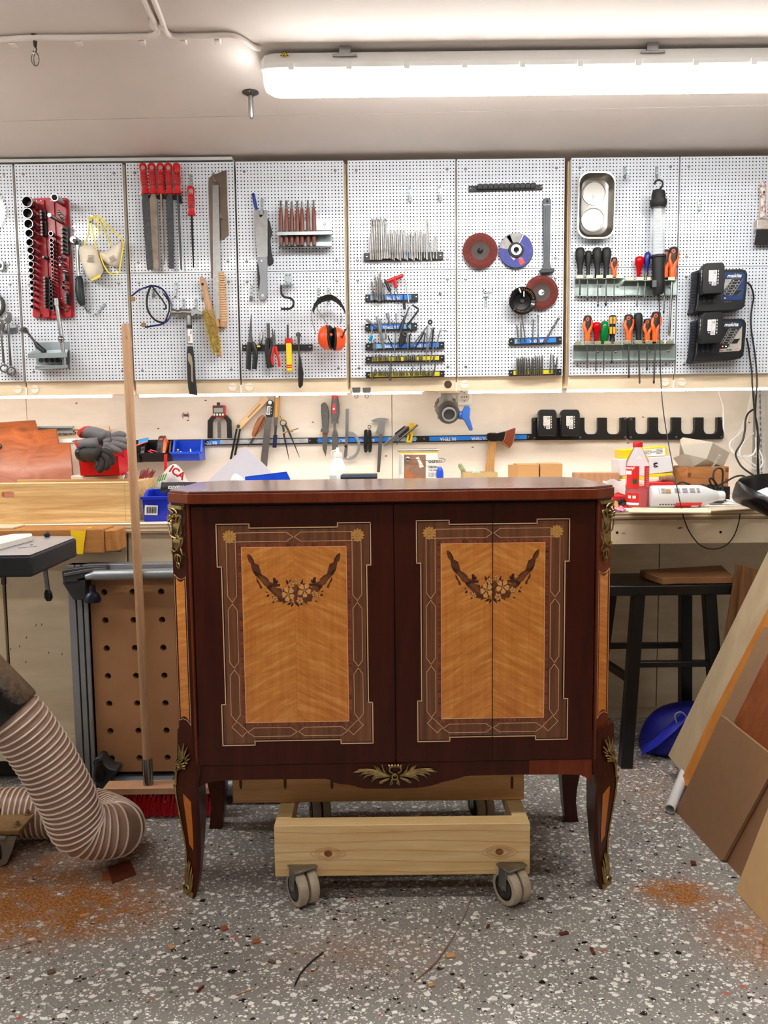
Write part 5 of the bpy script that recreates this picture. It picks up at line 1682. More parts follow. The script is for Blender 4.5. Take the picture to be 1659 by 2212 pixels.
def charger(oy,ox,label,blue,lab2):
 P_ = lambda x, y, d:PG(*ZC(x+ox,y+oy),d)
 R = thing('battery_charger',label,'battery charger',P_(660,1060,.0),'battery chargers at the right')
 b = MB()
 front = [(330,240),(480,205),(1130,195),(1210,215),(1245,290),(1235,500),(1190,930),(1130,990),(960,1020),(330,1050),(200,1045),(240,900),(300,240)]
 d1 = .06
 fr = [P_(x,y,d1)for x,y in front]
 bk_ = [P_(x,y,d1)for x,y in front]
 bk_ = [V3((p.x,PY-.002,p.z))+(V3((-.012,0,-.004))if i in(9,10,11,12,0)else V3((0,0,0)))for i,p in enum(bk_)]
 b.loft([fr,bk_])
 obj('case',b,M_chg,R,bev=.003)
 # ribbed left cheek, bulging outwards
 b = MB()
 ck = [(120,265),(290,210),(330,225),(250,900),(200,1050),(95,1110),(90,900)]
 b.loft([[P_(x,y,.045)for x,y in ck],[P_(x,y,.003)for x,y in ck]])
 sd = obj('side_cheek',b,M_chg_side,R,bev=.003)
 b = MB()
 for k in range(13):
  y = 300+k*58
  b.bar(P_(112-k,y,.046),P_(275-k*4,y-20,.046),.002,.0016)
 obj('rib',b,M_chg_side,sd)
 f = lambda pts, e:[P_(x,y,d1+e)for x,y in pts]
 m1, m2 = (M_navyp,M_silver)
 if blue:
  obj('panel',MB().prism(f([(700,262),(1150,262),(1195,300),(1180,560),(1140,805),(720,815)],.0006),(0,.0006,0)),M_navyp,R)
  pn = MB().prism(f([(800,400),(930,395),(745,660),(740,690)],.0010),(0,.0006,0))
  obj('panel_print',pn,M_silver,R)
  box = [(935,395),(1155,388),(935,712),(735,718)]
  small = [(1010,610),(1135,602),(1065,708),(945,712)]
 else:
  obj('panel',MB().prism(f([(780,255),(1130,250),(1165,290),(1160,345),(1110,385),(820,390)],.0006),(0,.0006,0)),mat('dark_navy_panel',(14,42,66),.4),R)
  obj('panel_print',MB().prism(f([(1165,340),(1140,800),(1100,840),(705,865),(715,800),(860,790)],.0006),(0,.0006,0)),mat('silver_panel',(172,166,158),.4),R)
  box = [(905,395),(1120,388),(900,700),(725,705)]
  small = [(1000,600),(1120,592),(1060,690),(935,695)]
 b = MB().prism(f(box,.0014),(0,.0006,0))
 bx = obj('chart',b,M_blk,R)
 obj('chart_line',MB().prism(f(small,.0016),(0,.0004,0)),M_blk,R)
 b = MB()
 for k in range(1,6):
  u = k/6
  p0 = [box[0][i]+(box[3][i]-box[0][i])*u for i in(0,1)]
  p1 = [box[1][i]+(box[2][i]-box[1][i])*u for i in(0,1)]
  b.prism(f([p0,p1,(p1[0],p1[1]+7),(p0[0],p0[1]+7)],.0018),(0,.0003,0))
 for u in range(6):
  p0 = [box[0][i]+(box[3][i]-box[0][i])*(u+.5)/6 for i in(0,1)]
  for dx in(30,140):
   b.prism(f([(p0[0]+dx,p0[1]-6),(p0[0]+dx+26,p0[1]-6),(p0[0]+dx+26,p0[1]+8),(p0[0]+dx,p0[1]+8)],.0018),(0,.0003,0))
 obj('chart_print',b,M_silver,bx)
 b = MB()
 b.tube([P_(*p,d1+.0018)for p in box],.0006,4,closed=True)
 b.tube([P_(*p,d1+.002)for p in small],.0005,4,closed=True)
 obj('chart_line',b,M_silver,bx)
 text('makita',P_(835 if blue else 800,362 if blue else 352,d1+.0012),(1,0,.012),(0,0,1),.0195,M_paper,R,shear=.35,sx=1.05,bold=.0004)
 leds = ((790,775),(855,775),(920,775))if blue else((770,752),(835,752),(900,750))
 for k, (x,y)in enum(leds):
  m = M_redled if k==0 else(M_greenled if(k==1 and not blue)else M_blk)
  obj('indicator',MB().lathe(P_(x,y,d1),(0,-1,0),[(.0022,0),(.002,.002),(.001,.0026)],10),m,R)
 if not blue:
  text('DC18RC',P_(850,832,d1+.0012),(1,0,.02),(0,0,1),.0058,M_ink,R,bold=.0003)
  b = MB().tube([P_(1060+28*cos(a),808-22*sin(a),d1+.001)for a in[k*.5 for k in range(10)]],.0008,5)
  obj('logo_swirl',b,M_orange,R)
  text('Li-ion',P_(718,842,d1+.0012),(1,0,.02),(0,0,1),.0052,mat('red_ink',(150,40,44)),R,bold=.0002)
 else:
  text('DC18RC',P_(808,445,d1+.0016),(1,0,.02),(0,0,1),.004,M_ink,R)
  text('Li-ion 14.4 - 18 V',P_(770,855,d1+.0008),(1,0,.02),(0,0,1),.0038,M_silver,R)
  # slot with contact ribs below the battery
 b = MB()
 for k in range(3):
  x = 360+k*100
  b.prism(f([(x,700),(x+45,700),(x+40,870),(x-5,870)],.002),(0,.002,0))
 obj('contact_rib',b,mat('contact_grey',(40,38,36),.4)if blue else mat('blue_contact',(16,40,62),.4),R,bev=.0008)
 # battery standing on it
 fc = [(370,80),(800,60),(780,670),(345,690)]
 yb_ = PY-d1-.052
 def mp(u,v,dd):
  x = fc[0][0]+(fc[1][0]-fc[0][0])*u+(fc[3][0]-fc[0][0])*v
  y = fc[0][1]+(fc[1][1]-fc[0][1])*u+(fc[3][1]-fc[0][1])*v
  p = W(*ZC(x+ox,y+oy),yb_)
  return p+V3((0,dd,0))
 battery(mp,lab2,'batteries on the chargers',None)
charger(0,0,'upper battery charger, navy blue front with red light',True,'black battery on the upper charger')
charger(985,-25,'lower battery charger, silver front with red and green lights',False,'black battery on the lower charger')
M_cable = mat('black_cable',(14,14,16),.5,0,.1)
def cable(name,label,pts,r,m=None,group=None,k=6):
 return one(name,label,'cable',MB().tube(sm(pts,k),r,7),m or M_cable,group)
cable('charger_cable','black mains cable from the upper charger',[PG(1613,610,.02),PG(1622,618,.025),PG(1628,640,.02),PG(1625,660,.015),PG(1622,690,.015),PG(1624,720,.015),PG(1630,760,.02),PG(1634,800,.03),PG(1635,832,.04),W(1633,860,3.15),W(1632,900,3.2),W(1636,930,3.25),W(1640,950,3.3),W(1637,980,3.36),W(1636,1010,3.38),W(1637,1040,3.38)],.0034)
cable('charger_cable','black mains cable from the lower charger',[PG(1612,730,.02),PG(1616,745,.02),PG(1620,775,.02),PG(1624,805,.03),PG(1625,830,.04),W(1627,855,3.15),W(1629,880,3.2),W(1632,900,3.25),W(1637,925,3.3),W(1636,960,3.36),W(1638,1000,3.38),W(1640,1040,3.38)],.0034)
# --- on the plywood lining: long magnetic bar and its tools
ZB1 = lambda x, y:(400+x/4.608,820+y/4.608)
ZB2 = lambda x, y:(740+x/4.1475,820+y/4.1475)
ZR = lambda x, y:(1100+x/2.968,820+y/2.968)
b1 = lambda*l:[ZB1(*p)for p in l]
b2 = lambda*l:[ZB2(*p)for p in l]
zr = lambda*l:[ZR(*p)for p in l]
PW_ = P35
rail('magnetic_rail','long wall magnetic rail with torn grey label, left of three',437,678,949,945,14,[(.06,.16,M_label_blue),(.16,.95,mat('torn_label',(170,174,178),.6,0,.3,40))],.014,[(.13,.36,9,BT)],pl=P35)
rail('magnetic_rail','long blue wall magnetic rail behind knife and calliper, middle of three',678,908,945,941.5,14,[(.04,.7,M_label_blue),(.7,.96,M_pale_blue)],.014,[(.3,.36,9,BT),(.57,.36,9,BT),(.93,.36,9,BT)],pl=P35)
rail('magnetic_rail','long blue wall magnetic rail ending at the axe, right of three',908,1150,941.5,937,14,[(.08,.95,M_label_blue)],.014,[(.32,.36,9,BT),(.6,.36,9,BT)],pl=P35)
# depth gauge
R = root('depth_gauge','red digital depth gauge with black arched feet','gauge',473,948,pl=P35)
for pts in(b1((220,585),(222,410),(262,360),(300,350),(300,378),(278,400),(268,430),(268,585)),b1((460,583),(455,405),(412,355),(380,348),(380,378),(398,398),(412,430),(416,583))):
 obj('foot',P35.plate(MB(),pts,.034,.02),M_blk,R,bev=.002)
o = obj('housing',P35.plate(MB(),b1((270,256),(392,254),(396,372),(275,374)),.044,.03),M_red,R,bev=.003)
obj('bezel',P35.plate(MB(),b1((277,264),(378,262),(382,364),(280,366)),.0448,.002),M_blk,o)
obj('display',P35.plate(MB(),b1((284,282),(374,280),(376,326),(286,328)),.0456,.001),mat('lcd_grey',(150,160,156),.3),o)
for k in range(4):
 x = 290+k*28
 obj('button',P35.plate(MB(),rrect(*ZB1(x-9,338),*ZB1(x+9,360),.6),.0465,.002),mat('cream_button',(232,226,210),.5),o)
obj('scale',P35.plate(MB(),b1((316,385),(353,384),(358,583),(322,584)),.03,.003),M_steel,R)
b = MB()
for k in range(14):
 y = 400+k*13
 P35.plate(b,b1((342,y),(352,y),(352,y+2),(342,y+2)),.0305,.0004)
 if k%2:
  P35.plate(b,b1((332,y-4),(338,y-4),(338,y+4),(332,y+4)),.0305,.0004)
obj('scale_print',b,M_ink,R)
obj('thumb_screw',P35.rod(MB(),[(*ZB1(330,228),.03),(*ZB1(331,258),.03)],3.6,n=12),M_blk,R)
# sliding bevel
R = root('angle_gauge','adjustable angle gauge with pale wooden stock and slotted black blade','angle gauge',510,985,pl=P35)
st = obj('stock',P35.plate(MB(),b1((798,158),(838,200),(548,492),(515,482),(508,455)),.034,.018),mat('maple',(232,196,150),.5,0,.08),R,bev=.002)
obj('slot',P35.plate(MB(),b1((742,238),(754,250),(630,384),(616,374)),.0345,.001),mat('slot_brown',(176,136,92),.6),st)
obj('pivot',MB().lathe(P35(*ZB1(530,465),.034),(0,-1,0),[(P35.s_(4.2),0),(P35.s_(3.6),.004)],14),M_chrome,R)
for pts in(b1((506,485),(522,490),(465,790),(442,795)),b1((538,490),(556,492),(505,752),(484,756))):
 obj('blade_half',P35.plate(MB(),pts,.022,.003),M_blk,R)
 # marking knife
R = root('marking_knife','marking knife with oval wooden handle leaning right','knife',536,963,pl=P35)
b = MB()
P35.rod(b,[(*ZB1(784,360),.03),(*ZB1(760,400),.03),(*ZB1(725,470),.03),(*ZB1(690,540),.03),(*ZB1(680,570),.03)],[3.5,8,8.5,6,3.6],n=12,flat=((0,1,0),.6))
h = obj('handle',b,wood('pear_handle',(140,80,42),(186,120,70),(9,9,3),4,.4),R)
b = MB()
P35.plate(b,b1((784,370),(792,375),(700,560),(690,560)),.030+P35.s_(5.2),.004)
obj('dark_stripe',b,mat('dark_wood_stripe',(70,40,28),.5),h)
obj('blade',P35.plate(MB(),b1((672,575),(692,582),(660,640),(626,664)),.024,.003),M_dsteel,R)
# digital angle ruler
R = root('angle_ruler','long steel angle ruler with black digital head','ruler',574,1005,pl=P35)
b = MB()
P35.plate(b,b1((800,372),(862,372),(815,870),(750,808)),.030,.003)
o = obj('blade',b,mat('dull_steel',(126,122,118),.4,.9,.1,20),R)
b = MB()
for k in range(12):
 for dx in(12,46):
  y = 400+k*34
  x = 800-(y-372)*.105+dx
  b.lathe(P35(*ZB1(x,y),.0303),(0,-1,0),[(.0011,0),(.0011,.0003)],6)
obj('scale_print',b,M_ink,o)
b = MB()
P35.plate(b,b1((812,225),(830,206),(862,208),(878,230),(874,300),(866,370),(800,368),(804,320)),.042,.02)
o = obj('head',b,M_blk,R,bev=.002)
obj('display',P35.plate(MB(),b1((818,264),(850,264),(844,350),(806,348)),.043,.002),M_paper,o)
obj('display',P35.plate(MB(),b1((824,272),(844,272),(838,342),(814,340)),.044,.001),mat('lcd_grey',(150,160,156)),o)
for y in(275,305,335):
 obj('button',MB().lathe(P35(*ZB1(860,y),.042),(0,-1,0),[(.0022,0),(.0018,.0015)],8),M_white,o)
obj('pivot',MB().lathe(P35(*ZB1(845,230),.042),(0,-1,0),[(P35.s_(4.6),0),(P35.s_(4),.004)],16),M_chrome,o)
# chisel with oak handle
R = root('chisel','wood handled chisel with steel hoop and blue tip guard','chisel',593,967,pl=P35)
b = MB()
P35.rod(b,[(*ZB1(918,176),.03),(*ZB1(914,280),.03),(*ZB1(905,375),.03)],[5.8,5.4,4.4],n=12)
obj('handle',b,wood('oak_handle',(196,140,70),(226,176,104),(16,16,1),4,.45),R)
obj('hoop',P35.rod(MB(),[(*ZB1(917,148),.03),(*ZB1(917,155),.03),(*ZB1(917,178),.03)],[5,6.2,6],n=12),M_chrome,R)
obj('ferrule',P35.rod(MB(),[(*ZB1(905,375),.03),(*ZB1(900,460),.028)],[4.6,3.4],n=12),M_steel,R)
obj('blade',P35.plate(MB(),b1((890,455),(914,455),(908,560),(884,560)),.026,.004),M_dsteel,R)
obj('tip_guard',P35.plate(MB(),b1((876,550),(914,550),(906,680),(868,678)),.03,.012),mat('blue_black_guard',(20,22,60),.4),R,bev=.001)
# dividers
R = root('dividers','steel dividers with brass screw standing on the bar','dividers',633,992,pl=P35)
for pts in(b1((972,440),(985,560),(1036,802)),b1((985,430),(1030,510),(1138,772))):
 obj('leg',P35.rod(MB(),[(*p,.026)for p in pts],[2.2,2.2,.5],n=8,flat=((0,1,0),.7)),M_dsteel,R)
b = MB()
c = P35(*ZB1(976,432),.028)
b.tube([c+V3((cos(a)*P35.s_(6.5),0,sin(a)*P35.s_(6.5)))for a in[k*pi/9 for k in range(18)]],P35.s_(.9),6,closed=True)
obj('spring',b,M_dsteel,R)
obj('boss',MB().lathe(c,(0,-1,0),[(P35.s_(4.4),-.004),(P35.s_(4.4),.004)],14),mat('pale_brass',(220,206,160),.35,.6),R)
b = MB()
P35.rod(b,[(*ZB1(980,530),.03),(*ZB1(1130,486),.03)],1.0,n=6)
P35.rod(b,[(*ZB1(975,532),.03),(*ZB1(1000,524),.03)],2.0,n=8)
P35.rod(b,[(*ZB1(1055,512),.03),(*ZB1(1075,505),.03)],2.4,n=8)
P35.rod(b,[(*ZB1(950,358),.028),(*ZB1(968,400),.028)],[2.2,1.6],n=8)
obj('adjusting_screw',b,M_brass,R)
# sheath knife
R = root('sheath_knife','fixed blade knife with dark grey rubber handle','knife',702,987,pl=P35)
b = MB()
P35.plate(b,b1((1352,250),(1368,228),(1395,228),(1415,262),(1432,340),(1428,420),(1424,520),(1400,526),(1350,522),(1346,508),(1362,480),(1358,400),(1352,320)),.036,.022)
h = obj('handle',b,mat('worn_grey_rubber',(92,92,92),.6,0,.25,60),R,bev=.003)
obj('collar',P35.plate(MB(),b1((1366,520),(1422,518),(1420,535),(1368,536)),.035,.02),mat('dull_red',(150,50,48),.5),R)
obj('blade',P35.plate(MB(),b1((1368,534),(1418,532),(1412,680),(1398,768),(1368,690),(1366,640)),.026,.003),M_steel,R)
# red-tipped chisel
R = root('chisel','wide chisel with grey handle and red end cap','chisel',723,975,pl=P35)
b = MB()
P35.rod(b,[(*ZB1(1492,185),.032),(*ZB1(1495,260),.032),(*ZB1(1495,330),.032),(*ZB1(1490,420),.032)],[7.2,9,9.2,6.6],n=14,flat=((0,1,0),.7))
h = obj('handle',b,mat('grey_soft_grip',(96,98,102),.5,0,.12),R)
obj('end_cap',P35.rod(MB(),[(*ZB1(1492,158),.032),(*ZB1(1492,190),.032)],[7.0,7.3],n=14,flat=((0,1,0),.7)),mat('coral_red',(214,50,62),.4),R)
obj('red_inset',P35.plate(MB(),rrect(*ZB1(1463,238),*ZB1(1496,342),3.4),.0325+P35.s_(6.3),.004),mat('coral_red',(214,50,62)),h)
obj('white_dot',MB().lathe(P35(*ZB1(1479,292),.0326+P35.s_(6.3)),(0,-1,0),[(P35.s_(2.4),0),(P35.s_(2.2),.0006)],14),M_paper,h)
obj('bolster',P35.rod(MB(),[(*ZB1(1490,418),.032),(*ZB1(1490,436),.032)],8,n=14,flat=((0,1,0),.7)),M_steel,R)
b = MB()
P35.rod(b,[(*ZB1(1488,432),.028),(*ZB1(1488,480),.026),(*ZB1(1490,510),.024)],[2.6,2.6,4],n=8)
P35.plate(b,b1((1478,500),(1504,500),(1522,545),(1520,700),(1462,700),(1462,545)),.026,.004)
obj('blade',b,M_steel,R)
# protractor ruler
R = root('protractor','steel protractor with long upright arm','protractor',757,990,pl=P35)
obj('arm',P35.plate(MB(),b2((28,260),(56,260),(52,470),(42,680),(28,705),(8,690),(22,590)),.026,.002),mat('satin_arm',(136,138,140),.4,.9),R)
b = MB()
n = 14
o_, i_ = [], []
for k in range(n+1):
 a = radians(100-190*k/n)
 o_.append((62+100*cos(a)*.98,592-128*sin(a)))
 i_.append((58+78*cos(a),592-100*sin(a)))
P35.plate(b,[ZB2(*p)for p in o_+i_[::-1]],.022,.002)
P35.plate(b,b2((10,690),(70,712),(60,724),(0,712)),.022,.002)
obj('half_ring',b,mat('clear_steel',(186,190,194),.35,.8),R)
obj('pivot',MB().lathe(P35(*ZB2(28,598),.026),(0,-1,0),[(P35.s_(3),0),(P35.s_(2.4),.004)],12),M_blk,R)
# multitool
R = root('multi_tool','folded black multi tool hanging on the blue bar','multi tool',794,978,pl=P35)
for pts in(b2((192,460),(204,446),(224,448),(224,640),(210,656),(194,646),(188,600)),b2((228,448),(248,446),(258,462),(264,600),(258,644),(242,656),(228,640))):
 obj('handle_half',P35.plate(MB(),pts,.036,.02),M_blk,R,bev=.0015)
for x in(208,240):
 obj('pivot',MB().lathe(P35(*ZB2(x,632),.036),(0,-1,0),[(P35.s_(3),0),(P35.s_(2.4),.002)],12),M_dsteel,R)
obj('ring',MB().tube([P35(*ZB2(240+13*cos(a),425+15*sin(a)),.03)for a in[k*pi/7 for k in range(14)]],P35.s_(.8),6,closed=True),M_chrome,R)
# vernier calliper
R = root('calliper','steel vernier calliper with jaws upward','calliper',821,1021,pl=P35)
b = MB()
P35.plate(b,b2((330,345),(380,342),(372,480),(362,490),(334,830),(308,830),(326,480)),.026,.004)
obj('beam',b,M_steel,R)
b = MB()
P35.plate(b,b2((250,368),(300,346),(345,340),(410,350),(412,362),(385,372),(372,490),(330,490),(322,380),(280,380)),.03,.006)
P35.plate(b,b2((290,488),(322,400),(326,488)),.028,.004)
obj('jaw',b,mat('bright_steel',(198,200,202),.28,1),R,bev=.0006)
# snap-off knife, yellow tag, scriber
R = root('utility_knife','silver snap-off knife lying aslant across the blue bar','knife',828,963,pl=P35)
b = MB()
P35.plate(b,b2((362,590),(380,565),(560,420),(595,415),(600,440),(580,470),(500,530),(420,580),(372,598)),.032,.012)
o = obj('body',b,M_steel,R,bev=.002)
obj('slider',P35.plate(MB(),b2((500,505),(590,425),(596,445),(510,520)),.034,.004),M_blk,o)
obj('slider',P35.plate(MB(),b2((468,480),(560,408),(556,424),(470,496)),.034,.004),M_blk,o)
R = root('pencil_tag','yellow tag with black lettering behind the scriber','tag',887,957,pl=P35)
obj('plate',P35.plate(MB(),b2((592,390),(640,390),(646,402),(618,565),(570,562),(596,420)),.03,.003),M_yellow,R,bev=.001)
text('TIMSN',P35(*ZB2(604,548),.0312),(.14,0,1),(-1,0,.14),P35.s_(5),M_ink,R,bold=.0003)
b = MB()
P35.rod(b,[(*ZB2(480,585),.03),(*ZB2(520,530),.036),(*ZB2(672,405),.036)],[.5,2.2,2.2],n=8)
one('scriber','dark steel scriber lying across the yellow tag','scriber',b,M_dsteel)
# crab sticker
R = root('crab_sticker','small brown crab picture stuck on the plywood','sticker',401,905,pl=P35)
b = MB()
cx, cy = 401, 897
P35.plate(b,[(cx+4.6*cos(a),cy+3.0*sin(a))for a in[k*pi/6 for k in range(12)]],.0012,.0008)
for s in(-1,1):
 for k in range(4):
  P35.rod(b,[(cx+s*4,cy-1+k*1.3,.001),(cx+s*(7.5-k*.4),cy-2.5+k*2.3,.001),(cx+s*(8.3-k),cy+.5+k*2.6,.001)],[.5,.5,.25],n=4)
 P35.rod(b,[(cx+s*3.5,cy-2,.001),(cx+s*5.5,cy-5,.001),(cx+s*3,cy-6,.001)],[.5,.9,.4],n=4)
obj('print',b,mat('crab_brown',(110,62,52),.6,0,.3,300),R)
# binder clips
for x, lb in((123,'left of two black binder clips under the cabinet'),(217,'right of two black binder clips under the cabinet')):
 pl = Plane(3.192)
 R = root('binder_clip',lb,'binder clip',*ZB2(x,165),'binder clips',pl)
 b = MB()
 b.prism([pl(*ZB2(x-38,72),.004),pl(*ZB2(x+36,70),.004),pl(*ZB2(x+34,118),.012),pl(*ZB2(x-32,122),.012)],(0,.0015,0))
 b.prism([pl(*ZB2(x-38,72),.004),pl(*ZB2(x+36,70),.004),pl(*ZB2(x+34,118),-.006),pl(*ZB2(x-32,122),-.006)],(0,.0015,0))
 obj('clamp',b,M_blk,R)
 obj('wire_handle',MB().tube(sm([pl(*ZB2(*p),.010)for p in((x-10,118),(x-8,135),(x-18,152),(x,166),(x+18,150),(x+8,135),(x+10,118))],4),pl.s_(.6),6),M_chrome,R)
 # pipe with ball valve coming from the wall cabinet
R = thing('pipe_valve','grey plastic dust pipe with union and blue lever valve','valve',P35(965,932,.1))
M_pvc = mat('grey_pvc',(150,148,142),.45,0,.06)
M_pvc2 = mat('grey_brown_pvc',(128,120,112),.45,0,.1)
pv = Plane(3.36)
b = MB()
top, elb = pv(*ZB2(925,95)), pv(*ZB2(925,205))
b.tube([top+V3((0,0,.005)),elb],pv.s_(14.2),20)
obj('pipe',b,M_pvc,R)
obj('mount_block',MB().box((pv(948,830).x,3.29,ZB-.004),(pv(990,830).x,3.42,ZB+.014)),M_ply,R,bev=.001)
ax = V3((.02,-1,-.28)).normalized()
c = pv(*ZB2(930,250),-.03)
c1 = c+ax*0
obj('union_nut',MB().lathe(c,ax,[(.036,-.035),(.047,-.03),(.047,0),(.043,.006)],28),M_pvc2,R)
b = MB()
for k in range(18):
 a = 2*pi*k/18
 q = ax.cross(V3((0,0,1))).normalized()
 w = q.cross(ax)
 p = c+ax*-.016+(q*cos(a)+w*sin(a))*.047
 b.obox(p,(.006,.026,.006))
obj('nut_rib',b,M_pvc2,R,bev=.001)
obj('valve_body',MB().lathe(c,ax,[(.043,.0),(.043,.07),(.040,.075)],28),M_pvc,R)
obj('seal',MB().lathe(c,ax,[(.0445,.004),(.0445,.012)],28),M_blk,R)
b = MB()
for k in range(6):
 a = 2*pi*k/6+.3
 p = c+ax*.052+(q*cos(a)+w*sin(a))*.041
 b.obox(p,(.02,.03,.014))
obj('lug',b,M_pvc2,R,bev=.002)
obj('front_nut',MB().lathe(c,ax,[(.045,.075),(.046,.095),(.040,.108),(.027,.109)],28),mat('dark_grey_pvc',(70,70,70),.4),R)
obj('mouth',MB().ring(c+ax*.105,ax,.029,.0235,.018,28),M_pvc,R)
obj('bore',MB().lathe(c,ax,[(.0236,.100),(.0236,.1085)],24),M_dark,R)
pl = Plane(3.29)
b = MB()
pl.rod(b,[(*ZB2(1040,320),-.01),(*ZB2(1090,320),-.01)],9,n=14)
pl.plate(b,b2((1072,290),(1095,235),(1135,232),(1146,262),(1140,340),(1168,440),(1162,460),(1140,456),(1095,370),(1070,350)),.012,.02)
obj('lever',b,mat('blue_lever',(46,92,168),.4),R,bev=.003)
obj('paper_tag',MB().prism([pv(*ZB2(866,108),.030),pv(*ZB2(880,108),.030),pv(*ZB2(880,155),.030),pv(*ZB2(866,152),.030)],(0,.001,0)),M_paper,R)
# wall socket
R = thing('wall_outlet','white round mains outlet on the plywood beside the valve','outlet',W(1003,872,3.47))
po = Plane(3.47)
o = obj('plate',po.plate(MB(),rrect(*ZB2(1030,105),*ZB2(1162,228),3),.0,.03),M_white,R,bev=.003)
c = po(*ZB2(1092,155),.001)
obj('rim',MB().ring(c+V3((0,-.004,0)),(0,1,0),po.s_(12.4),po.s_(10.6),.005,32),M_white,o)
obj('well',MB().lathe(c,(0,-1,0),[(po.s_(10.6),0),(po.s_(10.6),.001)],32),mat('outlet_shade',(214,208,196),.5),o)
b = MB()
for dx in(-24,-2,20):
 b.lathe(po(*ZB2(1092+dx,156),.0022),(0,-1,0),[(.0026,0),(.0026,.0004)],10)
for dy in(-36,36):
 b.lathe(po(*ZB2(1090,155+dy),.0022),(0,-1,0),[(.0022,0),(.0022,.0004)],10)
obj('pin_hole',b,M_dark,o)
# black battery racks with two batteries
M_rackb = mat('black_lacquer_rack',(18,18,19),.38,0,.15,30)
def brack(x0,x1,yt,yb,slots,label,first):
 R = root('battery_rack',label,'battery rack',*ZR((x0+x1)/2,yb),'black battery racks',P35)
 pts = [(x0,yt),(x0+8,yt-6)]
 for a, e in slots:
  w = e-a
  pts+=[(a,yt-6),(a,yt+70)]+[(a+5*(1-cos(radians(t_)))*5,yt+70+30*sin(radians(t_)))for t_ in(30,60,90)]
  pts+=[(e-5*(1-cos(radians(t_)))*5,yt+70+30*sin(radians(t_)))for t_ in(90,60,30)]+[(e,yt+70),(e,yt-6)]
 pts+=[(x1-8,yt-8),(x1,yt)]+[(x1-2,yb-10),(x1-12,yb),(x0+10,yb+3),(x0,yb-6)]
 obj('plate',P35.plate(MB(),[ZR(*p)for p in pts],.02,.02),M_rackb,R,bev=.002)
 for x, y in((x0+16,yt+8),(x1-16,yt+4),(x0+16,yb-10),((x0+x1)/2,yb-12),(x1-16,yb-12)):
  obj('screw',MB().lathe(P35(*ZR(x,y),.02),(0,-1,0),[(P35.s_(3.2),0),(P35.s_(3),.002),(P35.s_(1.4),.003),(P35.s_(1.2),.001)],12),M_dsteel,R)
 return R
brack(147,760,250,386,[(190,300),(335,450),(484,568),(628,712)],'left black battery rack holding two batteries',True)
brack(764,1378,248,384,[(810,894),(956,1042),(1104,1188),(1248,1332)],'right black battery rack, empty',False)
for k, (x0,x1)in enum(((181,306),(327,455))):
 def mp(u,v,dd,x0=x0,x1=x1):
  p = W(*ZR(x0+8+(x1-x0-8)*u,194+166*v),3.425)
  return p+V3((0,dd*.95,0))
 battery(mp,['first battery from the left in the wall rack','second battery from the left in the wall rack'][k],'batteries in the wall rack',None)
 # small axe with leather sheath
R = root('axe','small axe with brown leather sheath hanging head up','axe',*ZB2(1320,870),pl=P35)
b = MB()
secs = []
for x, y, w, th in((1345,475,30,.012),(1345,545,36,.012),(1342,600,36,.012),(1330,680,36,.012),(1322,760,38,.012),(1315,880,42,.013)):
 secs.append([P35(*ZB2(x+q[0]*w,y),.035+q[1]*th)for q in((-1,-.5),(-1,.5),(-.5,1),(.5,1),(1,.5),(1,-.5),(.5,-1),(-.5,-1))])
obj('handle',MB().loft(secs),wood('ash_handle',(172,122,70),(212,164,106),(14,14,1),4,.5,2),R)
b = MB()
P35.plate(b,b2((1296,490),(1310,478),(1380,480),(1400,478),(1466,462),(1440,545),(1405,540),(1380,552),(1320,550),(1298,530)),.054,.036)
obj('head',b,mat('forged_black',(26,22,22),.45,.5,.3,40,.2,120),R,bev=.004)
b = MB()
P35.plate(b,b2((1466,462),(1552,430),(1545,500),(1525,580),(1498,618),(1425,562),(1450,530)),.050,.026)
s = obj('sheath',b,mat('brown_leather',(128,58,32),.5,0,.15,40,.1),R,bev=.003)
b = MB()
b.tube([P35(*ZB2(*p),.0505)for p in((1466,466),(1450,532),(1430,560),(1498,614),(1523,578),(1543,500),(1549,434))],P35.s_(.7),5)
obj('stitching',b,mat('tan_thread',(196,140,90),.6),s)
# --- benches and what lies on them
ZT_ = .925
# left bench: plywood cabinets
R = thing('bench_cabinet','birch plywood bench cabinet under the worktop, left','cabinet',(-1.4,3.1,.1))
lx1 = W(452,1200,2.72).x
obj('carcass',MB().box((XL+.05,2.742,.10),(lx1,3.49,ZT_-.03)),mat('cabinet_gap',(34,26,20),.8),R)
obj('toe_kick',MB().box((XL+.05,2.79,.0),(lx1,2.81,.10)),mat('dark_toe_kick',(40,38,38),.7),R)
P27 = Plane(2.72)
def front(pts,nm):
 return obj(nm,P27.plate(MB(),pts,0,.019),M_ply,R,bev=.001,seg=1)
front([(-200,1250),(4,1250),(27,1644),(-190,1648)],'door')
front([(9,1190),(262,1192),(262,1640),(32,1644)],'door')
front([(20,1150),(258,1150),(260,1190),(20,1189)],'drawer_front')
front([(261,1150),(273,1150),(277,1640),(264,1640)],'drawer_front')
front([(277,1150),(460,1148),(460,1640),(281,1640)],'door')
obj('screw_hole',MB().lathe(P27(268.5,1173,.0002),(0,-1,0),[(.0045,0),(.0045,.0006)],14),M_dark,R)
for x, y in((57,1377),(78,1350),(90,1349),(105,1410),(134,1413),(42,1396),(23,1402),(56,1430)):
 obj('grain_fleck',P27.plate(MB(),[(x-1.5,y+2),(x,y-2.5),(x+1.5,y-2),(x,y+3)],.0003,.0004),mat('fleck',(96,66,44),.7),R)
b = MB()
b.box((XL+.04,2.70,ZT_-.03),(lx1,3.498,ZT_),0)
R = thing('worktop','pale plywood worktop with layered edge, left and middle','worktop',(-1.2,3.1,ZT_-.03))
x_mid = W(1140,1060,2.78).x
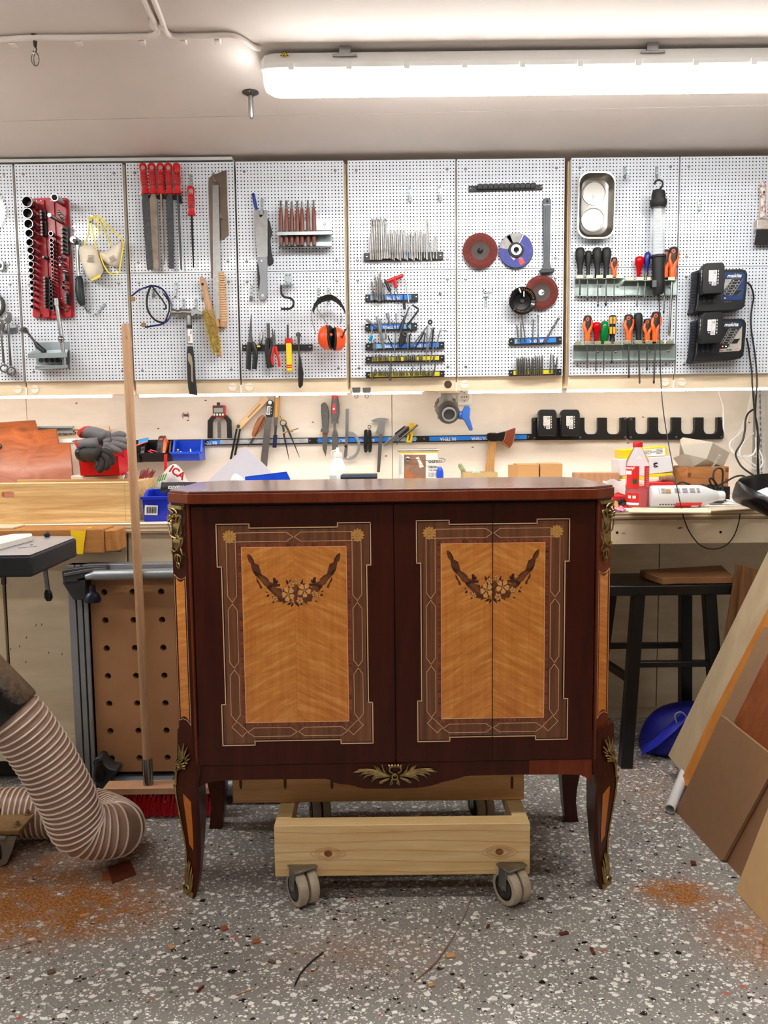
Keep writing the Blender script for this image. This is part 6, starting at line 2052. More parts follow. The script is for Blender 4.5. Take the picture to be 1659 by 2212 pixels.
obj('board',MB().box((XL+.04,2.701,ZT_-.03),(x_mid,3.498,ZT_)),M_ply_wall,R)
b = MB()
for k in range(5):
 b.box((XL+.04,2.6995-(k%2)*.0012,ZT_-.03+k*.006),(x_mid,2.7012,ZT_-.0242+k*.006),k%2)
obj('edge_ply',b,[M_ply_edge,M_ply],R)
# right bench: plywood worktop on apron, open below
x0r = x_mid+.003
R = thing('worktop','two-layer plywood worktop on an apron with open knee space, right','worktop',(1.4,3.1,ZT_-.09))
xr1 = XR-.05
ztr = .942
obj('board',MB().box((x0r,2.801,ztr-.03),(xr1,3.498,ztr)),M_ply_wall,R)
b = MB()
for k in range(5):
 b.box((x0r,2.7995-(k%2)*.0012,ztr-.03+k*.006),(xr1,2.8012,ztr-.0242+k*.006),k%2)
obj('edge_ply',b,[M_ply_edge,M_ply],R)
P28 = Plane(2.805)
za = W(1400,1175,2.805).z
a_ = obj('apron',MB().box((x0r,2.805,za),(xr1,2.825,ztr-.034)),M_ply,R,bev=.001)
for x, y in((1333,1150.5),(1556.5,1149.5)):
 obj('screw_hole',MB().lathe(P28(x,y,.0002),(0,-1,0),[(.0048,0),(.0048,.0005)],14),M_dark,a_)
b = MB()
P28.plate(b,[(1342,1151.5),(1350,1150.5),(1352,1152),(1344,1153)],.0003,.0004)
P28.plate(b,[(1462,1141),(1469,1138),(1477,1140),(1468,1143)],.0003,.0004)
obj('knot',b,mat('knot_wood',(120,84,54)),a_)
R = thing('back_panel','birch panels closing the back of the knee space','panel',(1.4,3.32,0))
P33 = Plane(3.305)
xj = W(1420,1400,3.305).x
for xa, xb in((x0r,xj-.002),(xj+.002,xr1)):
 obj('panel',MB().box((xa,3.305,W(1350,1528,3.305).z),(xb,3.323,ztr-.04)),M_ply,R,bev=.001)
obj('plinth',MB().box((x0r,3.315,0),(xr1,3.33,W(1350,1526,3.305).z-.002)),M_ply,R)
obj('shade_panel',MB().box((x0r,2.83,0),(x0r+.018,3.30,ztr-.031)),M_ply,R)  # unseen end panels, added to keep light out of the knee space
obj('shade_panel',MB().box((xr1-.02,2.83,0),(xr1,3.30,ztr-.031)),M_ply,R)
obj('shelf_board',MB().box((x0r,3.33,ztr-.07),(xr1,3.49,ztr-.04)),M_ply,R)
# --- left end of the bench
pf = Plane(2.745)
R = thing('pine_box','long open pine box with a finger hole on the left bench','wooden box',(-.95,2.9,ZT_))
bx0, bx1 = W(-40,1090,2.745).x, W(270,1090,2.745).x
zt = W(150,1046,2.745).z
t_ = .02
n_ = W(17,1069,2.745)
fx, fz = n_.x, n_.z
hw, hh = .018, .0115
b = MB()
# front wall with an oval finger hole
hole = [(fx+q*hw*.55+hh*cos(a),fz+hh*sin(a))for q,rng in((1,range(-4,5)),(-1,range(4,13)))for a in[k*pi/8 for k in rng]]
bm_out = [(bx0,ZT_+.001),(bx1,ZT_+.001),(bx1,zt),(bx0,zt)]
b.box((bx0,2.745,ZT_+.001),(fx-hw*1.25,2.765,zt))
b.box((fx+hw*1.25,2.745,ZT_+.001),(bx1,2.765,zt))
b.box((fx-hw*1.25,2.745,ZT_+.001),(fx+hw*1.25,2.765,fz-hh))
b.box((fx-hw*1.25,2.745,fz+hh),(fx+hw*1.25,2.765,zt))
for sx in(-1,1):
 for sz in(-1,1):
  cx_, cz_ = fx+sx*hw*1.25, fz+sz*hh
  b.prism([(cx_,2.745,cz_),(cx_-sx*hh*.7,2.745,cz_),(cx_-sx*hh*.2,2.745,cz_-sz*hh*.2),(cx_,2.745,cz_-sz*hh*.7)],(0,.02,0))
obj('front_board',b,M_pine,R)
obj('back_board',MB().box((bx0,3.02,ZT_+.001),(bx1,3.04,zt+.002)),M_pine,R,bev=.001)
obj('end_board',MB().box((bx1+.0005,2.745,ZT_+.001),(bx1+.022,3.04,zt+.004)),M_pine,R,bev=.001)
obj('bottom_board',MB().box((bx0,2.766,ZT_+.001),(bx1,3.019,ZT_+.012)),M_pine,R)
obj('rim',MB().box((bx0,2.7445,zt+.0003),(bx1,2.79,zt+.005)),wood('pale_pine',(226,190,132),(244,220,172),(.9,8,14),2.2,.5,1,.1),R,bev=.001)
# heavy timber on the front of the bench, yellow tape
R = thing('timber_beam','heavy old pine timber along the front of the left bench','timber',(-1.2,2.62,.84))
M_old = wood('old_pine',(170,108,50),(206,146,80),(.9,8,10),2.4,.5,1.2,.2)
zt2, zb2 = W(150,1153,2.58).z, W(150,1196,2.58).z
be = W(224,1170,2.58).x
obj('beam',MB().box((XL+.2,2.58,zb2),(be,2.69,ZT_-.001)),M_old,R,bev=.004)
b = MB()
secs = []
for dx, s in((.001,1),(.012,1),(.02,.9),(.034,.92),(.040,.8)):
 secs.append([(be+dx,2.585+(1-s)*.05,zb2+.004),(be+dx,2.685,zb2+.004),(be+dx,2.685,ZT_-.006),(be+dx,2.585+(1-s)*.05,ZT_-.006)])
obj('end_block',MB().loft(secs),M_old,R,bev=.004)
p = lambda x, y, d = 0:W(x,y,2.578-d)
b = MB()
rows = [[W(153,1140,2.62),W(183,1140,2.62),W(199,1138,2.63)],[p(152,1146),p(182,1147),p(186,1144)],[p(154,1165,.003),p(172,1166,.006),p(183,1165,.004)],[p(163,1196,.002),p(170,1197,.008),p(179,1197,.004)]]
b.grid(rows,thick=(0,.0006,.0003))
one('yellow_tape','strip of bright yellow tape draped over the timber','tape',b,M_yellow)
b = MB().box((W(0,1153,2.6).x-.2,2.60,ZT_),(W(28,1140,2.6).x,2.69,ZT_+.004))
one('veneer_offcut','thin pale offcut lying on the timber at the left edge','offcut',b,M_ply)
# mahogany board leaning at the wall
ZL = lambda x, y:(x/6.38,890+y/6.38)
def lean(px,py,Yt=3.40,Yb=3.10,y0=905,y1=1110):
 return W(px,py,Yt+(Yb-Yt)*(py-y0)/(y1-y0))
pts = [(-300,175),(470,122),(512,262),(765,240),(800,440),(960,448),(1000,900),(1010,1340),(-300,1360)]
R = thing('mahogany_board','stepped reddish mahogany board leaning behind the pine box','board',lean(70,1100))
fr = [lean(*ZL(*p))for p in pts]
m_ = wood('red_mahogany',(122,58,26),(172,92,48),(2.2,6,6),3,.4,2.2,.2,.05,.3,.2)
obj('board',MB().prism(fr,(0,.012,.004)),m_,R)
c = lean(*ZL(0,480))
obj('knob',MB().ball(c+V3((-.002,-.006,0)),(.013,.012,.016)),M_dsteel,R)
o = obj('knot',MB().prism([lean(*ZL(*p))+V3((0,-.0008,0))for p in((705,552),(735,535),(780,556),(745,560),(720,566))],(0,.0008,0)),mat('dark_knot',(50,22,12),.5),R)
# boards and profiles stacked behind
pb = Plane(3.44)
b = MB()
pb.plate(b,[(70,921),(157,920),(157,924),(70,925)],.02,.02)
pb.plate(b,[(70,925),(157,924),(157,936),(70,937)],.0,.003)
one('metal_profile','grey metal angle profile behind the mahogany board','profile',b,mat('grey_profile',(170,180,180),.4,.6))
R = root('lettered_board','pale wooden board with handwritten black letters behind the gloves','board',180,945,pl=pb)
pb2 = Plane(3.46)
o = obj('board',pb2.plate(MB(),[(100,922),(235,920),(236,940),(200,946),(100,948)],0,.012),M_ply,R,bev=.001)
text('ANSTO',pb2(127,940,.0008),(1,0,.03),(0,0,1),pb2.s_(15),M_ink,R,sx=1.35)
R = root('white_rail','white plastic rail with small black lettering behind the gloves','rail',150,963,pl=pb)
pb3 = Plane(3.40)
obj('profile',pb3.plate(MB(),[(118,948),(178,947),(178,956),(118,957)],.01,.02),M_white,R,bev=.001)
obj('lip',pb3.plate(MB(),[(118,957.5),(178,956.5),(178,962),(118,964)],.004,.015),mat('grey_lip',(190,190,194),.4),R)
text('HIKOKI',pb3(155,955,.0105),(1,0,.01),(0,0,1),pb3.s_(5),M_ink,R,bold=.0003)
# storage bins ---
def bin_(name,label,x0,x1,yb,dep,zb,h,m,front=.45,group='open-front storage bins',lip=.006,ang=0,at=None):
 R = thing(name,label,'storage bin',((x0+x1)/2,yb-dep/2,zb),group)
 b = MB()
 t_ = .003
 yf = yb-dep
 tp = .008
 side = lambda x:[(x,yb,zb),(x,yf+.015,zb),(x,yf,zb+h*front),(x,yf+dep*.32,zb+h*front),(x,yf+dep*.52,zb+h),(x,yb,zb+h)]
 for x, s in((x0,1),(x1,-1)):
  b.prism([V3(q)for q in side(x)],(s*t_,0,0))
  b.prism([(x-s*lip,yf+dep*.30,zb+h*front-.006),(x-s*lip,yf+dep*.50,zb+h-.003),(x-s*lip,yb,zb+h-.003),(x-s*lip,yb,zb+h+.002),(x-s*lip,yf+dep*.49,zb+h+.002),(x-s*lip,yf+dep*.27,zb+h*front)],(s*(lip+.002),0,0))
 b.box((x0,yb-t_,zb),(x1,yb,zb+h))
 b.box((x0,yf+.015,zb),(x1,yb,zb+t_))
 b.prism([(x0,yf+.0149,zb),(x1,yf+.0149,zb),(x1,yf,zb+h*front),(x0,yf,zb+h*front)],(0,t_,0))
 b.box((x0-.004,yf-.006,zb+h*front-.008),(x1+.004,yf+.002,zb+h*front+.002))
 obj('shell',b,m,R,bev=.001)
 return R
def wx(px,py,Y):return W(px,py,Y).x
zb_ = W(400,998,3.40).z
bin_('storage_bin','blue open bin of small parts hanging on the wall rail',wx(376,990,3.4),wx(434,990,3.4),3.485,.12,zb_+.006,.085,M_blue,.42)
M_binb = mat('black_bin',(20,20,22),.35,0,.15)
bin_('storage_bin','black open bin holding the orange meter',wx(311,990,3.4),wx(366,990,3.4),3.485,.12,zb_+.003,.085,M_binb,.42)
bin_('storage_bin','black open bin half hidden behind the broom handle',wx(250,990,3.4),wx(305,990,3.4),3.485,.12,zb_+.001,.085,M_binb,.42)
R = thing('bin_rail','black rail that carries the wall bins','rail',W(340,965,3.49))
obj('bar',MB().box((wx(262,960,3.487),3.487,W(340,968,3.49).z),(wx(437,960,3.487),3.4995,W(340,950,3.49).z)),M_blk,R)
pl = Plane(3.42)
rc = random.Random(5)
for k in range(9):
 b = MB()
 x, y = 378+k*6, 986-rc.uniform(0,8)
 P0, P1 = pl(x,y+3,rc.uniform(0,.03)), pl(x+rc.uniform(-7,9),y-rc.uniform(1,8),rc.uniform(0,.03))
 b.tube([P0,(P0+P1)/2,P1],[.003,.004,.0035],6)
 one('loose_part','small loose fitting in the blue wall bin','fitting',b,[M_steel,M_yellow,M_white,M_dsteel,M_blk,M_white,M_steel,M_blue,M_blk][k],'loose fittings in the blue bin')
R = thing('multimeter','orange and black meter standing in the black bin','meter',pl(344,988))
obj('body',MB().prism([pl(342,944,.0),pl(355,944,.0),pl(349,984,.03),pl(336,984,.03)],(0,.03,.006)),mat('dark_meter',(46,46,48),.5),R,bev=.002)
b = MB()
b.prism([pl(354,945,.0),pl(361,958,.0),pl(357,978,.02),pl(350,982,.03)],(0,.03,.006))
b.prism([pl(344,947,.004),pl(352,947,.004),pl(351,951,.006),pl(344,951,.006)],(0,.003,0))
obj('orange_side',b,M_orange,R,bev=.002)
b = MB()
for k in range(8):
 y = 956+k*3
 b.bar(pl(341-k*.5,y,.006+k*.003),pl(350-k*.5,y,.006+k*.003),.003,.002)
obj('grip_rib',b,M_blk,R)
b = MB()
b.tube(sm([pl(320,974,.02),pl(328,978,.035),pl(340,984,.035),pl(338,976,.02),pl(324,972,.01)],4),.003,6)
one('red_pliers','red plier handles in the black bin with the meter','pliers',b,mat('crimson',(200,20,50),.35))
b = MB()
b.prism([pl(354,982,.07),pl(361,981,.07),pl(360,1035,.075),pl(354,1036,.075)],(0,.006,0))
one('red_strap','red handle strip hanging out of the black bin','handle',b,M_red,bev=.002)
b = MB().prism([pl(299,949,.0),pl(320,945,.0),pl(319,955,.02),pl(298,960,.02)],(0,.01,0))
one('blue_block','light blue plastic box standing in the hidden black bin','box',b,mat('light_blue',(70,160,225),.4),bev=.002)
b = MB().tube(sm([pl(255,978,.03),pl(266,970,.03),pl(280,966,.03),pl(297,962,.03),pl(316,955,.03)],4),.004,8)
one('red_tool','long red tool handle lying in the hidden black bin','handle',b,M_red)
# red bin with gloves, standing on a white tub
zr_ = W(205,1028,3.02).z
R = thing('white_tub','white plastic tub under the red bin','tub',W(205,1040,3.1))
c = V3((wx(207,1030,3.12),3.14,ZT_))
obj('shell',MB().lathe(c,(0,0,1),[(.085,0),(.098,zr_-ZT_-.004),(.093,zr_-ZT_-.002)],28),mat('cream_tub',(230,216,200),.4),R)
bin_('storage_bin','red open bin heaped with work gloves',wx(166,1020,3.0),wx(252,1020,3.0),3.23,.21,zr_,.125,mat('red_bin',(206,12,26),.3,0,.1),.58)
def glove(label,pts,r,fingers,m,cuff,mc):
 R = thing('work_glove',label,'glove',pts[0],'work gloves in the red bin')
 b = MB()
 b.tube(sm(pts,4),[r[0]+(r[1]-r[0])*k/(4*(len(pts)-1))for k in range(4*(len(pts)-1)+1)],12,flat=((0,.4,1),.62))
 for f in fingers:
  q = sm(f,4)
  b.tube(q,[.0125]*(len(q)-2)+[.011,.006],8)
 obj('hand',b,m,R,sharp=180)
 a, e = cuff
 b = MB()
 b.tube([a+(e-a)*k for k in(0,.5,1)],[r[0]*1.05,r[0]*1.12,r[0]*1.06],14,flat=((0,.4,1),.66))
 obj('cuff',b,mc,R)
pg = Plane(3.08)
M_glove = mat('grey_glove',(112,110,112),.8,0,.15,30,.15,120)
M_glove2 = mat('dark_glove',(44,40,38),.75,0,.25,25,.2,120)
M_cuff = mat('red_cuff',(200,40,40),.7)
g = lambda x, y, d = 0:pg(x,y,d)
glove('upper grey glove with red edged cuff on the red bin',[g(186,934,.03),g(205,938,.04),g(228,948,.04)],(.034,.046),[[g(240,944,.05),g(258,938,.05),g(272,942,.05)],[g(242,950,.06),g(262,950,.06),g(278,956,.06)],[g(242,957,.07),g(262,962,.07),g(276,968,.06)],[g(235,962,.08),g(252,972,.08),g(262,976,.07)]],M_glove,(g(183,930,.03),g(188,936,.032)),M_cuff)
glove('middle grey glove with red edged cuff on the red bin',[g(176,964,.05),g(195,962,.06),g(215,962,.06)],(.036,.046),[[g(225,955,.07),g(240,950,.07)],[g(225,962,.08),g(246,962,.08)],[g(222,970,.09),g(240,975,.09)]],M_glove,(g(172,966,.05),g(177,964,.05)),M_cuff)
glove('dark glove hanging over the front of the red bin',[g(184,982,.09),g(202,984,.11),g(220,986,.12)],(.036,.045),[[g(224,974,.13),g(236,978,.135),g(243,990,.13),g(240,1004,.13)],[g(222,982,.135),g(232,990,.14),g(234,1004,.14),g(226,1014,.135)],[g(218,990,.135),g(222,1000,.14),g(218,1012,.14),g(212,1018,.135)],[g(212,996,.13),g(214,1004,.135),g(208,1014,.13)]],M_glove2,(g(175,982,.085),g(184,982,.09)),M_blk)
# white shopping bags
M_bag = mat('white_plastic_bag',(226,224,220),.4,0,.06,12,.5,26,trans=.15)
def bag(label,outl,Y,dep,m,seed,kk=7):
 R = thing('shopping_bag',label,'plastic bag',W(*outl[len(outl)//2],Y),'crumpled bags on the bench')
 r_ = random.Random(seed)
 cx = sum(p[0]for p in outl)/len(outl)
 cy = sum(p[1]for p in outl)/len(outl)
 secs = []
 for s, d in((.80,-.5),(1,0),(.96,.3),(.8,.6),(.55,.85),(.25,1)):
  secs.append([W(cx+(x-cx)*s+r_.uniform(-kk,kk)*.25,cy+(y-cy)*s+r_.uniform(-kk,kk)*.25,Y-dep*d+r_.uniform(-.006,.006))for x,y in outl])
 o = obj('bag',MB().loft(secs),m,R,sharp=40,sub=1)
 return R
bg = bag('white shopping bag with red and green print beside the broom',[(366,1002),(380,1000),(392,1010),(400,1022),(402,1034),(412,1045),(412,1075),(318,1078),(322,1060),(340,1040),(352,1020)],3.05,.06,M_bag,3)
pk = Plane(2.97)
M_ica = mat('red_print',(200,30,36),.5)
text('ICA',pk(364,1017,.0),(.82,0,-.57),(.57,0,.82),pk.s_(22),M_ica,bg,bold=.0012,ext=.002)
text('Maxi',pk(318,1068,.0),(.85,0,.52),(-.52,0,.85),pk.s_(19),mat('pale_green_print',(176,200,178),.5),bg,bold=.0004,ext=.002)
b = MB()
for k in range(4):
 b.prism([pk(338+k*5,1042-k*2,.0),pk(344+k*5,1028-k*2,.0),pk(345.6+k*5,1029-k*2,.0),pk(340+k*5,1043-k*2,.0)],(0,.003,0))
obj('green_print',b,mat('green_print',(80,150,50),.5),bg)
bag('crumpled white bag half behind the broom handle',[(272,1018),(282,1016),(290,1026),(300,1034),(312,1038),(320,1052),(315,1060),(262,1060),(266,1036)],3.1,.05,M_bag,8)
b = MB()
for k in range(14):
 b.tube([pk(300+k*2,1036-rc.uniform(0,6),-.06),pk(308+k*2.2+rc.uniform(-4,4),1014+rc.uniform(-3,6),-.08)],.0022,5)
one('red_net','dark red net bag behind the shopping bags','net bag',b,mat('dark_red_net',(130,16,26),.6))
# power tool handle, blue bin, dowel
R = thing('power_tool','dark power tool grip with white lettering behind the commode corner','power tool',W(385,1060,2.9))
pt = Plane(2.86)
b = MB()
b.tube(sm([pt(350,1053),pt(353,1053),pt(370,1051),pt(395,1050),pt(425,1050)],3),[pt.s_(11),pt.s_(12.5),pt.s_(12.5),pt.s_(11.5),pt.s_(11),pt.s_(10.5),pt.s_(10),pt.s_(9.6),pt.s_(9.4),pt.s_(9.2),pt.s_(9),pt.s_(9),pt.s_(9)],18)
obj('grip',b,mat('dark_grip',(38,40,42),.5,0,.2,60),R)
text('makita',pt(398,1049,.021),(-1,0,-.02),(0,0,-1),pt.s_(13),M_paper,R,shear=.35,bold=.0006)
zbb = ZT_
R = bin_('storage_bin','deep blue bin with bar code label beside the broom',W(305,1130,2.74).x,W(362,1130,2.74).x,2.9,.14,zbb+.001,.105,mat('deep_blue_bin',(12,44,190),.35,0,.08),.82)
pbin = Plane(2.755)
lb = obj('paper_label',MB().prism([pbin(313,1091,.0),pbin(341,1092,.0),pbin(340,1113,-.004),pbin(312,1112,-.004)],(0,.001,0)),M_paper,R)
b = MB()
for k in range(11):
 w = 1.2 if k%3 else 2
 b.prism([pbin(317+k*2,1095,.0008),pbin(317+k*2+w*.7,1095,.0008),pbin(316.6+k*2+w*.7,1109,-.0018),pbin(316.6+k*2,1109,-.0018)],(0,.0004,0))
obj('bar_code',b,M_ink,lb)
b = MB().cyl(W(371,1121,2.78),W(390,1108,2.95),.0145,16)
one('dowel','end of a round wooden dowel beside the commode','dowel',b,M_beech)
b = MB().prism([W(318,1078,2.88),W(372,1072,2.88),W(372,1084,2.80),W(322,1088,2.80)],(0,0,-.003))
one('paper_sheet','white papers lying on top of the deep blue bin','paper',b,M_paper)
# --- middle of the bench, seen above the commode
pm = Plane(3.30)
R = thing('acrylic_sheet','frosted square sheet standing on its corner','sheet',pm(530,1100))
t = NT('frosted_sheet')
t.set(col=lin((222,222,232)),rough=.5,trans=.35,ior=1.3)
b = pm.plate(MB(),b1((598,665),(880,945),(960,1200),(600,1330),(180,1060),(250,985)),0,.004)
obj('sheet',b,t.m,R)
b = MB()
secs = [[pm(*ZB1(*p),d)for p in((490,925),(520,935),(560,960),(600,1000),(600,1100),(440,1100),(445,1000),(465,950))]for d in(.01,.05)]
one('paper_towel','crumpled white paper in front of the frosted sheet','paper',MB().loft(secs),M_paper,sub=1,sharp=180)
pbn = Plane(3.05)
b = MB()
b.prism([pbn(*ZB1(595,965)),pbn(*ZB1(1010,915)),pbn(*ZB1(1046,990)),pbn(*ZB1(1046,1300)),pbn(*ZB1(610,1300))],(0,.004,0))
b.prism([pbn(*ZB1(595,965)),pbn(*ZB1(1010,915)),W(*ZB1(990,925),3.16),W(*ZB1(600,972),3.16)],(0,0,-.005))
b.prism([pbn(*ZB1(850,935),.004),pbn(*ZB1(858,934),.004),pbn(*ZB1(866,1200),.004),pbn(*ZB1(856,1200),.004)],(0,.004,0))
one('storage_bin','bright blue bin rim seen over the commode top','storage bin',b,M_blue,bev=.002)
R = thing('glue_bottle','white cone-shouldered glue bottle with looped cap','bottle',W(729,1085,3.28))
pgb = Plane(3.28)
c = pgb(*ZB1(1520,900))
c0 = V3((c.x,c.y,ZT_))
zz = lambda y:pgb(*ZB1(1520,y)).z-ZT_
s_ = pgb.s_
obj('body',MB().lathe(c0,(0,0,1),[(s_(19.5),0),(s_(20),.004),(s_(19.5),zz(900)),(s_(18.5),zz(885)),(s_(8.5),zz(775)),(s_(8.2),zz(770))],28),mat('white_hdpe',(232,236,232),.4,0,.03),R)
b = MB().lathe(c0,(0,0,1),[(s_(9.5),zz(772)),(s_(9.2),zz(725)),(s_(6),zz(722)),(s_(3.6),zz(715)),(s_(3.2),zz(680)),(s_(2.6),zz(676))],20)
b.tube(sm([pgb(*ZB1(1500,700),.0),pgb(*ZB1(1470,710),.0),pgb(*ZB1(1455,735),.0),pgb(*ZB1(1462,765),.0),pgb(*ZB1(1480,770),.0)],4),s_(1.2),6)
obj('cap',b,M_white,R)
obj('label',MB().prism([pgb(*ZB1(1438,955),.040),pgb(*ZB1(1505,955),.040),pgb(*ZB1(1505,985),.040),pgb(*ZB1(1438,985),.040)],(0,.03,0)),mat('grey_label',(200,204,204),.6),R)
pbk = Plane(3.1)
R = thing('tool_case','dark blue-black case lid edge beside the glue bottle','case',W(775,1090,3.15))
b = MB().box((wx(736,1060,3.1),3.1,ZT_),(wx(815,1060,3.1),3.22,W(775,1026,3.1).z))
obj('case',b,M_blk,R,bev=.003)
obj('lid',MB().box((wx(737,1060,3.1),3.098,W(775,1031,3.1).z),(wx(815,1060,3.1),3.1,W(775,1027,3.1).z)),mat('slate_lid',(60,84,110),.4),R)
# oil tin
R = thing('oil_tin','white square tin of floor oil with picture and yellow band','tin',W(904,1085,3.2))
pt_ = Plane(3.2)
x0_, x1_ = wx(862,1000,3.2), wx(946,1000,3.2)
ztn = pt_(904,976).z
bdy = obj('body',MB().box((x0_,3.2,ZT_),(x1_,3.34,ztn)),mat('white_tin',(236,234,228),.35,0,.02),R,bev=.006)
obj('rim',MB().box((x0_-.003,3.197,ztn),(x1_+.003,3.343,ztn+.010)),mat('tin_rim',(200,196,190),.3,1),R,bev=.003)
obj('yellow_band',pt_.plate(MB(),b2((500,645),(860,630),(860,655),(500,662)),.0005,.0005),M_yellow,bdy)
ph = obj('picture',pt_.plate(MB(),b2((550,672),(745,674),(745,900),(550,900)),.0005,.0005),mat('photo_brown',(150,110,86),.5,0,.2,30),bdy)
obj('picture_floor',pt_.plate(MB(),b2((552,830),(743,790),(743,900),(552,900)),.0008,.0003),mat('photo_floor',(176,104,58),.5,0,.2,40),bdy)
obj('picture_chair',pt_.plate(MB(),b2((655,700),(680,690),(730,780),(690,790),(680,740)),.001,.0003),M_paper,bdy)
obj('picture_sofa',pt_.plate(MB(),b2((600,785),(740,790),(738,870),(660,862),(602,830)),.001,.0003),mat('sofa_taupe',(140,108,92),.6),bdy)
text('osmo',pt_(*ZB2(768,748),.001),(1,0,.02),(0,0,1),pt_.s_(13),mat('dark_print',(60,56,54),.5),R,bold=.0003)
text('Hårdva',pt_(*ZB2(770,795),.001),(1,0,.02),(0,0,1),pt_.s_(7.5),mat('dark_print',(60,56,54)),R,bold=.0002)
text('Hög tålighet',pt_(*ZB2(770,818),.001),(1,0,.02),(0,0,1),pt_.s_(5),mat('dark_print',(60,56,54)),R)
for k in range(3):
 text('För golv, skivor',pt_(*ZB2(770,842+k*14),.001),(1,0,.02),(0,0,1),pt_.s_(3.6),mat('dark_print',(60,56,54)),R)
b = MB()
for k in range(20):
 y = 672+k*9
 pt_.plate(b,b2((506,y),(506+20+(k*7)%16,y),(506+20+(k*7)%16,y+4),(506,y+4)),.0006,.0004)
obj('small_print',b,mat('grey_print',(170,168,164),.6),bdy)
obj('lid_knob',MB().lathe(pt_(*ZB2(582,712),0),(0,-1,0),[(pt_.s_(5),0),(pt_.s_(5),.01),(pt_.s_(3),.012),(pt_.s_(3),.008)],18),M_steel,R)
b = MB().tube(sm([pt_(*ZB2(582,712),.012),pt_(*ZB2(700,720),.014),pt_(*ZB2(860,740),.012),pt_(*ZB2(912,735),.0),pt_(*ZB2(915,715),-.01),pt_(*ZB2(865,702),-.02)],5),pt_.s_(.7),6)
obj('wire_handle',b,M_steel,R)
pc_ = Plane(3.1)
c = pc_(*ZB2(872,830))
zq = lambda y:pc_(*ZB2(872,y)).z-ZT_
b = MB().lathe((c.x,c.y,ZT_),(0,0,1),[(pc_.s_(8),0),(pc_.s_(7.8),zq(830)),(pc_.s_(6),zq(800)),(pc_.s_(3),zq(782)),(pc_.s_(1),zq(780))],18)
one('blue_nozzle','blue pointed nozzle cap in front of the oil tin','cap',b,mat('cobalt',(20,74,200),.35))
# little wooden box with brush and green cloth
R = thing('small_box','shallow plywood box with green cloth right of the oil tin','wooden box',W(1035,1090,3.2))
bx = (wx(1001,1060,3.2),wx(1075,1060,3.2))
zbt = pt_(1038,1021).z
b = MB()
for lo, hi in(((bx[0],3.2,ZT_),(bx[1],3.208,zbt)),((bx[0],3.3,ZT_),(bx[1],3.308,zbt)),((bx[0],3.208,ZT_),(bx[0]+.008,3.3,zbt)),((bx[1]-.008,3.208,ZT_),(bx[1],3.3,zbt))):
 b.box(lo,hi)
obj('walls',b,mat('thin_ply',(196,166,116),.6,0,.1),R)
b = MB().prism([W(*ZB2(1160,835),3.25),W(*ZB2(1190,818),3.26),W(*ZB2(1215,816),3.26),W(*ZB2(1245,838),3.25),W(*ZB2(1245,880),3.25),W(*ZB2(1160,880),3.25)],(0,.02,0))
one('green_cloth','pale green cloth tip sticking out of the shallow box','cloth',b,mat('mint_cloth',(170,216,206),.8),bev=.003)
b = MB()
pm2 = Plane(3.24)
pm2.rod(b,[(*ZB2(1045,755),0),(*ZB2(1055,775),0),(*ZB2(1080,815),0),(*ZB2(1100,860),0)],[3,5,5,5],n=10,flat=((0,1,0),.5))
one('worn_brush','paint-stained handle leaning in the shallow box','brush',b,mat('stained_green',(150,156,110),.7,0,.3,60))
# two cardboard boxes
M_card = mat('kraft_card',(196,150,96),.75,0,.05,8)
for k, (xa,xb,yt)in enum(((1118,1164,1002.5),(1167,1215,1002))):
 R = thing('cardboard_box',['left of two small brown cardboard boxes','right of two small brown cardboard boxes'][k],'cardboard box',W((xa+xb)/2,1090,3.25),'small cardboard boxes')
 x_a, x_b = wx(xa,1050,3.22), wx(xb,1050,3.22)
 zt_ = W(1140,yt,3.22).z
 obj('box',MB().box((x_a,3.22,ztr),(x_b,3.33,zt_)),M_card,R,bev=.002)
 if k==0:
  obj('flap',MB().prism([(x_a,3.221,zt_-.002),(x_a-.034,3.25,zt_-.003),(x_a-.03,3.26,ztr),(x_a,3.23,ztr)],(0,.003,0)),M_card,R)
  # --- right end of the bench
ZG = lambda x, y:(1320+x/4.894,930+y/4.894)
zg = lambda*l:[ZG(*p)for p in l]
ZTR = ztr
# timber offcut and white wrapper and red bits beside the commode
R = one('wood_block','long brown wood block behind the red bottle','wood block',MB().box((wx(1243,1030,3.2),3.2,ZTR),(wx(1336,1030,3.2),3.26,W(1300,1021,3.2).z)),M_beech,bev=.002)
b = MB()
pw = Plane(3.0)
rows = []
r_ = random.Random(4)
for y in(1037,1046,1056,1066):
 rows.append([pw(1303+k*8,y+3*sin(k*1.7+y),.02*sin(k*1.3))for k in range(7)])
b.grid(rows,thick=(0,.004,0))
one('white_wrapper','crumpled white paper wrapper left of the red bottle','paper',b,M_paper)
one('red_box','red flat box lying left of the red bottle','box',MB().box((wx(1262,1075,2.98),2.98,ZTR),(wx(1352,1075,2.98),3.10,W(1330,1072,2.98).z)),mat('red_card',(200,28,36),.5),bev=.002)
pw = Plane(2.87)
R = thing('cardboard_roll','small cut cardboard piece beside the commode corner','cardboard',W(1330,1100,2.87))
b = MB()
pw.plate(b,[(1305,1083),(1334,1083),(1336,1090),(1335,1104),(1305,1106)],0,.03)
b.cyl(pw(1329,1099,.001),pw(1329,1099,-.03),pw.s_(5.2),14)
obj('piece',b,M_card,R,bev=.001)
for k, (x,y,m)in enum(((1338,1098,M_red),(1347,1090,M_dsteel),(1352,1096,M_red),(1342,1084,M_blk))):
 b = MB().tube(sm([W(x-10,y+4,2.93),W(x,y-3,2.91),W(x+10,y+2,2.94)],4),.007,8)
 one('red_scrap',['red plastic scrap next to the cardboard piece','grey plastic scrap behind the cardboard piece','small red scrap touching the red bottle','black plastic scrap behind the cardboard piece'][k],'scrap',b,m)
b = MB()
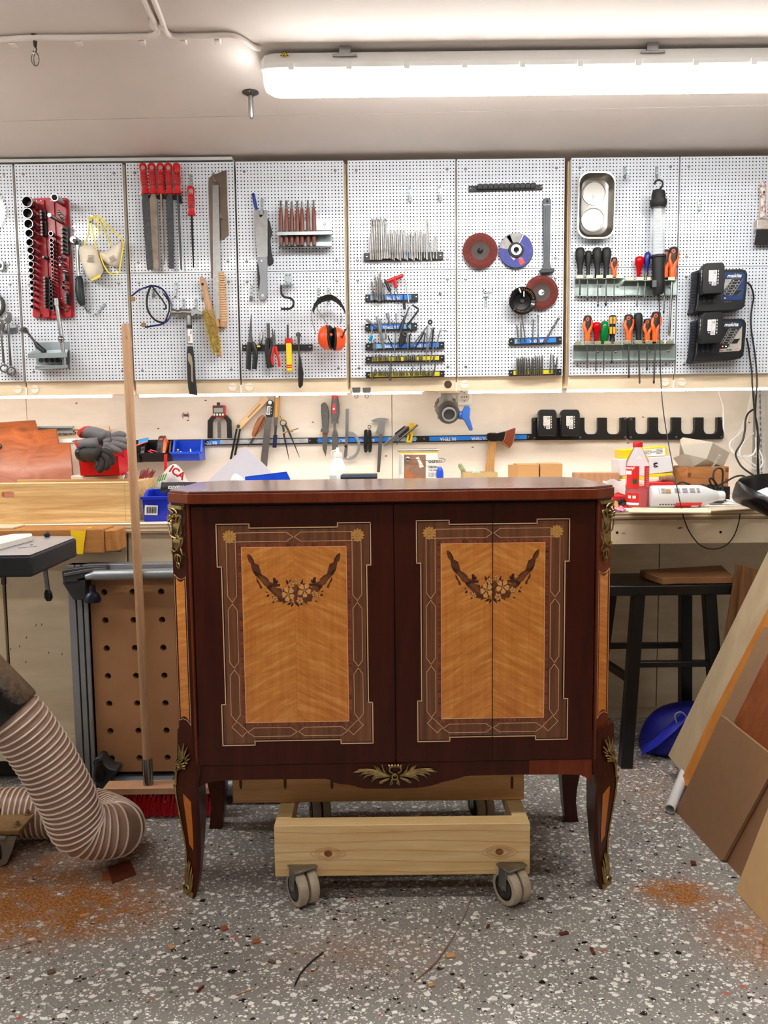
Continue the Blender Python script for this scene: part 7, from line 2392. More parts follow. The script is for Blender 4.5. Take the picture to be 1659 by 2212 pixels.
r_ = random.Random(2)
for k in range(9):
 x = 1310+k*4.2
 p0 = F(x,1106-r_.uniform(0,5),ZTR+.004)
 b.tube([p0,p0+V3((r_.uniform(-.02,.02),r_.uniform(-.01,.01),r_.uniform(.004,.012))),p0+V3((r_.uniform(.0,.03),r_.uniform(-.02,.02),.002))],.0042,6)
one('pink_shavings','heap of pink curled plastic shavings on the bench','shavings',b,mat('pink_shaving',(236,150,178),.6),kind=None)if False else one('pink_shavings','heap of pink curled plastic shavings on the bench','shavings',b,mat('pink_shaving',(236,150,178),.6))
# red washer-fluid bottle
R = thing('red_bottle','clear bottle of red fluid with red cap and red label','bottle',W(1376,1098,2.92))
pr = Plane(2.92)
s_ = lambda px:pr.s_(px)
c0 = V3((pr(1376,1050).x,2.92,ZTR))
zq = lambda y:max(0,W(1376,y,2.92).z-ZTR)
t = NT('clear_pet')
t.set(col=(.95,.95,.95),rough=.06,trans=.92,ior=1.18)
M_pet = t.m
t = NT('red_fluid')
t.set(col=lin((236,70,84)),rough=.08,trans=.6,ior=1.2)
M_fluid = t.m
zt0 = zq(953)
obj('bottle',MB().lathe(c0,(0,0,1),[(s_(23),0),(s_(24.5),.004),(s_(24.5),zq(1060)),(s_(23.6),zq(1057)),(s_(24.5),zq(1053)),(s_(24.5),zq(1004)),(s_(23),zq(994)),(s_(10),zq(969)),(s_(8.5),zq(966))],32,sx=1),M_pet,R)
obj('fluid',MB().lathe(c0,(0,0,1),[(s_(22),.004),(s_(23.4),.008),(s_(23.4),zq(1048))],28),M_fluid,R)
obj('cap',MB().lathe(c0,(0,0,1),[(s_(10.4),zq(966)),(s_(10.2),zq(955)),(s_(9.6),zq(954))],24),M_red,R,bev=.001)
def wrap(a0,a1,y0,y1,m,nm,e=.0006,parent=R,rr=24.5,cc=c0,n=8):
 r_ = s_(rr)+e
 rows = []
 for z in(zq(y0),zq(y1)):
  rows.append([cc+V3((sin(radians(a0+(a1-a0)*k/n))*r_,-cos(radians(a0+(a1-a0)*k/n))*r_,z))for k in range(n+1)])
 return obj(nm,MB().grid(rows),m,parent)
M_rlab = mat('red_label',(214,34,30),.45)
wrap(-88,-8,1006,1053,M_rlab,'label')
wrap(18,80,1006,1053,mat('back_label',(214,60,58),.45),'back_label')
wrap(-88,-8,1064,1082,M_rlab,'label')
wrap(-88,-8,1084,1089,M_paper,'label')
wrap(-85,-78,1021,1046,M_paper,'label_letter',.0012)
wrap(-85,-45,1016,1024,M_paper,'label_letter',.0012)
wrap(-38,-18,1034,1044,mat('dark_green_mark',(36,84,40),.5),'label_mark',.0012)
wrap(-62,-46,1069,1075,M_paper,'label_mark',.0012)
wrap(-38,-22,1069,1075,M_paper,'label_mark',.0012)
text('metyl',pr(1352,1013,.041),(.85,-.5,0),(0,0,1),pr.s_(8),M_paper,R,bold=.0004)
for k in range(9):
 wrap(30,66-(k%3)*8,1012+k*4.4,1013.4+k*4.4,mat('pale_red_print',(236,150,140),.5),'small_print',.0012,n=4)
 # white bottle lying down
R = thing('white_bottle','translucent white bottle lying on its side with red label','bottle',W(1480,1095,2.90))
pl2 = Plane(2.90)
r0 = pl2.s_(24)
c0b = V3((pl2(1401,1075).x,2.90,ZTR+r0))
L_ = lambda px:pl2(px,1075).x-c0b.x
t = NT('white_translucent')
t.set(col=lin((228,230,232)),rough=.35,trans=.25,ior=1.3)
obj('body',MB().lathe(c0b,(1,0,-.0),[(pl2.s_(18),0),(pl2.s_(22.5),.004),(r0,.014),(r0,L_(1505)),(pl2.s_(23),L_(1515)),(pl2.s_(13),L_(1542)),(pl2.s_(10.5),L_(1549))],32),t.m,R)
obj('cap',MB().lathe(c0b,(1,0,0),[(pl2.s_(10),L_(1547)),(pl2.s_(10),L_(1562)),(pl2.s_(9),L_(1564))],20),M_white,R,bev=.001)
def wrapx(x0,x1,a0,a1,m,nm,e=.0006,n=6):
 rows = []
 for px in(x0,x1):
  rows.append([c0b+V3((L_(px),-cos(radians(a0+(a1-a0)*k/n))*(r0+e),sin(radians(a0+(a1-a0)*k/n))*(r0+e)))for k in range(n+1)])
 return obj(nm,MB().grid(rows),m,R)
wrapx(1453,1509,-30,-100,M_rlab,'label')
wrapx(1488,1504,-50,-66,M_paper,'label_letter',.0012)
wrapx(1430,1441,20,44,mat('amber_photo',(170,120,50),.5),'label_mark',.001)
for x0, x1 in((1416,1418.5),(1421,1430),(1450,1462),(1466,1478),(1482,1494),(1497,1504)):
 for k in range(5):
  wrapx(x0,x1-(k%2)*1.5,48-k*6,45.5-k*6,mat('grey_ink',(90,88,88)),'small_print',.001,2)
for k in range(6):
 wrapx(1418+k*6,1422+k*6,-36,-44,mat('grey_ink',(90,88,88)),'small_print',.001,2)
 # stack of boxes behind the bottles
py_ = Plane(3.24)
R = thing('yellow_box','flat yellow box with white label lying on the white box','box',W(1395,975,3.24))
zw0, zw1 = py_(1395,1025).z, py_(1395,987).z
obj('box',MB().prism([py_(*ZG(*p))for p in((113,205),(595,165),(598,265),(113,300))],(0,.1,0)),M_yellow,R,bev=.002)
lb = obj('paper_label',MB().prism([py_(*ZG(*p),.0008)for p in((295,205),(570,182),(572,262),(298,276))],(0,.0008,0)),M_paper,R)
text('PART BGW',py_(*ZG(335,246),.0012),(1,0,.06),(0,0,1),py_.s_(6),M_ink,lb)
b = MB()
for k in range(4):
 py_.plate(b,zg((330,212+k*14-(k>1)*-8),(420,206+k*14+(k>1)*8),(420,209+k*14+(k>1)*8),(330,215+k*14+(k>1)*8)),.0012,.0004)
 py_.plate(b,zg((480,196+k*15),(545,190+k*15),(545,196+k*15),(480,202+k*15)),.0012,.0004)
obj('small_print',b,mat('grey_ink',(90,88,88)),lb)
R = thing('white_box','white box with black folded-square logo between bottle and wooden box','box',W(1395,1020,3.22))
pwb = Plane(3.22)
obj('box',MB().prism([pwb(*ZG(*p))for p in((85,305),(640,270),(655,435),(400,462),(95,480))],(0,.12,0)),mat('white_carton',(226,226,230),.5,0,.02),R,bev=.002)
b = MB()
q = lambda x, y:pwb(*ZG(x,y),.0008)
for pts in(((448,352),(494,338),(494,350),(462,362),(494,376),(494,392),(484,384),(448,366)),((448,372),(482,388),(448,384)),((494,378),(494,384),(466,392),(448,384),(448,378),(470,384)),((448,358),(448,346),(478,336),(494,344),(478,342))):
 b.prism([q(*p)for p in pts],(0,.0006,0))
obj('logo',b,M_ink,R)
R = one('yellow_carton','yellow carton strip under the white box','box',MB().prism([pwb(*ZG(*p))for p in((120,482),(400,464),(655,445),(655,482),(400,500),(120,515))],(0,.11,0)),M_yellow,bev=.002)
b = MB().prism([pwb(*ZG(*p),.02)for p in((110,520),(440,500),(600,498),(655,512),(400,548),(110,560))],(0,.1,0))
one('paper_stack','white papers between yellow carton and red box','paper',b,M_paper,bev=.002)
b = MB().cyl(W(*ZG(520,512),3.18),W(*ZG(662,500),3.19),.012,12)
one('wrapped_roll','brown wrapped roll lying on the long red box','roll',b,mat('mottled_brown',(140,110,84),.7,0,.4,60))
zrb = W(1420,1042,3.14).z
one('long_red_box','long red carton behind the white bottle','box',MB().box((wx(1340,1060,3.14),3.14,ZTR),(wx(1456,1060,3.14),3.26,zrb)),mat('red_card',(200,28,36)),bev=.002)
# wooden box with grey bag
R = thing('wooden_crate','varnished wooden box with finger joints holding the grey bag','wooden box',W(1510,1070,3.2))
pcr = Plane(3.2)
xa, xb = wx(1484,1060,3.2), wx(1573,1060,3.2)
zc1 = pcr(1528,1010).z
zc1 = pcr(1528,1008).z
M_crate = wood('varnished_pine',(150,92,48),(196,136,82),(.9,9,12),3,.45,1,.25)
bf = MB().box((xa,3.2,ZTR),(xb,3.212,zc1)).box((xa,3.34,ZTR),(xb,3.352,zc1)).box((xb-.012,3.212,ZTR),(xb,3.34,zc1))
obj('wall',bf,M_crate,R,bev=.001)
obj('wall',MB().prism([(xa,3.2,ZTR),(xa,3.2,zc1),(xa-.075,3.32,zc1),(xa-.075,3.32,ZTR)],(.012,.004,0)),M_crate,R)
for k in range(3):
 z = ZTR+(zc1-ZTR)*(.05+.32*k)
 for x, h in((xa+.001,0),(xb-.014,.018)):
  obj('finger_joint',MB().box((x,3.1992,z+h),(x+.013,3.2,z+h+.018)),mat('end_grain',(112,66,36),.6),R)
R = thing('grey_bag','stiff grey-brown paper bag with pale lettering in the wooden box','bag',W(1510,1010,3.26))
M_gb = mat('taupe_bag',(176,166,150),.5,.05,.06,6)
pgb2 = Plane(3.26)
G = lambda x, y, d = 0:pgb2(*ZG(x,y),d)
b = MB()
b.add([G(730,95,.02),G(760,72,-.02),G(1065,120,0),G(1255,235,-.02),G(1180,385,.03),G(1010,385,.04),G(865,385,.05),G(770,245,.045),G(740,150,.03),G(1075,130,.05),G(1010,300,.07)],[(0,1,2,9,8),(2,3,9),(9,3,4,10),(10,4,5),(10,5,6),(8,9,10,7),(7,10,6)])
b.add([G(655,290,.03),G(770,245,.06),G(870,385,.06),G(715,375,.03)],[(0,1,2,3)])
b.add([G(730,95,-.04),G(1065,120,-.06),G(1255,235,-.05),G(1180,400,-.04),G(715,400,-.04)],[(0,1,2,3,4)])
bgo = obj('bag',b,M_gb,R,sharp=20)
text('SAFETY R',G(1082,392,.062),(.5,0,.82),(-.82,0,.5),pgb2.s_(7.5),mat('pale_print',(214,210,200),.5),R,bold=.0002)
# black cable heap, adapter, gray plug block
b = MB()
pcb = Plane(3.08)
c_ = lambda x, y, d = 0:pcb(*ZG(x,y),d)
cable('cable_heap','tangle of black cable in front of the wooden box',[c_(690,580,.02),c_(730,550,.02),c_(800,560,.02),c_(900,620,.0),c_(960,575,.0),c_(1020,590,.02),c_(1090,640,.03),c_(1040,530,.03),c_(1060,505,.03),c_(1110,560,.03),c_(1150,640,.02),c_(1085,520,.01),c_(1090,430,0),c_(1140,398,0),c_(1180,430,0),c_(1175,560,0),c_(1170,640,.02),c_(1060,620,.04),c_(1020,580,.04),c_(1130,580,.02),c_(1230,530,0),c_(1320,485,0),W(*ZG(1400,480),3.05),W(*ZG(1440,520),3.0)],.0036,k=5)
R = thing('power_adapter','grey plug adapter block beside the white bottle cap','adapter',W(1565,1095,2.98))
pa = Plane(2.98)
obj('base',MB().box((wx(1535,1090,2.98),2.98,ZTR),(wx(1580,1090,2.98),3.07,W(1558,1087,2.98).z)),mat('grey_adapter',(96,98,100),.45),R,bev=.003)
obj('upright',MB().box((wx(1547,1080,2.98),3.0,W(1558,1087,2.98).z),(wx(1571,1080,2.98),3.05,W(1558,1061,2.98).z)),mat('grey_adapter',(96,98,100)),R,bev=.004)
R = one('black_adapter','black power brick behind the grey plug adapter','adapter',MB().box((wx(1546,1060,3.1),3.1,ZTR),(wx(1578,1060,3.1),3.16,W(1560,1051,3.1).z)),M_blk,bev=.004)
b = MB()
rg = random.Random(9)
ctr = W(*ZG(1380,815),2.90)
for k in range(7):
 a_ = .066-.004*k
 ph = rg.uniform(0,6)
 b.tube([V3((ctr.x+a_*cos(a+ph)*(1+.06*sin(3*a+k)),ctr.y+.028*sin(a+ph),ZTR+.009+.004*k*(1 if k<4 else .6)+.004*sin(2*a)))for a in[j*pi/9 for j in range(18)]],.0026,6,closed=True)
one('cable_coil','small coil of thin white cable at the bench edge','cable',b,M_white)
# thin sticks on the bench edge
one('wood_strip','thin pale wooden strip lying in front of the bottles','strip',MB().prism([F(1357,1105,ZTR+.006),F(1536,1106,ZTR+.006),F(1536,1099,ZTR+.006),F(1366,1096,ZTR+.006)],(0,0,-.0055)),M_ply,bev=.001)
one('wood_strip','thin grey-brown strip beside the coil of white cable','strip',MB().prism([F(1535,1103,ZTR+.005),F(1650,1096,ZTR+.005),F(1650,1091,ZTR+.005),F(1530,1097,ZTR+.005)],(0,0,-.0045)),mat('grey_wood',(196,178,152),.6),bev=.001)
# white cables against the wall, black wall cable
ZW_ = lambda x, y:(1540+x/7.37,820+y/7.37)
wcab = lambda*l, Y = 3.46:[W(*ZW_(x,y),Y-dd)for x,y,dd in l]
cable('white_cable','white cable dropping past the right battery rack',wcab((75,110,.2),(95,240,.1),(150,420,.05),(165,600,.05),(175,800,.05),(250,1000,.03),(330,1150,.02),(430,1220,.02),(560,1210,.02),(700,1225,.02),(745,1250,.02)),.0034,M_white)
cable('white_cable','white cable looping left from the corner strip',wcab((640,190,.03),(590,350,.02),(540,560,.02),(450,780,.02),(330,1000,.02),(300,1100,.02),(350,1190,.03),(520,1240,.03),(640,1190,.03),(690,1080,.03),(680,920,.02)),.0038,M_white)
cable('white_cable','second white cable looping left, thinner',wcab((630,310,.04),(575,420,.04),(560,620,.04),(500,790,.04),(310,960,.04),(265,1040,.04),(300,1140,.04),(440,1240,.04),(560,1290,.04),(690,1380,.05)),.0028,M_white)
cable('white_cable','white plug cable arching below the corner',wcab((650,850,.02),(560,920,.03),(450,1060,.04),(430,1180,.05),(480,1310,.05),(580,1380,.05),(720,1420,.05),(790,1340,.04),(780,1220,.04),(740,1120,.04)),.0032,M_white)
cable('wall_cable','black cable bowing left in front of the white cables',wcab((640,475,.05),(560,540,.06),(520,640,.07),(510,800,.08),(470,980,.09),(380,1130,.1),(365,1210,.1),(430,1350,.12),(520,1440,.15),(640,1520,.2)),.0040)
# black rubbish bag hanging at the right
M_tarp = mat('black_bag_film',(18,17,18),.28,0,.3,20,.6,30)
R = thing('bin_bag','open black plastic sack at the right edge of the bench','bag',W(1640,1100,2.6))
wl = lambda*l:[W(*q)for q in l]
rows = [wl((1592,1034,2.74),(1610,1050,2.66),(1640,1062,2.60),(1680,1084,2.56),(1730,1104,2.56)),wl((1588,1046,2.73),(1606,1062,2.645),(1640,1075,2.585),(1680,1098,2.55),(1730,1116,2.55)),wl((1579,1072,2.735),(1600,1082,2.66),(1640,1096,2.60),(1680,1116,2.565),(1730,1130,2.56)),wl((1583,1084,2.76),(1604,1092,2.70),(1640,1107,2.64),(1680,1128,2.60),(1730,1140,2.60))]
o = obj('front_side',MB().grid(rows,thick=(.0,.004,.001)),M_tarp,R,sub=2,sharp=180)
rows = [wl((1592,1033,2.75),(1615,1027,2.86),(1640,1023,2.92),(1680,1020,2.92),(1730,1018,2.9)),wl((1593,1048,2.75),(1616,1046,2.85),(1640,1044,2.90),(1680,1042,2.9),(1730,1040,2.88)),wl((1590,1078,2.76),(1616,1078,2.82),(1640,1080,2.84),(1680,1086,2.84),(1730,1090,2.84))]
obj('back_side',MB().grid(rows,thick=(0,.004,0)),M_tarp,R,sub=2,sharp=180)
obj('paper_inside',MB().prism(wl((1632,1062,2.70),(1655,1053,2.80),(1690,1056,2.82),(1690,1080,2.66),(1652,1072,2.64)),(0,0,-.01)),M_paper,R)
# --- the marquetry commode
CRZ = radians(.9)
CLOC = V3((.03,2.015,0))
_ci = Matrix.Rotation(-CRZ,3,'Z')
_co = _ci@(CAM-CLOC)
def CB(px,py,y=0):
 d = _ci@ray(px,py)
 return _co+d*((y-_co.y)/d.y)
def CX(py,px,y):return CB(px,py,y).x
def mahog(name,c0,c1,rough=.34,coat=.12):
 return wood(name,c0,c1,(9,9,.7),3,rough,.8,.16,.015,coat,.14,spec=.18)
M_mah = mahog('dark_mahogany',(56,20,10),(80,31,16))
M_mah2 = mahog('red_mahogany_veneer',(104,42,20),(136,62,32))
M_mah3 = mahog('deep_mahogany',(48,16,10),(66,24,15))
t = NT('polished_top')
v = t.coord((.8,9,9))
t.set(col=t.ramp(t.noise(v,4,5,.6,.8).outputs[0],[(.3,lin((88,36,22))),(.7,lin((118,54,34)))]),rough=.22,coat=.8,coatr=.16)
M_top = t.m
M_bronze = mat('patinated_bronze',(168,146,98),.3,1,.4,70,.25,110)
M_string = mat('pale_stringing',(244,196,148),.35,0,.05)
M_strdk = mat('black_stringing',(16,8,6),.4)
M_walnut = wood('striped_walnut',(98,50,26),(150,94,56),(26,26,.8),3,.3,.4,.3,.015,.3,.15)
M_cross_v = wood('rosewood_crossband',(60,20,10),(176,88,48),(70,70,2),2,.3,.1,.1,.01,.3,.15)
M_cross_h = wood('rosewood_crossband_side',(60,20,10),(176,88,48),(2,2,70),2,.3,.1,.1,.01,.3,.15)
def maple(name,sgn):
 t = NT(name)
 v0 = t.coord((1,1,1),(0,sgn*radians(26),0))
 mp = t.n('ShaderNodeMapping')
 mp.inputs['Scale'].default_value = (12,1,74)
 t.l(v0,mp.inputs[0])
 v = mp.outputs[0]
 n1 = t.noise(v,1.0,3,.55,.6)
 v2 = t.coord((30,30,1.0))
 n2 = t.noise(v2,4,4,.6,.4)
 c = t.ramp(n1.outputs[0],[(.32,lin((186,98,30))),(.52,lin((224,140,58))),(.68,lin((246,180,96)))])
 c2 = t.ramp(n2.outputs[0],[(.3,lin((212,124,46))),(.7,lin((238,160,74)))])
 t.set(col=t.mix(.5,c,c2),rough=.3,coat=.4,coatr=.15,spec=.4)
 return t.m
M_mapL, M_mapR = maple('flamed_maple_left',1), maple('flamed_maple_right',-1)
M_mapleg = wood('leg_maple',(196,108,34),(220,136,56),(9,9,5),5,.4,1,.1,.01)
CR = thing('commode','two-door marquetry commode with bronze mounts and cabriole legs','commode',CLOC,rz=CRZ,local=True)
z_top = CB(596,1060,-.03).z
z_sl = CB(600,1087,-.03).z
x1L = CX(1300,406,0)
x1R = CX(1300,1290,0)
XC = (x1L+x1R)/2
HX = (x1R-x1L)/2
CA = .046
DEP = .43
YC = DEP/2
# top
def octa(hx,y0,y1,c):
 return[(XC-hx+c,y0),(XC+hx-c,y0),(XC+hx,y0+c),(XC+hx,y1-c),(XC+hx-c,y1),(XC-hx+c,y1),(XC-hx,y1-c),(XC-hx,y0+c)]
ch = .066
hxs = -(CX(1075,405,-.03)-XC)+ch
b = MB().prism([(x,y,z_sl)for x,y in octa(hxs,-.03,DEP+.03,ch)],(0,0,z_top-z_sl-.006))
obj('top_board',b,M_mah2,CR,bev=.002)
b = MB().prism([(x,y,z_top-.0062)for x,y in octa(hxs-.004,-.026,DEP+.026,ch-.001)],(0,0,.0062))
obj('top_panel',b,M_top,CR,bev=.0015)
# body
z_bot = CB(700,1685,.0).z
def corner_poly(hx,y0,y1,c):
 return octa(hx,y0,y1,c)
b = MB().prism([(x,y,z_bot+.05)for x,y in octa(HX+CA,.006,DEP,CA-.003)],(0,0,z_sl-z_bot-.05))
obj('carcass',b,M_mah3,CR)
zdt, zdb = CB(640,1091,0).z, CB(855,1646,0).z
xdl, xdr = (CX(1095,418,0)+CX(1650,427,0))/2, (CX(1095,1283,0)+CX(1640,1280.5,0))/2
xm = (CX(1095,851,0)+CX(1640,854.5,0))/2
b = MB().box((x1L,-.002,z_bot),(xdl-.0015,.02,z_sl))
obj('stile',b,M_mah,CR,bev=.003)
b = MB().box((xdr+.0015,-.002,z_bot),(x1R,.02,z_sl))
obj('stile',b,M_mah,CR,bev=.003)
# half-round edge of the stiles
for x in(xdl-.008,xdr+.008):
 obj('stile_bead',MB().tube([(x,-.001,z_bot+.01),(x,-.001,z_sl-.002)],.0035,8),M_mah2,CR)
 # apron
ap = [(427,1700),(432,1699),(438,1695),(451,1690),(464,1687),(520,1684),(640,1682.5),(703,1682),(712,1684),(722,1690),(735,1693.5),(751,1694.5),(765,1697),(775,1701),(790,1703.2),(861,1703),(900,1701.5),(918,1699.5),(930,1697),(944,1693),(958,1688.5),(975,1685),(990,1681),(1003,1676.5),(1020,1675),(1140,1672.5),(1232,1672),(1255,1674),(1268,1680),(1275,1688),(1279,1697)]
pts = [CB(x,y,0)for x,y in ap]
pts = [V3((p.x,-.0015,p.z))for p in pts]
zq_ = zdb-.0012
poly = pts+[V3((xdr,-.0015,zq_)),V3((xdl,-.0015,zq_))]
xsp = CX(1660,1143,0)
obj('apron',MB().prism(poly,(0,.022,0)),M_mah,CR)
polr = [p+V3((0,-.0006,0))for p in pts if p.x>xsp]
polr = [V3((xsp,-.0021,pts[-6].z+.0002))]+polr+[V3((xdr,-.0021,zq_)),V3((xsp,-.0021,zq_))]
obj('apron_veneer',MB().prism(polr,(0,.0012,0)),M_mah2,CR)
# --- doors with marquetry
def inlay_door(x0,x1,tl,tr,bl,br,nm_label):
 D = obj('door',MB().box((x0,-.004,zdb),(x1,.014,zdt)),M_mah,CR,bev=.0015)
 c4 = [CB(*q,-.004)for q in(tl,tr,bl,br)]
 cx, cz = sum(p.x for p in c4)/4, sum(p.z for p in c4)/4
 hw = ((c4[1].x-c4[0].x)+(c4[3].x-c4[2].x))/4
 hh = ((c4[0].z-c4[2].z)+(c4[1].z-c4[3].z))/4
 P = lambda x, z, e:V3((cx+x,-.004-e,cz+z))
 bw, bh, ins = .083, .109, .0105
 def stepped(o):
  w, h = hw-o, hh-o
  q = []
  for sx, sz in((1,-1),(1,1),(-1,1),(-1,-1)):
   k = [(sx*(w-bw),sz*h),(sx*w,sz*h),(sx*w,sz*(h-bh)),(sx*(w-ins),sz*(h-bh))]
   pre = (sx*(w-bw),sz*(h-ins))
   k = [pre]+k
   q+=k if sx*sz<0 else k[::-1]
  return q
 obj('walnut_field',MB().prism([P(x,z,.0004)for x,z in stepped(.0)],(0,.0006,0)),M_walnut,D)
 def line(mb,pts,w,e,closed=False):
  n = len(pts)
  for i in range(n if closed else n-1):
   a, c = V3((pts[i][0],0,pts[i][1])), V3((pts[(i+1)%n][0],0,pts[(i+1)%n][1]))
   d = (c-a).normalized()*w/2
   a, c = a-d, c+d
   nrm = V3((-d.z,0,d.x))
   mb.prism([P(v.x,v.z,e)for v in(a-nrm,c-nrm,c+nrm,a+nrm)],(0,.0004,0))
 b = MB()
 line(b,stepped(.0),.0026,.0012,True)
 obj('border_stringing',b,M_string,D)
 b = MB()
 line(b,stepped(.0028),.0022,.0010,True)
 obj('border_line',b,M_strdk,D)
 # crossbanding and flamed maple, halves book-matched
 mx, mz, cbw = hw-.0620, hh-.0600, .0095
 for s in(-1,1):
  b = MB()
  b.prism([P(-mx-cbw,s*(mz+cbw),.0007),P(mx+cbw,s*(mz+cbw),.0007),P(mx,s*mz,.0007),P(-mx,s*mz,.0007)],(0,.0006,0))
  obj('crossband',b,M_cross_v,D)
 for s in(-1,1):
  b = MB()
  b.prism([P(s*(mx+cbw),mz+cbw,.0007),P(s*(mx+cbw),-mz-cbw,.0007),P(s*mx,-mz,.0007),P(s*mx,mz,.0007)],(0,.0006,0))
  obj('crossband',b,M_cross_h,D)
 for s, m in((-1,M_mapL),(1,M_mapR)):
  obj('maple_panel',MB().prism([P(s*.0002,-mz,.0009),P(s*mx,-mz,.0009),P(s*mx,mz,.0009),P(s*.0002,mz,.0009)],(0,.0006,0)),m,D)
 b = MB()
 line(b,[(-mx,-mz),(mx,-mz),(mx,mz),(-mx,mz)],.0014,.0013,True)
 # stringing of long hexagons between the rosettes
 ty, tx = hh-.034, hw-.0355
 g, k = .0095, .0115
 def hexa(a,c,vert,cpos,ta=True,tc=True):
  a0, c0 = a+(.016 if ta else 0)*(1 if c>a else-1), c-(.016 if tc else 0)*(1 if c>a else-1)
  q = ([(a,0)]if ta else[])+[(a0,k),(c0,k)]+([(c,0)]if tc else[])+[(c0,-k),(a0,-k)]
  return[((cpos+w,t_)if vert else(t_,cpos+w))for t_,w in q]
 for s in(-1,1):
  line(b,hexa(s*.002,s*(tx-.012),False,ty,True,False),.0012,.0011,True)
  line(b,hexa(s*.002,s*(tx-.030),False,-ty,True,True),.0012,.0011,True)
  zt = [ty-.012,.088,.084,-.084,-.088,-ty+.030]
  line(b,hexa(zt[0],zt[1],True,s*tx,False,True),.0012,.0011,True)
  line(b,hexa(zt[2],zt[3],True,s*tx,True,True),.0012,.0011,True)
  line(b,hexa(zt[4],zt[5],True,s*tx,True,True),.0012,.0011,True)
  q = V3((s*(tx-.030)-s*.006,-ty-.006))
  dq = V3((s,1)).normalized()
  nq = V3((dq.y,-dq.x))*.0105
  a, c = V3((s*(tx-.022),-ty-.004)), V3((s*(tx+.004),-ty+.022))
  off = V3((s*.5,-.5)).normalized()*.010
  line(b,[tuple(a-off),tuple(c-off),tuple(c+off),tuple(a+off)],.0012,.0011,True)
 obj('stringing',b,M_string,D)
 # rosettes
 for sx in(-1,1):
  ox, oz = sx*(hw-.0325), hh-.0320
  b = MB()
  for ring_, (n,r0,r1,off,e)in enum(((12,.006,.0168,0,.0012),(12,.003,.0105,.5,.0016))):
   for j in range(n):
    a = 2*pi*(j+off)/n
    w = pi/n*.84
    q = [(r0*cos(a-w*.6),r0*sin(a-w*.6)),(r1*.82*cos(a-w),r1*.82*sin(a-w)),(r1*cos(a-w*.45),r1*sin(a-w*.45)),(r1*cos(a+w*.45),r1*sin(a+w*.45)),(r1*.82*cos(a+w),r1*.82*sin(a+w)),(r0*cos(a+w*.6),r0*sin(a+w*.6))]
    b.prism([P(ox+x,oz+z,e)for x,z in q],(0,.0006,0))
  b.prism([P(ox+.0035*cos(k_*pi/5),oz+.0035*sin(k_*pi/5),.002)for k_ in range(10)],(0,.0008,0))
  obj('rosette',b,mat('rosette_box_wood',(216,162,84),.35,0,.14,120),D)
  # garland, drawn in the picture's left door and kept as distances from the panel centre
 GC = lambda zx_, zy_:(CB(520+zx_/6.912,1160+zy_/6.912,-.004)-GREF)
 def piece(pm_,pts,e,mirror=False,mi=0):
  mb = pm_ if isinstance(pm_,MB)else MB()
  q = []
  for p in pts:
   v_ = GC(*p)
   q.append(P(-v_.x if mirror else v_.x,v_.z,e))
  mb.prism(q,(0,.0004,0),mi)
  if mb is not pm_:
   obj(pm_[0],mb,pm_[1],D)
 A = ('garland_ribbon',mat('brown_ribbon_inlay',(104,56,28),.4,0,.22,90))
 B_ = ('garland_highlight',mat('light_ribbon_inlay',(128,74,40),.4,0,.2,90))
 DK = ('garland_leaf',mat('dark_leaf_inlay',(58,26,14),.4,0,.2,90))
 for mir in(False,True):
  piece(A,[(95,255),(122,258),(160,290),(195,350),(203,398),(165,410),(120,370),(98,310)],.0012,mir)
  piece(DK,[(122,262),(164,300),(190,350),(198,395),(190,396),(170,340),(140,296)],.0014,mir)
  piece(A,[(150,400),(200,386),(265,420),(290,490),(310,560),(330,570),(240,590),(215,575),(175,510),(160,450)],.0012,mir)
  piece(DK,[(200,388),(262,420),(284,480),(270,455),(225,408)],.0014,mir)
  piece(DK,[(160,440),(180,510),(216,570),(250,590),(240,545),(215,500),(200,520)],.0014,mir)
  piece(A,[(235,520),(300,555),(370,590),(430,645),(408,655),(480,690),(500,715),(400,742),(350,720),(290,640),(245,600)],.0012,mir)
  piece(B_,[(262,560),(330,600),(395,660),(440,706),(380,720),(330,680),(290,620)],.0014,mir)
  piece(A,[(232,595),(258,640),(285,690),(318,740),(325,780),(308,762),(290,780),(272,710),(238,665)],.0012,mir)
  piece(DK,[(232,600),(240,660),(272,708),(266,680),(246,640)],.0014,mir)
  piece(A,[(380,742),(450,720),(580,700),(588,735),(510,752),(605,770),(640,880),(662,965),(600,955),(520,890),(450,820)],.0012,mir)
  piece(B_,[(450,745),(520,760),(580,800),(620,880),(560,880),(500,830)],.0014,mir)
  piece(DK,[(380,745),(480,708),(580,698),(590,712),(480,728),(430,770),(450,820),(420,790)],.0014,mir)
  piece(DK,[(478,612),(500,604),(525,628),(532,660),(545,632),(556,668),(545,692),(500,706),(478,684),(484,650)],.0014,mir)
  piece(A,[(540,900),(600,935),(640,915),(725,970),(680,975),(655,985),(618,1005),(630,972),(556,966)],.0012,mir)
  piece(DK,[(672,632),(700,655),(712,690),(696,712),(680,690)],.0014,mir)
  piece(DK,[(715,668),(745,630),(752,650),(730,690)],.0014,mir)
  piece(DK,[(368,812),(396,814),(408,828),(392,834)],.0014,mir)
  piece(DK,[(380,892),(392,866),(410,852),(428,876),(408,890)],.0014,mir)
  piece(DK,[(460,884),(478,882),(492,892),(474,898)],.0014,mir)
  piece(A,[(464,985),(480,958),(512,952),(500,974)],.0014,mir)
  piece(DK,[(686,1018),(712,985),(755,970),(768,975),(740,1008)],.0014,mir)
  piece(DK,[(748,1048),(755,1005),(782,972),(788,1005),(770,1030)],.0014,mir)
 piece(A,[(760,735),(830,705),(862,740),(855,820),(840,840),(862,930),(850,1000),(838,1018),(800,990),(790,900),(800,830),(770,800)],.0013)
 piece(B_,[(775,740),(830,715),(842,790),(800,815),(778,790)],.0015)
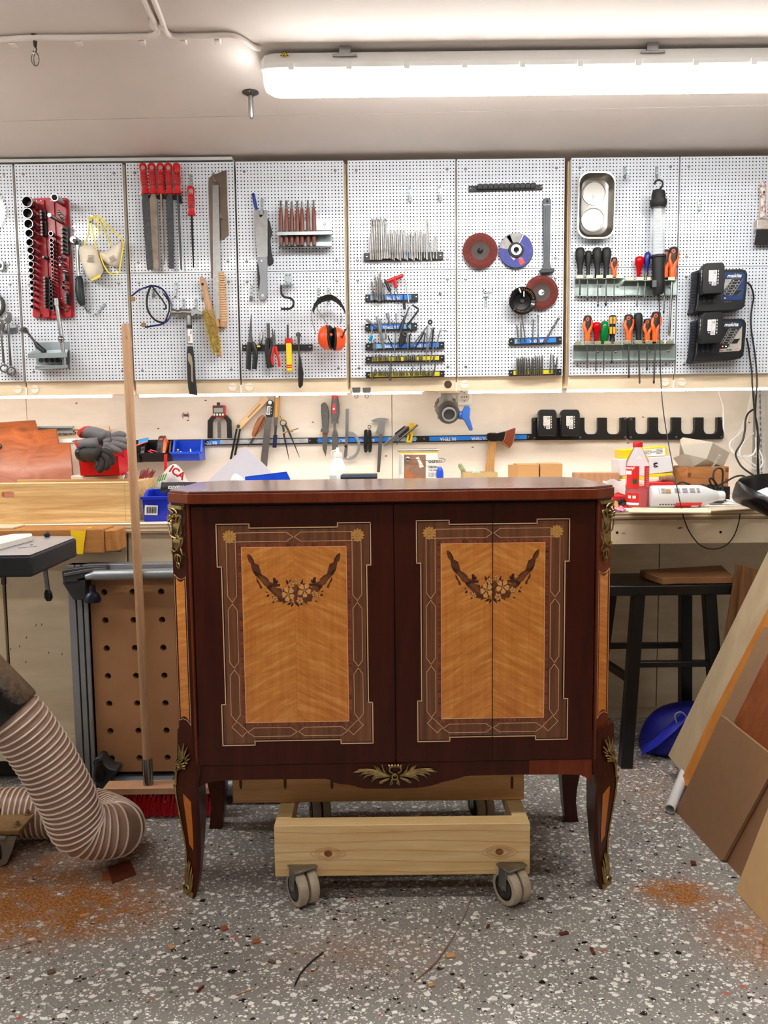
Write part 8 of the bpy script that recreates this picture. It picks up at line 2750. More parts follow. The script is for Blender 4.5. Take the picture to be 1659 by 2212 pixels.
 piece(A,[(845,850),(920,900),(1000,900),(1060,875),(1078,890),(1040,930),(1026,965),(985,965),(1008,1010),(940,970),(880,940)],.0013)
 def flower(cx_,cy_,r,n,rot,sq=1.0):
  piece(A,[(cx_+r*cos(k_*.63)*sq,cy_+r*sin(k_*.63))for k_ in range(10)],.0015)
  Fm = MB()
  for j in range(n):
   a0 = rot+2*pi*j/n
   w = pi/n*.86
   q = []
   for t_, rr in((-w*.5,.22),(-w,.72),(-w*.55,1.0),(0,.94),(w*.55,1.0),(w,.72),(w*.5,.22)):
    q.append((cx_+r*rr*cos(a0+t_)*sq,cy_+r*rr*sin(a0+t_)))
   piece(Fm,q,.0017)
  piece(Fm,[(cx_+r*.2*cos(k_*1.05)*sq,cy_+r*.2*sin(k_*1.05))for k_ in range(6)],.002,mi=1)
  obj('garland_flower',Fm,[mat('flower_inlay',(232,168,96),.4,0,.14,110),mat('flower_eye',(196,126,58),.4)],D)
 flower(708,850,118,5,.5,.82)
 flower(950,795,108,5,.2,.92)
 for cx_, cy_, r in((755,708,48),(858,662,42),(882,945,52),(1098,842,44),(1150,872,34),(512,925,44),(425,830,26)):
  flower(cx_,cy_,r,5,cx_*.7)
 return D
_q = [CB(*p,-.004)for p in((468.4,1133),(800.4,1128),(480,1611),(805.3,1604))]
GREF = V3((sum(p.x for p in _q)/4,0,sum(p.z for p in _q)/4))
# the garland in the left door sits slightly right of its own centre line: centre it on the panel
_mid = (CB(520+800/6.912,1250,-.004).x)
GREF.x = _mid
inlay_door(xdl,xm-.0012,(468.4,1133),(800.4,1128),(480,1611),(805.3,1604),'')
DR = inlay_door(xm+.0012,xdr,(899.3,1125),(1228.9,1120),(903,1602),(1226.4,1596),'')
xs_ = CX(1340,1064,-.004)
obj('leaf_seam',MB().box((xs_-.0008,-.0062,zdb+.001),(xs_+.0008,-.0035,zdt-.001)),M_dark,DR)
# --- canted corners and cabriole legs
LV = [(1090,374.5,399,0,.02),(1300,380.5,406,0,.02),(1600,386,416,0,.02),(1640,385.5,420,-.002,.018),(1670,382,422.5,-.008,.012),(1690,380.5,424,-.012,.006),(1715,379,424.5,-.016,.004),(1745,381.5,425,-.014,.006),(1790,390.5,425,-.002,.010),(1830,399.5,424,.010,.012),(1855,403.5,423,.015,.013),(1885,404.5,421,.016,.013),(1912,401.5,418.5,.012,.012),(1943,397.5,416,.006,.008)]
def level(py):
 for a, c in zip(LV,LV[1:]):
  if a[0]<=py<=c[0]or c is LV[-1]:
   u = (py-a[0])/(c[0]-a[0])
   o = [p+(q-p)*u for p,q in zip(a,c)]
   break
 _, po, pf, y1, s = o
 P1 = CB(pf,py,y1)
 if py<1610:
  P1.x = x1L
 x2 = P1.x-CA
 for _ in range(12):
  y2 = y1+(P1.x-x2)
  x2 = CB(po,py,y2).x
 P2 = V3((x2,y1+(P1.x-x2),P1.z))
 if py<1610:
  P2 = V3((x1L-CA,CA,P1.z))
 return P1, P2, s
def face(t_,py,out=0):
 """Point on the left front canted face: t_ 0 outer edge .. 1 front edge."""
 P1, P2, _ = level(py)
 d = (P1-P2)
 nrm = V3((d.y,-d.x,0)).normalized()
 if nrm.x>0:nrm = -nrm
 return P2+d*t_+nrm*out
def mir(sx,sy):
 return lambda p:V3((XC+(p.x-XC)*sx,YC+(p.y-YC)*sy,p.z))
def mmb(mb,T):
 o = MB()
 o.v = [T(v)for v in mb.v]
 o.f, o.mi = list(mb.f), list(mb.mi)
 return o
def zfix(v):
 return v
pys = [1640,1655,1670,1680,1690,1702,1715,1730,1745,1767,1790,1810,1830,1843,1855,1870,1885,1898,1912,1928,1943]
ZF = level(1943)[0].z
def leg_mesh():
 secs = []
 for py in pys:
  P1, P2, s = level(py)
  z = P1.z-ZF
  q = max(.012,s)
  back = .03 if py<1800 else .026
  sec = [P1,P2,P2+V3((0,back*.6,0)),V3((P1.x+s,P2.y+back*.6,P1.z)),P1+V3((s,.002,0))]
  secs.append([V3((v.x,v.y,z if py>1912 else v.z-ZF*(py-1640)/303))for v in sec])
 secs[0] = [v+V3((0,0,.06))for v in secs[0]]
 return MB().loft(secs)
def zadj(mb):
 for i, v in enum(mb.v):
  mb.v[i] = V3((v.x,v.y,max(.0005,v.z)))
 return mb
def fpt(t_,py,out):
 p = face(t_,py,out)
 if py>1640:
  p = p-V3((0,0,ZF*(py-1640)/303))
 return p
 # ornaments, built once for the left front corner in face coordinates
def zt7(x,y):
 """Close-up coordinates of the left column mount -> (t, py)."""
 px, py = 350+x/8.51, 1060+y/8.51
 po = 374.5+6*(py-1090)/210
 pf = 399+7*(py-1090)/210
 return(px-po)/(pf-po), py
def q7(x,y,out):
 t_, py = zt7(x,y)
 return fpt(t_,py,out)
def leaf(mb,pts,r,n=6):
 P = sm(pts,4)
 m = len(P)
 R_ = [max(.0004,r*(sin(pi*min(1,.12+.88*i/(m-1)))**.7))for i in range(m)]
 mb.tube(P,R_,n)
cm = MB()
cap_ = [q7(212,275,.001),q7(418,280,.001),q7(415,345,.001),q7(212,340,.001)]
nv = (face(.5,1150,1)-face(.5,1150,0))
cm.prism([p+nv*.009 for p in cap_],-nv*.009)
for pts, r in(([(300,420),(262,385),(225,350),(290,345),(345,400),(345,470),(310,505)],.0026),([(335,600),(338,520),(365,468),(405,462),(412,500),(392,520)],.0024),([(222,390),(225,450),(215,520),(222,600)],.0022),([(412,520),(398,600),(372,690),(360,760)],.0024),([(245,830),(280,868),(340,888)],.0022),([(360,820),(390,860),(405,900),(400,960)],.002),([(262,1090),(290,1120),(315,1140)],.0018),([(405,900),(392,1000),(350,1100),(318,1140)],.0018)):
 cm.tube(sm([q7(x,y,.009)for x,y in pts],4),r,6)
for j in range(6):
 a = j*pi/3+.3
 leaf(cm,[q7(275+14*cos(a),535+16*sin(a),.012),q7(275+45*cos(a),535+60*sin(a),.013),q7(275+58*cos(a),535+92*sin(a),.008)],.0036)
cm.ball(q7(275,535,.013),.003,8,5)
for j in range(9):
 cm.ball(q7(215+4*j,640+24*j,.009),.0024,6,4)
 cm.ball(q7(402-6*j,560+30*j,.009),.0024,6,4)
secs = []
for y, x0, x1, o in((440,250,350,.006),(560,255,365,.009),(680,262,378,.011),(780,270,385,.010),(860,290,370,.006)):
 secs.append([q7(x0,y,.0005),q7(x0+6,y,o*.6),q7((x0+x1)/2,y,o),q7(x1-6,y,o*.6),q7(x1,y,.0005)])
cm.loft(secs)
secs = []
for y, x0, x1, o in((870,262,405,.004),(950,258,400,.009),(1040,268,380,.009),(1100,288,350,.007),(1145,308,322,.003)):
 secs.append([q7(x0,y,.0005),q7(x0+12,y,o*.7),q7((x0+x1)/2,y,o),q7(x1-12,y,o*.7),q7(x1,y,.0005)])
cm.loft(secs)
for pts, r in(([(395,1060),(410,1130),(430,1195)],.003),([(265,1060),(262,1130),(258,1200)],.003),([(335,1180),(310,1250),(325,1350)],.0034),([(345,1180),(350,1260),(345,1340)],.0036),([(355,1185),(400,1240),(385,1345)],.0034),([(348,1340),(340,1390),(355,1450)],.0028),([(365,1340),(380,1390),(362,1455)],.0028)):
 leaf(cm,[q7(x,y,.006)for x,y in pts],r)
cm.ball(q7(358,1345,.009),.003,7,5)
# knee mount
zk = lambda x, y:(370+x/6.15,1600+y/6.15)
def kq(x,y,out):
 px, py = zk(x,y)
 P1, P2, _ = level(py)
 po = 386 if py<1640 else 0
 a = [l for l in LV]
 for l0, l1 in zip(LV,LV[1:]):
  if l0[0]<=py<=l1[0]:
   u = (py-l0[0])/(l1[0]-l0[0])
   po, pf = l0[1]+(l1[1]-l0[1])*u, l0[2]+(l1[2]-l0[2])*u
 return fpt((px-po)/(pf-po),py,out)
km = MB()
for pts, r in(([(195,300),(195,200),(190,75)],.0040),([(200,300),(215,220),(235,100)],.0036),([(185,300),(165,210),(120,135)],.0036),([(205,310),(235,260),(265,180)],.0034),([(180,310),(150,260),(125,205)],.0032),([(205,330),(235,300),(265,255)],.0030),([(175,330),(145,300),(130,275)],.0028),([(205,345),(235,330),(248,325)],.0026),([(140,430),(150,370),(175,330)],.0034),([(140,430),(175,380),(200,350)],.0034),([(140,435),(185,400),(215,385)],.0030),([(135,430),(120,380),(130,345)],.0028),([(120,430),(100,400),(95,360)],.0026)):
 leaf(km,[kq(x,y,.004+(.005 if i==1 else 0))for i,(x,y)in enum(pts)],r,6)
km.tube(sm([kq(215,425,.004),kq(170,440,.007),kq(120,490,.006),kq(90,560,.004),kq(80,640,.003),kq(78,730,.003)],4),.0032,7)
for x, y, r in((128,435,.0065),(85,525,.005),(60,640,.004),(64,745,.0035)):
 km.ball(kq(x,y,.006),(r*.7,r*.7,r*1.5),8,6)
 # edge bead down the outer arris
eb = MB().tube(sm([fpt(.02,py,.0012)for py in(1722,1745,1770,1790,1810,1830,1850,1868)],3),.0028,7)
# foot mount (sabot)
fmm = MB()
fb = lambda t_, py, o:fpt(t_,py,o)
for pts, r in(([(.2,1925),(.15,1890),(.1,1860)],.0042),([(.35,1928),(.45,1895),(.5,1868)],.0044),([(.6,1928),(.75,1900),(.7,1878)],.0042),([(.85,1930),(.95,1910),(.9,1890)],.0036),([(.25,1935),(.3,1915),(.2,1895)],.0036),([(.7,1936),(.85,1922),(1.0,1908)],.0034),([(.3,1905),(.3,1885),(.35,1866)],.0034)):
 leaf(fmm,[fb(t_,py,.002+(.003 if i==1 else 0))for i,(t_,py)in enum(pts)],r,6)
sp = []
for k_ in range(16):
 a = k_*.55
 r_ = 1-k_/18
 sp.append(fb(.42+.40*r_*cos(a+2.2),1927+8.5*r_*sin(a+2.2),.005+.001*(k_/16)))
fmm.tube(sp,.0024,6)
P1, P2, s = level(1935)
sb = []
for py, e in((1932,.0015),(1943,.0025)):
 A1, A2, s = level(py)
 d = A1-A2
 nn = V3((d.y,-d.x,0)).normalized()
 if nn.x>0:nn = -nn
 z = max(.0006,A1.z-ZF*(py-1640)/303)if py<1943 else .0006
 sb.append([V3((v.x,v.y,z))for v in(A1+nn*e,A2+nn*e,A2+V3((-e,.012,0)),A2+V3((.004,.014,0)),A1+V3((.006,.004,0)))])
fmm.loft(sb)
# inlays on the column and the leg
def strip(t0,t1,ya,yb,curve,out,n=10):
 """Panel between two heights with concave round ends."""
 top, bot = [], []
 for k_ in range(n+1):
  u = k_/n
  t_ = t0+(t1-t0)*u
  c = curve*(4*u*(1-u))
  top.append(fpt(t_,ya+c,out))
  bot.append(fpt(t_,yb-c,out))
 return top, bot
ci, cb_, cs = MB(), MB(), MB()
for mb_, t0, t1, ya, yb, o in((cb_,.08,.92,1246,1568,.0004),(ci,.19,.81,1252,1562,.0008)):
 top, bot = strip(t0,t1,ya,yb,8,o)
 mb_.prism(top+bot[::-1],-nv*.0006)
for t0 in(.08,.92):
 cs.bar(fpt(t0,1246,.0012),fpt(t0,1568,.0012),.0011,.0011)
for ya, s_ in((1246,1),(1568,-1)):
 cs.tube([fpt(.08+.84*k_/10,ya+s_*8*(4*k_/10*(1-k_/10)),.001)for k_ in range(11)],.0007,4)
li = MB()
rows = []
for py in(1736,1750,1765,1780,1800,1820,1838):
 u = (py-1736)/102
 t0, t1 = .38+.04*u, .74+.03*u
 rows.append([fpt(t0,py-4+0*u,.0012),fpt((t0+t1)/2,py,.0012),fpt(t1,py+5,.0012)])
li.grid(rows,thick=-nv*.001)
M_legm = M_mah
lm = zadj(leg_mesh())
for sx in(1,-1):
 for sy in(1,-1):
  T0 = mir(sx,sy)
  T = (lambda p,T0=T0:T0(p)+V3((.012 if sx<0 else 0,0,0)))
  L = obj('leg',mmb(lm,T),M_legm,CR,sharp=28)
  obj('maple_inlay',mmb(li,T),M_mapleg,L)
  obj('foot_mount',zadj(mmb(fmm,T)),M_bronze,L)
  obj('edge_bead',mmb(eb,T),M_bronze,L)
  obj('knee_mount',mmb(km,T),M_bronze,L)
 T = mir(sx,1)
 z0_, z1_ = z_bot-.01, z_sl-.001
 b = MB().prism([(x1L,-.001,z0_),(x1L-CA,CA-.001,z0_),(x1L-CA,CA+.03,z0_),(x1L,.03,z0_)],(0,0,z1_-z0_))
 C_ = obj('corner_post',mmb(b,T),M_mah if sx>0 else M_mah2,CR)
 obj('crossband',mmb(cb_,T),M_mah2,C_)
 obj('maple_inlay',mmb(ci,T),M_mapL if sx>0 else M_mapR,C_)
 obj('stringing',mmb(cs,T),M_string,C_)
 obj('corner_mount',mmb(cm,T),M_bronze,C_)
 # side apron and side panel
 b = MB().box((x1L-CA,CA,z_bot-.005),(x1L-CA+.018,DEP-CA,z_bot+.06))
 obj('side_rail',mmb(b,T),M_mah,CR)
 # apron mount
za8 = lambda x, y:(720+x/6.38,1620+y/6.38)
aq = lambda x, y, o:CB(*za8(x,y),-.0015-o)
am = MB()
for pts, r in(([(790,360),(700,350),(560,310),(420,320),(360,355)],.0048),([(780,350),(640,310),(500,280),(380,275),(330,268)],.0040),([(560,300),(430,290),(330,300),(270,310)],.0036),([(720,345),(620,290),(560,210)],.0034),([(730,345),(660,300),(600,220)],.0030),([(750,345),(700,290),(670,200)],.0034),([(690,350),(560,330),(460,350),(410,400)],.0040),([(720,355),(620,345),(560,365),(530,400)],.0036),([(740,362),(640,362),(560,400),(520,445)],.0034),([(740,368),(680,370),(625,390)],.0026),([(790,385),(730,410),(640,450),(690,455)],.0042)):
 for m_ in(0,1):
  leaf(am,[aq(1705-x if m_ else x,y-(8 if m_ else 0),.003+.004*(0<i<len(pts)-1))for i,(x,y)in enum(pts)],r*.95,6)
am.tube(sm([aq(820,320,.004),aq(775,290,.006),aq(785,240,.006),aq(845,225,.006),aq(915,232,.006),aq(935,285,.006),aq(890,315,.004)],4),.0026,6)
for k_ in range(5):
 x = 775+k_*38
 leaf(am,[aq(x+(850-x)*.2,240,.006),aq(x,215,.008),aq(x-(850-x)*.15,200+abs(k_-2)*6,.004)],.0034)
am.tube([aq(848+36*cos(a),372+36*sin(a),.007)for a in[k_*pi/7 for k_ in range(14)]],.0026,6,closed=True)
am.ball(aq(848,345,.008),(.004,.004,.005),8,6)
for s_ in(-1,1):
 leaf(am,[aq(848+s_*20,400,.006),aq(848+s_*50,430,.008),aq(848+s_*62,490,.003)],.0034)
 am.tube(sm([aq(848+s_*70,440,.006),aq(848+s_*45,425,.008),aq(848+s_*30,455,.007),aq(848+s_*55,470,.006)],4),.002,6)
obj('apron_mount',am,M_bronze,CR)
# --- pine dolly under the commode
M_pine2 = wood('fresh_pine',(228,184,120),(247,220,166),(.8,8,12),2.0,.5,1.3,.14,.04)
pd = Plane(1.99)
R = thing('dolly','low pine dolly on twin-wheel casters under the commode','dolly',(.04,2.25,0))
zt_, zb_ = W(870,1781,1.99).z, W(870,1891,1.99).z
xa, xb = wx(593,1840,1.99), wx(1145,1830,1.99)
fb_ = obj('front_board',MB().box((xa,1.99,zb_),(xb,2.035,zt_)),M_pine2,R,bev=.002)
M_knot = mat('pine_knot',(146,84,44),.5,0,.3,60)
for px, py in((709,1844),(1079,1840)):
 c = W(px,py,1.9897)
 b = MB().prism([c+V3((.011*cos(a),0,.009*sin(a)))for a in[k*pi/8 for k in range(16)]],(0,.0006,0))
 k_ = obj('knot',b,M_knot,fb_)
 b = MB()
 for r in(.014,.018,.024):
  b.tube([c+V3((r*1.3*cos(a)*(1.0+.5*abs(cos(a))**5),-.0001,r*.75*sin(a)))for a in[k*pi/12 for k in range(24)]],.0006,4,closed=True)
 obj('knot_ring',b,mat('pine_ring',(196,136,74),.5),k_)
b = MB()
for k in range(5):
 y = 1797+k*21
 b.tube(sm([W(594+j*110,y+3*sin(j*1.3+k)-j*.4,1.9898)for j in range(6)],5),.0005,4)
obj('grain_line',b,mat('pine_ring',(196,136,74)),fb_)
zt2_, zb2_ = W(800,1672,2.12).z, zt_+.0005
xa2, xb2 = wx(502,1710,2.12), wx(1132,1710,2.12)
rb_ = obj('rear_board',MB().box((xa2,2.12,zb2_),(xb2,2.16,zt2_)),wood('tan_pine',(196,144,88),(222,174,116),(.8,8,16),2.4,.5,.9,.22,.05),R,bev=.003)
for px in(520,616,717,1106):
 c = W(px,1694,2.1197)
 b = MB().prism([c+V3((x,0,z))for x,z in((-.004,.022),(.004,.022),(.004,-.006),(.002,-.014),(-.002,-.014),(-.004,-.006))],(0,.001,0))
 obj('pocket_hole',b,mat('pocket_brown',(84,50,26),.7),rb_)
for x in(xa+.0005,xb-.0405):
 obj('side_rail',MB().box((x,2.0355,zt_-.05),(x+.04,2.48,zt_-.0003)),M_pine2,R,bev=.002)
def caster(c,ang,r,name_p):
 """Swivel caster: plate, fork, two wheels; c = middle of the axle."""
 q = V3((cos(ang),sin(ang),0))
 f_ = V3((-q.y,q.x,0))
 K = obj('caster_fork',MB(),[],R)if False else None
 b = MB()
 top = zb_ if c.y<2.2 else zt_-.07
 rot = Matrix.Rotation(ang,3,'Z')
 b.obox((c.x,c.y+.02,top-.003),(.07,.06,.005),rot)
 b.obox(c+V3((0,0,r+.006)),(.064,.05,.005),rot)
 for s in(-1,1):
  b.obox(c+q*s*.031+V3((0,0,(r+.006)/2)),(.003,.03,r+.010),rot)
 b.cyl(c-q*.034,c+q*.034,.006,10)
 b.cyl((c.x,c.y+.01,c.z+r+.006),(c.x,c.y+.01,top),.012,12)
 K = obj('caster_fork',b,M_steel,R,bev=.0008)
 for s in(-1,1):
  w = obj('wheel',MB().lathe(c+q*(s*.0155-.0125),q,[(r*.72,0),(r*.94,.0005),(r,.005),(r,.020),(r*.94,.0245),(r*.72,.025)],32),mat('worn_grey_tyre',(184,170,148),.7,0,.15,40),K)
 b = MB()
 for s in(-1,1):
  b.lathe(c+q*(s*.0155),q*s,[(r*.70,.0128),(r*.66,.0138),(r*.62,.0128)],24,0)
  b.lathe(c+q*(s*.0155),q*s,[(r*.6,.0126),(r*.5,.0140),(r*.2,.0145)],24,1)
 obj('hub',b,[M_blk,M_dsteel],K)
rw = .047
for px, py, Y, an in((651,1974,1.985,.55),(1112,1972,1.985,.55)):
 p = F(px,py,0)
 caster(V3((p.x,p.y+.05,rw)),an,rw,'')
for x in(wx(690,1750,2.42),wx(1040,1750,2.42)):
 caster(V3((x,2.43,rw)),.3,rw,'')
obj('cross_plank',MB().box((xa+.001,2.41,zt_-.07),(xb-.001,2.479,zt_-.0502)),M_pine2,R,bev=.002)
# --- broom
R = thing('broom','wide red-bristled push broom leaning in front of the pegboards','broom',F(310,1790,0))
zh = .118
yb = 2.49
top = W(271.5,700,2.54)
bot = W(318,1640,yb+.01)
b = MB()
b.tube([bot,bot+(top-bot)*.5,top-(top-bot).normalized()*.012,top],[.0138,.0138,.0138,.010],16)
h = obj('handle',b,M_beech,R)
c = W(274.5,731,2.54)+V3((0,-.0105,0))
obj('hang_hole',MB().ring(c+V3((0,-.0042,0)),(0,1,0),.0062,.0045,.002,16).lathe(c+V3((0,-.0032,0)),(0,-1,0),[(.0046,0),(.0046,.0004)],14,1),[M_beech,M_dark],h)
fo = W(321,1698,yb)
obj('ferrule',MB().tube([bot+(bot-fo)*.02,fo],[.0165,.0165],16),M_chrome,R)
x0_, x1_ = wx(222,1715,yb-.03), wx(476,1715,yb-.03)
zs0, zs1 = W(300,1717,yb-.03).z, W(300,1703,yb-.03).z
obj('stock',MB().box((x0_,yb-.03,zs0),(x1_,yb+.03,zs1)),mat('raw_beech_stock',(206,158,120),.6,0,.1,20),R,bev=.002)
obj('stock_socket',MB().cyl(fo+V3((0,0,.01)),V3((fo.x+.002,yb,zs1-.002)),.013,12),M_beech,R)
M_br = mat('red_bristle',(196,14,26),.4,0,.3,200)
rb2 = random.Random(11)
nT = 24
zbr = .004
for row, yy in enum((yb-.018,yb+.006)):
 for k in range(nT):
  x = x0_+(x1_-x0_)*(k+.5+.3*row)/(nT+.4)
  b = MB()
  top_ = V3((x,yy,zs0+.001))
  for j in range(26):
   a, rr = rb2.uniform(0,6.28), sqrt(rb2.random())
   dx, dy = cos(a)*rr, sin(a)*rr
   p0 = top_+V3((dx*.0035,dy*.0035,0))
   p1 = V3((x+dx*.009-.006+rb2.uniform(-.006,.006),yy+dy*.010-.004-(.01 if row==0 else 0),zbr+rb2.uniform(0,.008)))
   s = .0008
   for vv in(V3((s,0,0)),V3((0,s,0))):
    b.add([p0-vv,p0+vv,p1+vv*.8,p1-vv*.8],[(0,1,2,3)])
  obj('bristle_tuft',b,M_br,R)
  # --- folding worktable on its side at the wall
M_alu = mat('aluminium_profile',(158,162,166),.4,.6,.08,10)
M_alu2 = mat('aluminium_groove',(60,62,66),.5,.6)
M_mdf = mat('brown_mdf_top',(184,134,92),.6,0,.06,12)
pt_ = Plane(2.60)
R = thing('folding_worktable','perforated MDF worktable with aluminium frame stored on edge','worktable',pt_(300,1710))
zb3 = W(330,1698,2.60).z
zt3 = W(330,1218,2.60).z
xl3 = wx(195,1450,2.615)
xr3 = wx(640,1450,2.615)
# perforated panel: real holes
hx_ = [232,294,355]
h0 = W(294,1340,2.615)
sx_ = W(355,1460,2.615).x-W(294,1460,2.615).x
sz_ = W(294,1400,2.615).z-W(294,1460,2.615).z
xh = W(294,1460,2.615).x
zh0 = W(294,1460,2.615).z
b = MB()
rh = .0108
cols = list(range(-2,6))
rows_ = list(range(-4,5))
x_lo, x_hi = xh+(cols[0]-.5)*sx_, xh+(cols[-1]+.5)*sx_
x_lo = max(x_lo,xl3)
zlo = zh0+(rows_[0]-.5)*sz_
zhi = zh0+(rows_[-1]+.5)*sz_
for i in cols:
 for j in rows_:
  cx_, cz_ = xh+i*sx_, zh0+j*sz_
  if cz_-.5*sz_<zb3+.008 or cz_+.5*sz_>zt3-.002 or cx_-sx_*.45<xl3-.03:
   continue
  n = 16
  sq = []
  for k in range(n):
   a = 2*pi*k/n-3*pi/4
   m_ = max(abs(cos(a)),abs(sin(a)))
   sq.append((cx_+sx_/2*cos(a)/m_,cz_+sz_/2*sin(a)/m_))
  vs, fs = [], []
  for k in range(n):
   a = 2*pi*k/n-3*pi/4
   vs+=[(sq[k][0],2.615,sq[k][1]),(cx_+rh*cos(a),2.615,cz_+rh*sin(a)),(cx_+rh*cos(a),2.634,cz_+rh*sin(a))]
  for k in range(n):
   o, p_ = 3*k, 3*((k+1)%n)
   fs+=[(o,p_,p_+1,o+1),(o+1,p_+1,p_+2,o+2)]
  b.add(vs,fs)
obj('perforated_top',b,M_mdf,R)
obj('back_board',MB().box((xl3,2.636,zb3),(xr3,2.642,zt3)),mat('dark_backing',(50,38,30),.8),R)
obj('top_margin',MB().box((xl3,2.6152,W(300,1268,2.615).z),(xr3,2.634,zt3)),M_mdf,R)
b = MB()
xo = wx(158,1450,2.60)
x_in = wx(197,1450,2.60)
b.box((xo,2.59,zb3-.01),(xo+(x_in-xo)*.38,2.64,zt3))
b.box((xo+(x_in-xo)*.45,2.592,zb3-.01),(xo+(x_in-xo)*.72,2.64,zt3))
b.box((xo+(x_in-xo)*.8,2.594,zb3-.01),(x_in,2.64,zt3))
b.box((xo,2.602,zb3-.01),(x_in,2.64,zt3),1)
obj('profile_upright',b,[M_alu,M_alu2],R,bev=.0008)
b = MB()
z_ = W(300,1217,2.60).z
z2_ = W(300,1236,2.60).z
b.box((wx(186,1225,2.6),2.585,z2_),(xr3,2.64,z_),0)
b.box((wx(230,1240,2.6),2.595,W(300,1248,2.60).z),(xr3,2.64,z2_),1)
obj('profile_top',b,[M_alu,M_alu2],R,bev=.0008)
b = MB()
b.box((wx(225,1690,2.6),2.582,W(300,1692,2.60).z),(xr3,2.64,W(300,1681,2.60).z),0)
b.box((wx(225,1690,2.6),2.59,W(300,1700,2.60).z),(xr3,2.64,W(300,1693,2.60).z),1)
b.box((wx(225,1690,2.6),2.582,max(.012,W(300,1718,2.60).z)),(xr3,2.64,W(300,1701,2.60).z),0)
obj('profile_bottom',b,[M_alu,M_alu2],R,bev=.0008)
M_corner = mat('charcoal_corner',(52,52,54),.5,0,.12,30)
b = MB()
pt_.plate(b,[(133,1236),(136,1231),(186,1224),(230,1222),(232,1240),(200,1244),(168,1252),(168,1258),(136,1258)],.04,.08)
pt_.plate(b,[(133,1258),(184,1252),(186,1296),(158,1296),(136,1262)],.034,.07)
cb3 = obj('corner_bracket',b,M_corner,R,bev=.003)
b = MB()
pt_.plate(b,[(137,1239),(184,1230),(228,1226),(230,1231),(186,1237),(138,1246)],.044,.01)
obj('bracket_cap',b,mat('worn_corner',(84,84,84),.6,0,.25,60),cb3,bev=.002)
def knob(px,py,s,nm):
 b = MB()
 pt_.rod(b,[(px,py-26,.05),(px,py-12,.05),(px,py-6,.055),(px,py+4,.055),(px,py+10,.055),(px,py+12,.055)],[6,7,14*s,18*s,17*s,8],n=18)
 obj('clamp_knob',b,mat('navy_knob',(24,26,44),.35),R,sharp=50)
knob(200,1290,1,'')
b = MB()
pt_.rod(b,[(186,1247,.055),(200,1244,.055),(204,1243,.055)],[6,8.5,9.5],n=18)
pt_.rod(b,[(204,1243,.055),(300,1240,.055),(640,1232,.055)],11.2,n=20)
obj('folded_leg',b,mat('silver_grey_leg',(158,164,168),.35,.5,.05),R,sharp=60)
obj('clamp',MB().prism([pt_(*p,.05)for p in((368,1232),(370,1227),(384,1226),(386,1245),(372,1248))],(0,.03,0)),M_alu,R,bev=.002)
b = MB()
pt_.plate(b,[(200,1645),(206,1638),(216,1637),(224,1650),(236,1661),(252,1664),(250,1672),(240,1680),(236,1702),(215,1705),(206,1690)],.045,.07)
cb4 = obj('corner_bracket',b,M_corner,R,bev=.003)
b = MB()
pt_.rod(b,[(214,1642,.06),(214,1655,.062),(214,1672,.062),(214,1684,.06)],[8,10,13,12],n=16)
obj('clamp_knob',b,M_blk,R)
b = MB()
pt_.plate(b,[(193,1553),(198,1553),(198,1580),(194,1580)],.008,.003)
obj('rating_label',b,mat('grey_label2',(150,152,150),.6),R)
b = MB()
for x in(xo+.03,xr3-.05):
 b.box((x,2.59,.0005),(x+.04,2.64,max(.013,W(300,1718,2.60).z)+.002))
obj('rubber_foot',b,M_rubber,R)
obj('lower_tube',MB().cyl((wx(430,1715,2.57),2.57,.055),(xr3+.02,2.57,.055),.028,20),mat('silver_grey_leg',(158,164,168)),R)
# --- dust hose
M_hose = mat('clear_brown_hose',(176,142,122),.32,0,.12,10,trans=.15)
M_spiral = mat('hose_spiral',(240,218,200),.35,0,.06)
hy = lambda px, py, Y:W(px,py,Y)
path = sm([hy(-20,1500,2.02),hy(35,1555,2.03),hy(92,1630,2.06),hy(140,1715,2.09),hy(178,1790,2.13),V3((-.777,2.19,.100)),V3((-.820,2.27,.083)),V3((-.92,2.33,.082)),V3((-1.05,2.34,.082)),V3((-1.25,2.32,.084)),V3((-1.6,2.25,.086))],14)
def hose_points(path,pitch):
 L = [0]
 for a, c in zip(path,path[1:]):
  L.append(L[-1]+(c-a).length)
 out = []
 i = 0
 s = 0
 while s<L[-1]:
  while L[i+1]<s:
   i+=1
  u = (s-L[i])/(L[i+1]-L[i])
  out.append((path[i].lerp(path[i+1],u),(path[i+1]-path[i]).normalized(),s))
  s+=pitch
 return out
pitch = .0168
rh0 = .0735
rings = hose_points(path,pitch/4)
R = thing('dust_hose','clear ribbed extraction hose bending on the floor at left','hose',(path[60].x,path[60].y,0))
prof = [rh0,rh0-.0035,rh0-.0048,rh0-.0030]
P_, R_ = [p for p,d,s in rings], [prof[k%4]for k in range(len(rings))]
rt = MB().tube(P_,R_,40,cap=False)
obj('hose_skin',rt,M_hose,R,sharp=80)
b = MB()
ref = None
for k in range(0,len(rings),4):
 p, d, s = rings[k]
 if ref is None:
  a = d.cross(V3((0,1,0))).normalized()
 else:
  a = (ref-d*ref.dot(d)).normalized()
 ref = a
 q = d.cross(a)
 b.tube([p+(a*cos(t_)+q*sin(t_))*(rh0+.001)for t_ in[j*pi/16 for j in range(32)]],.0028,5,closed=True)
obj('spiral_wire',b,M_spiral,R)
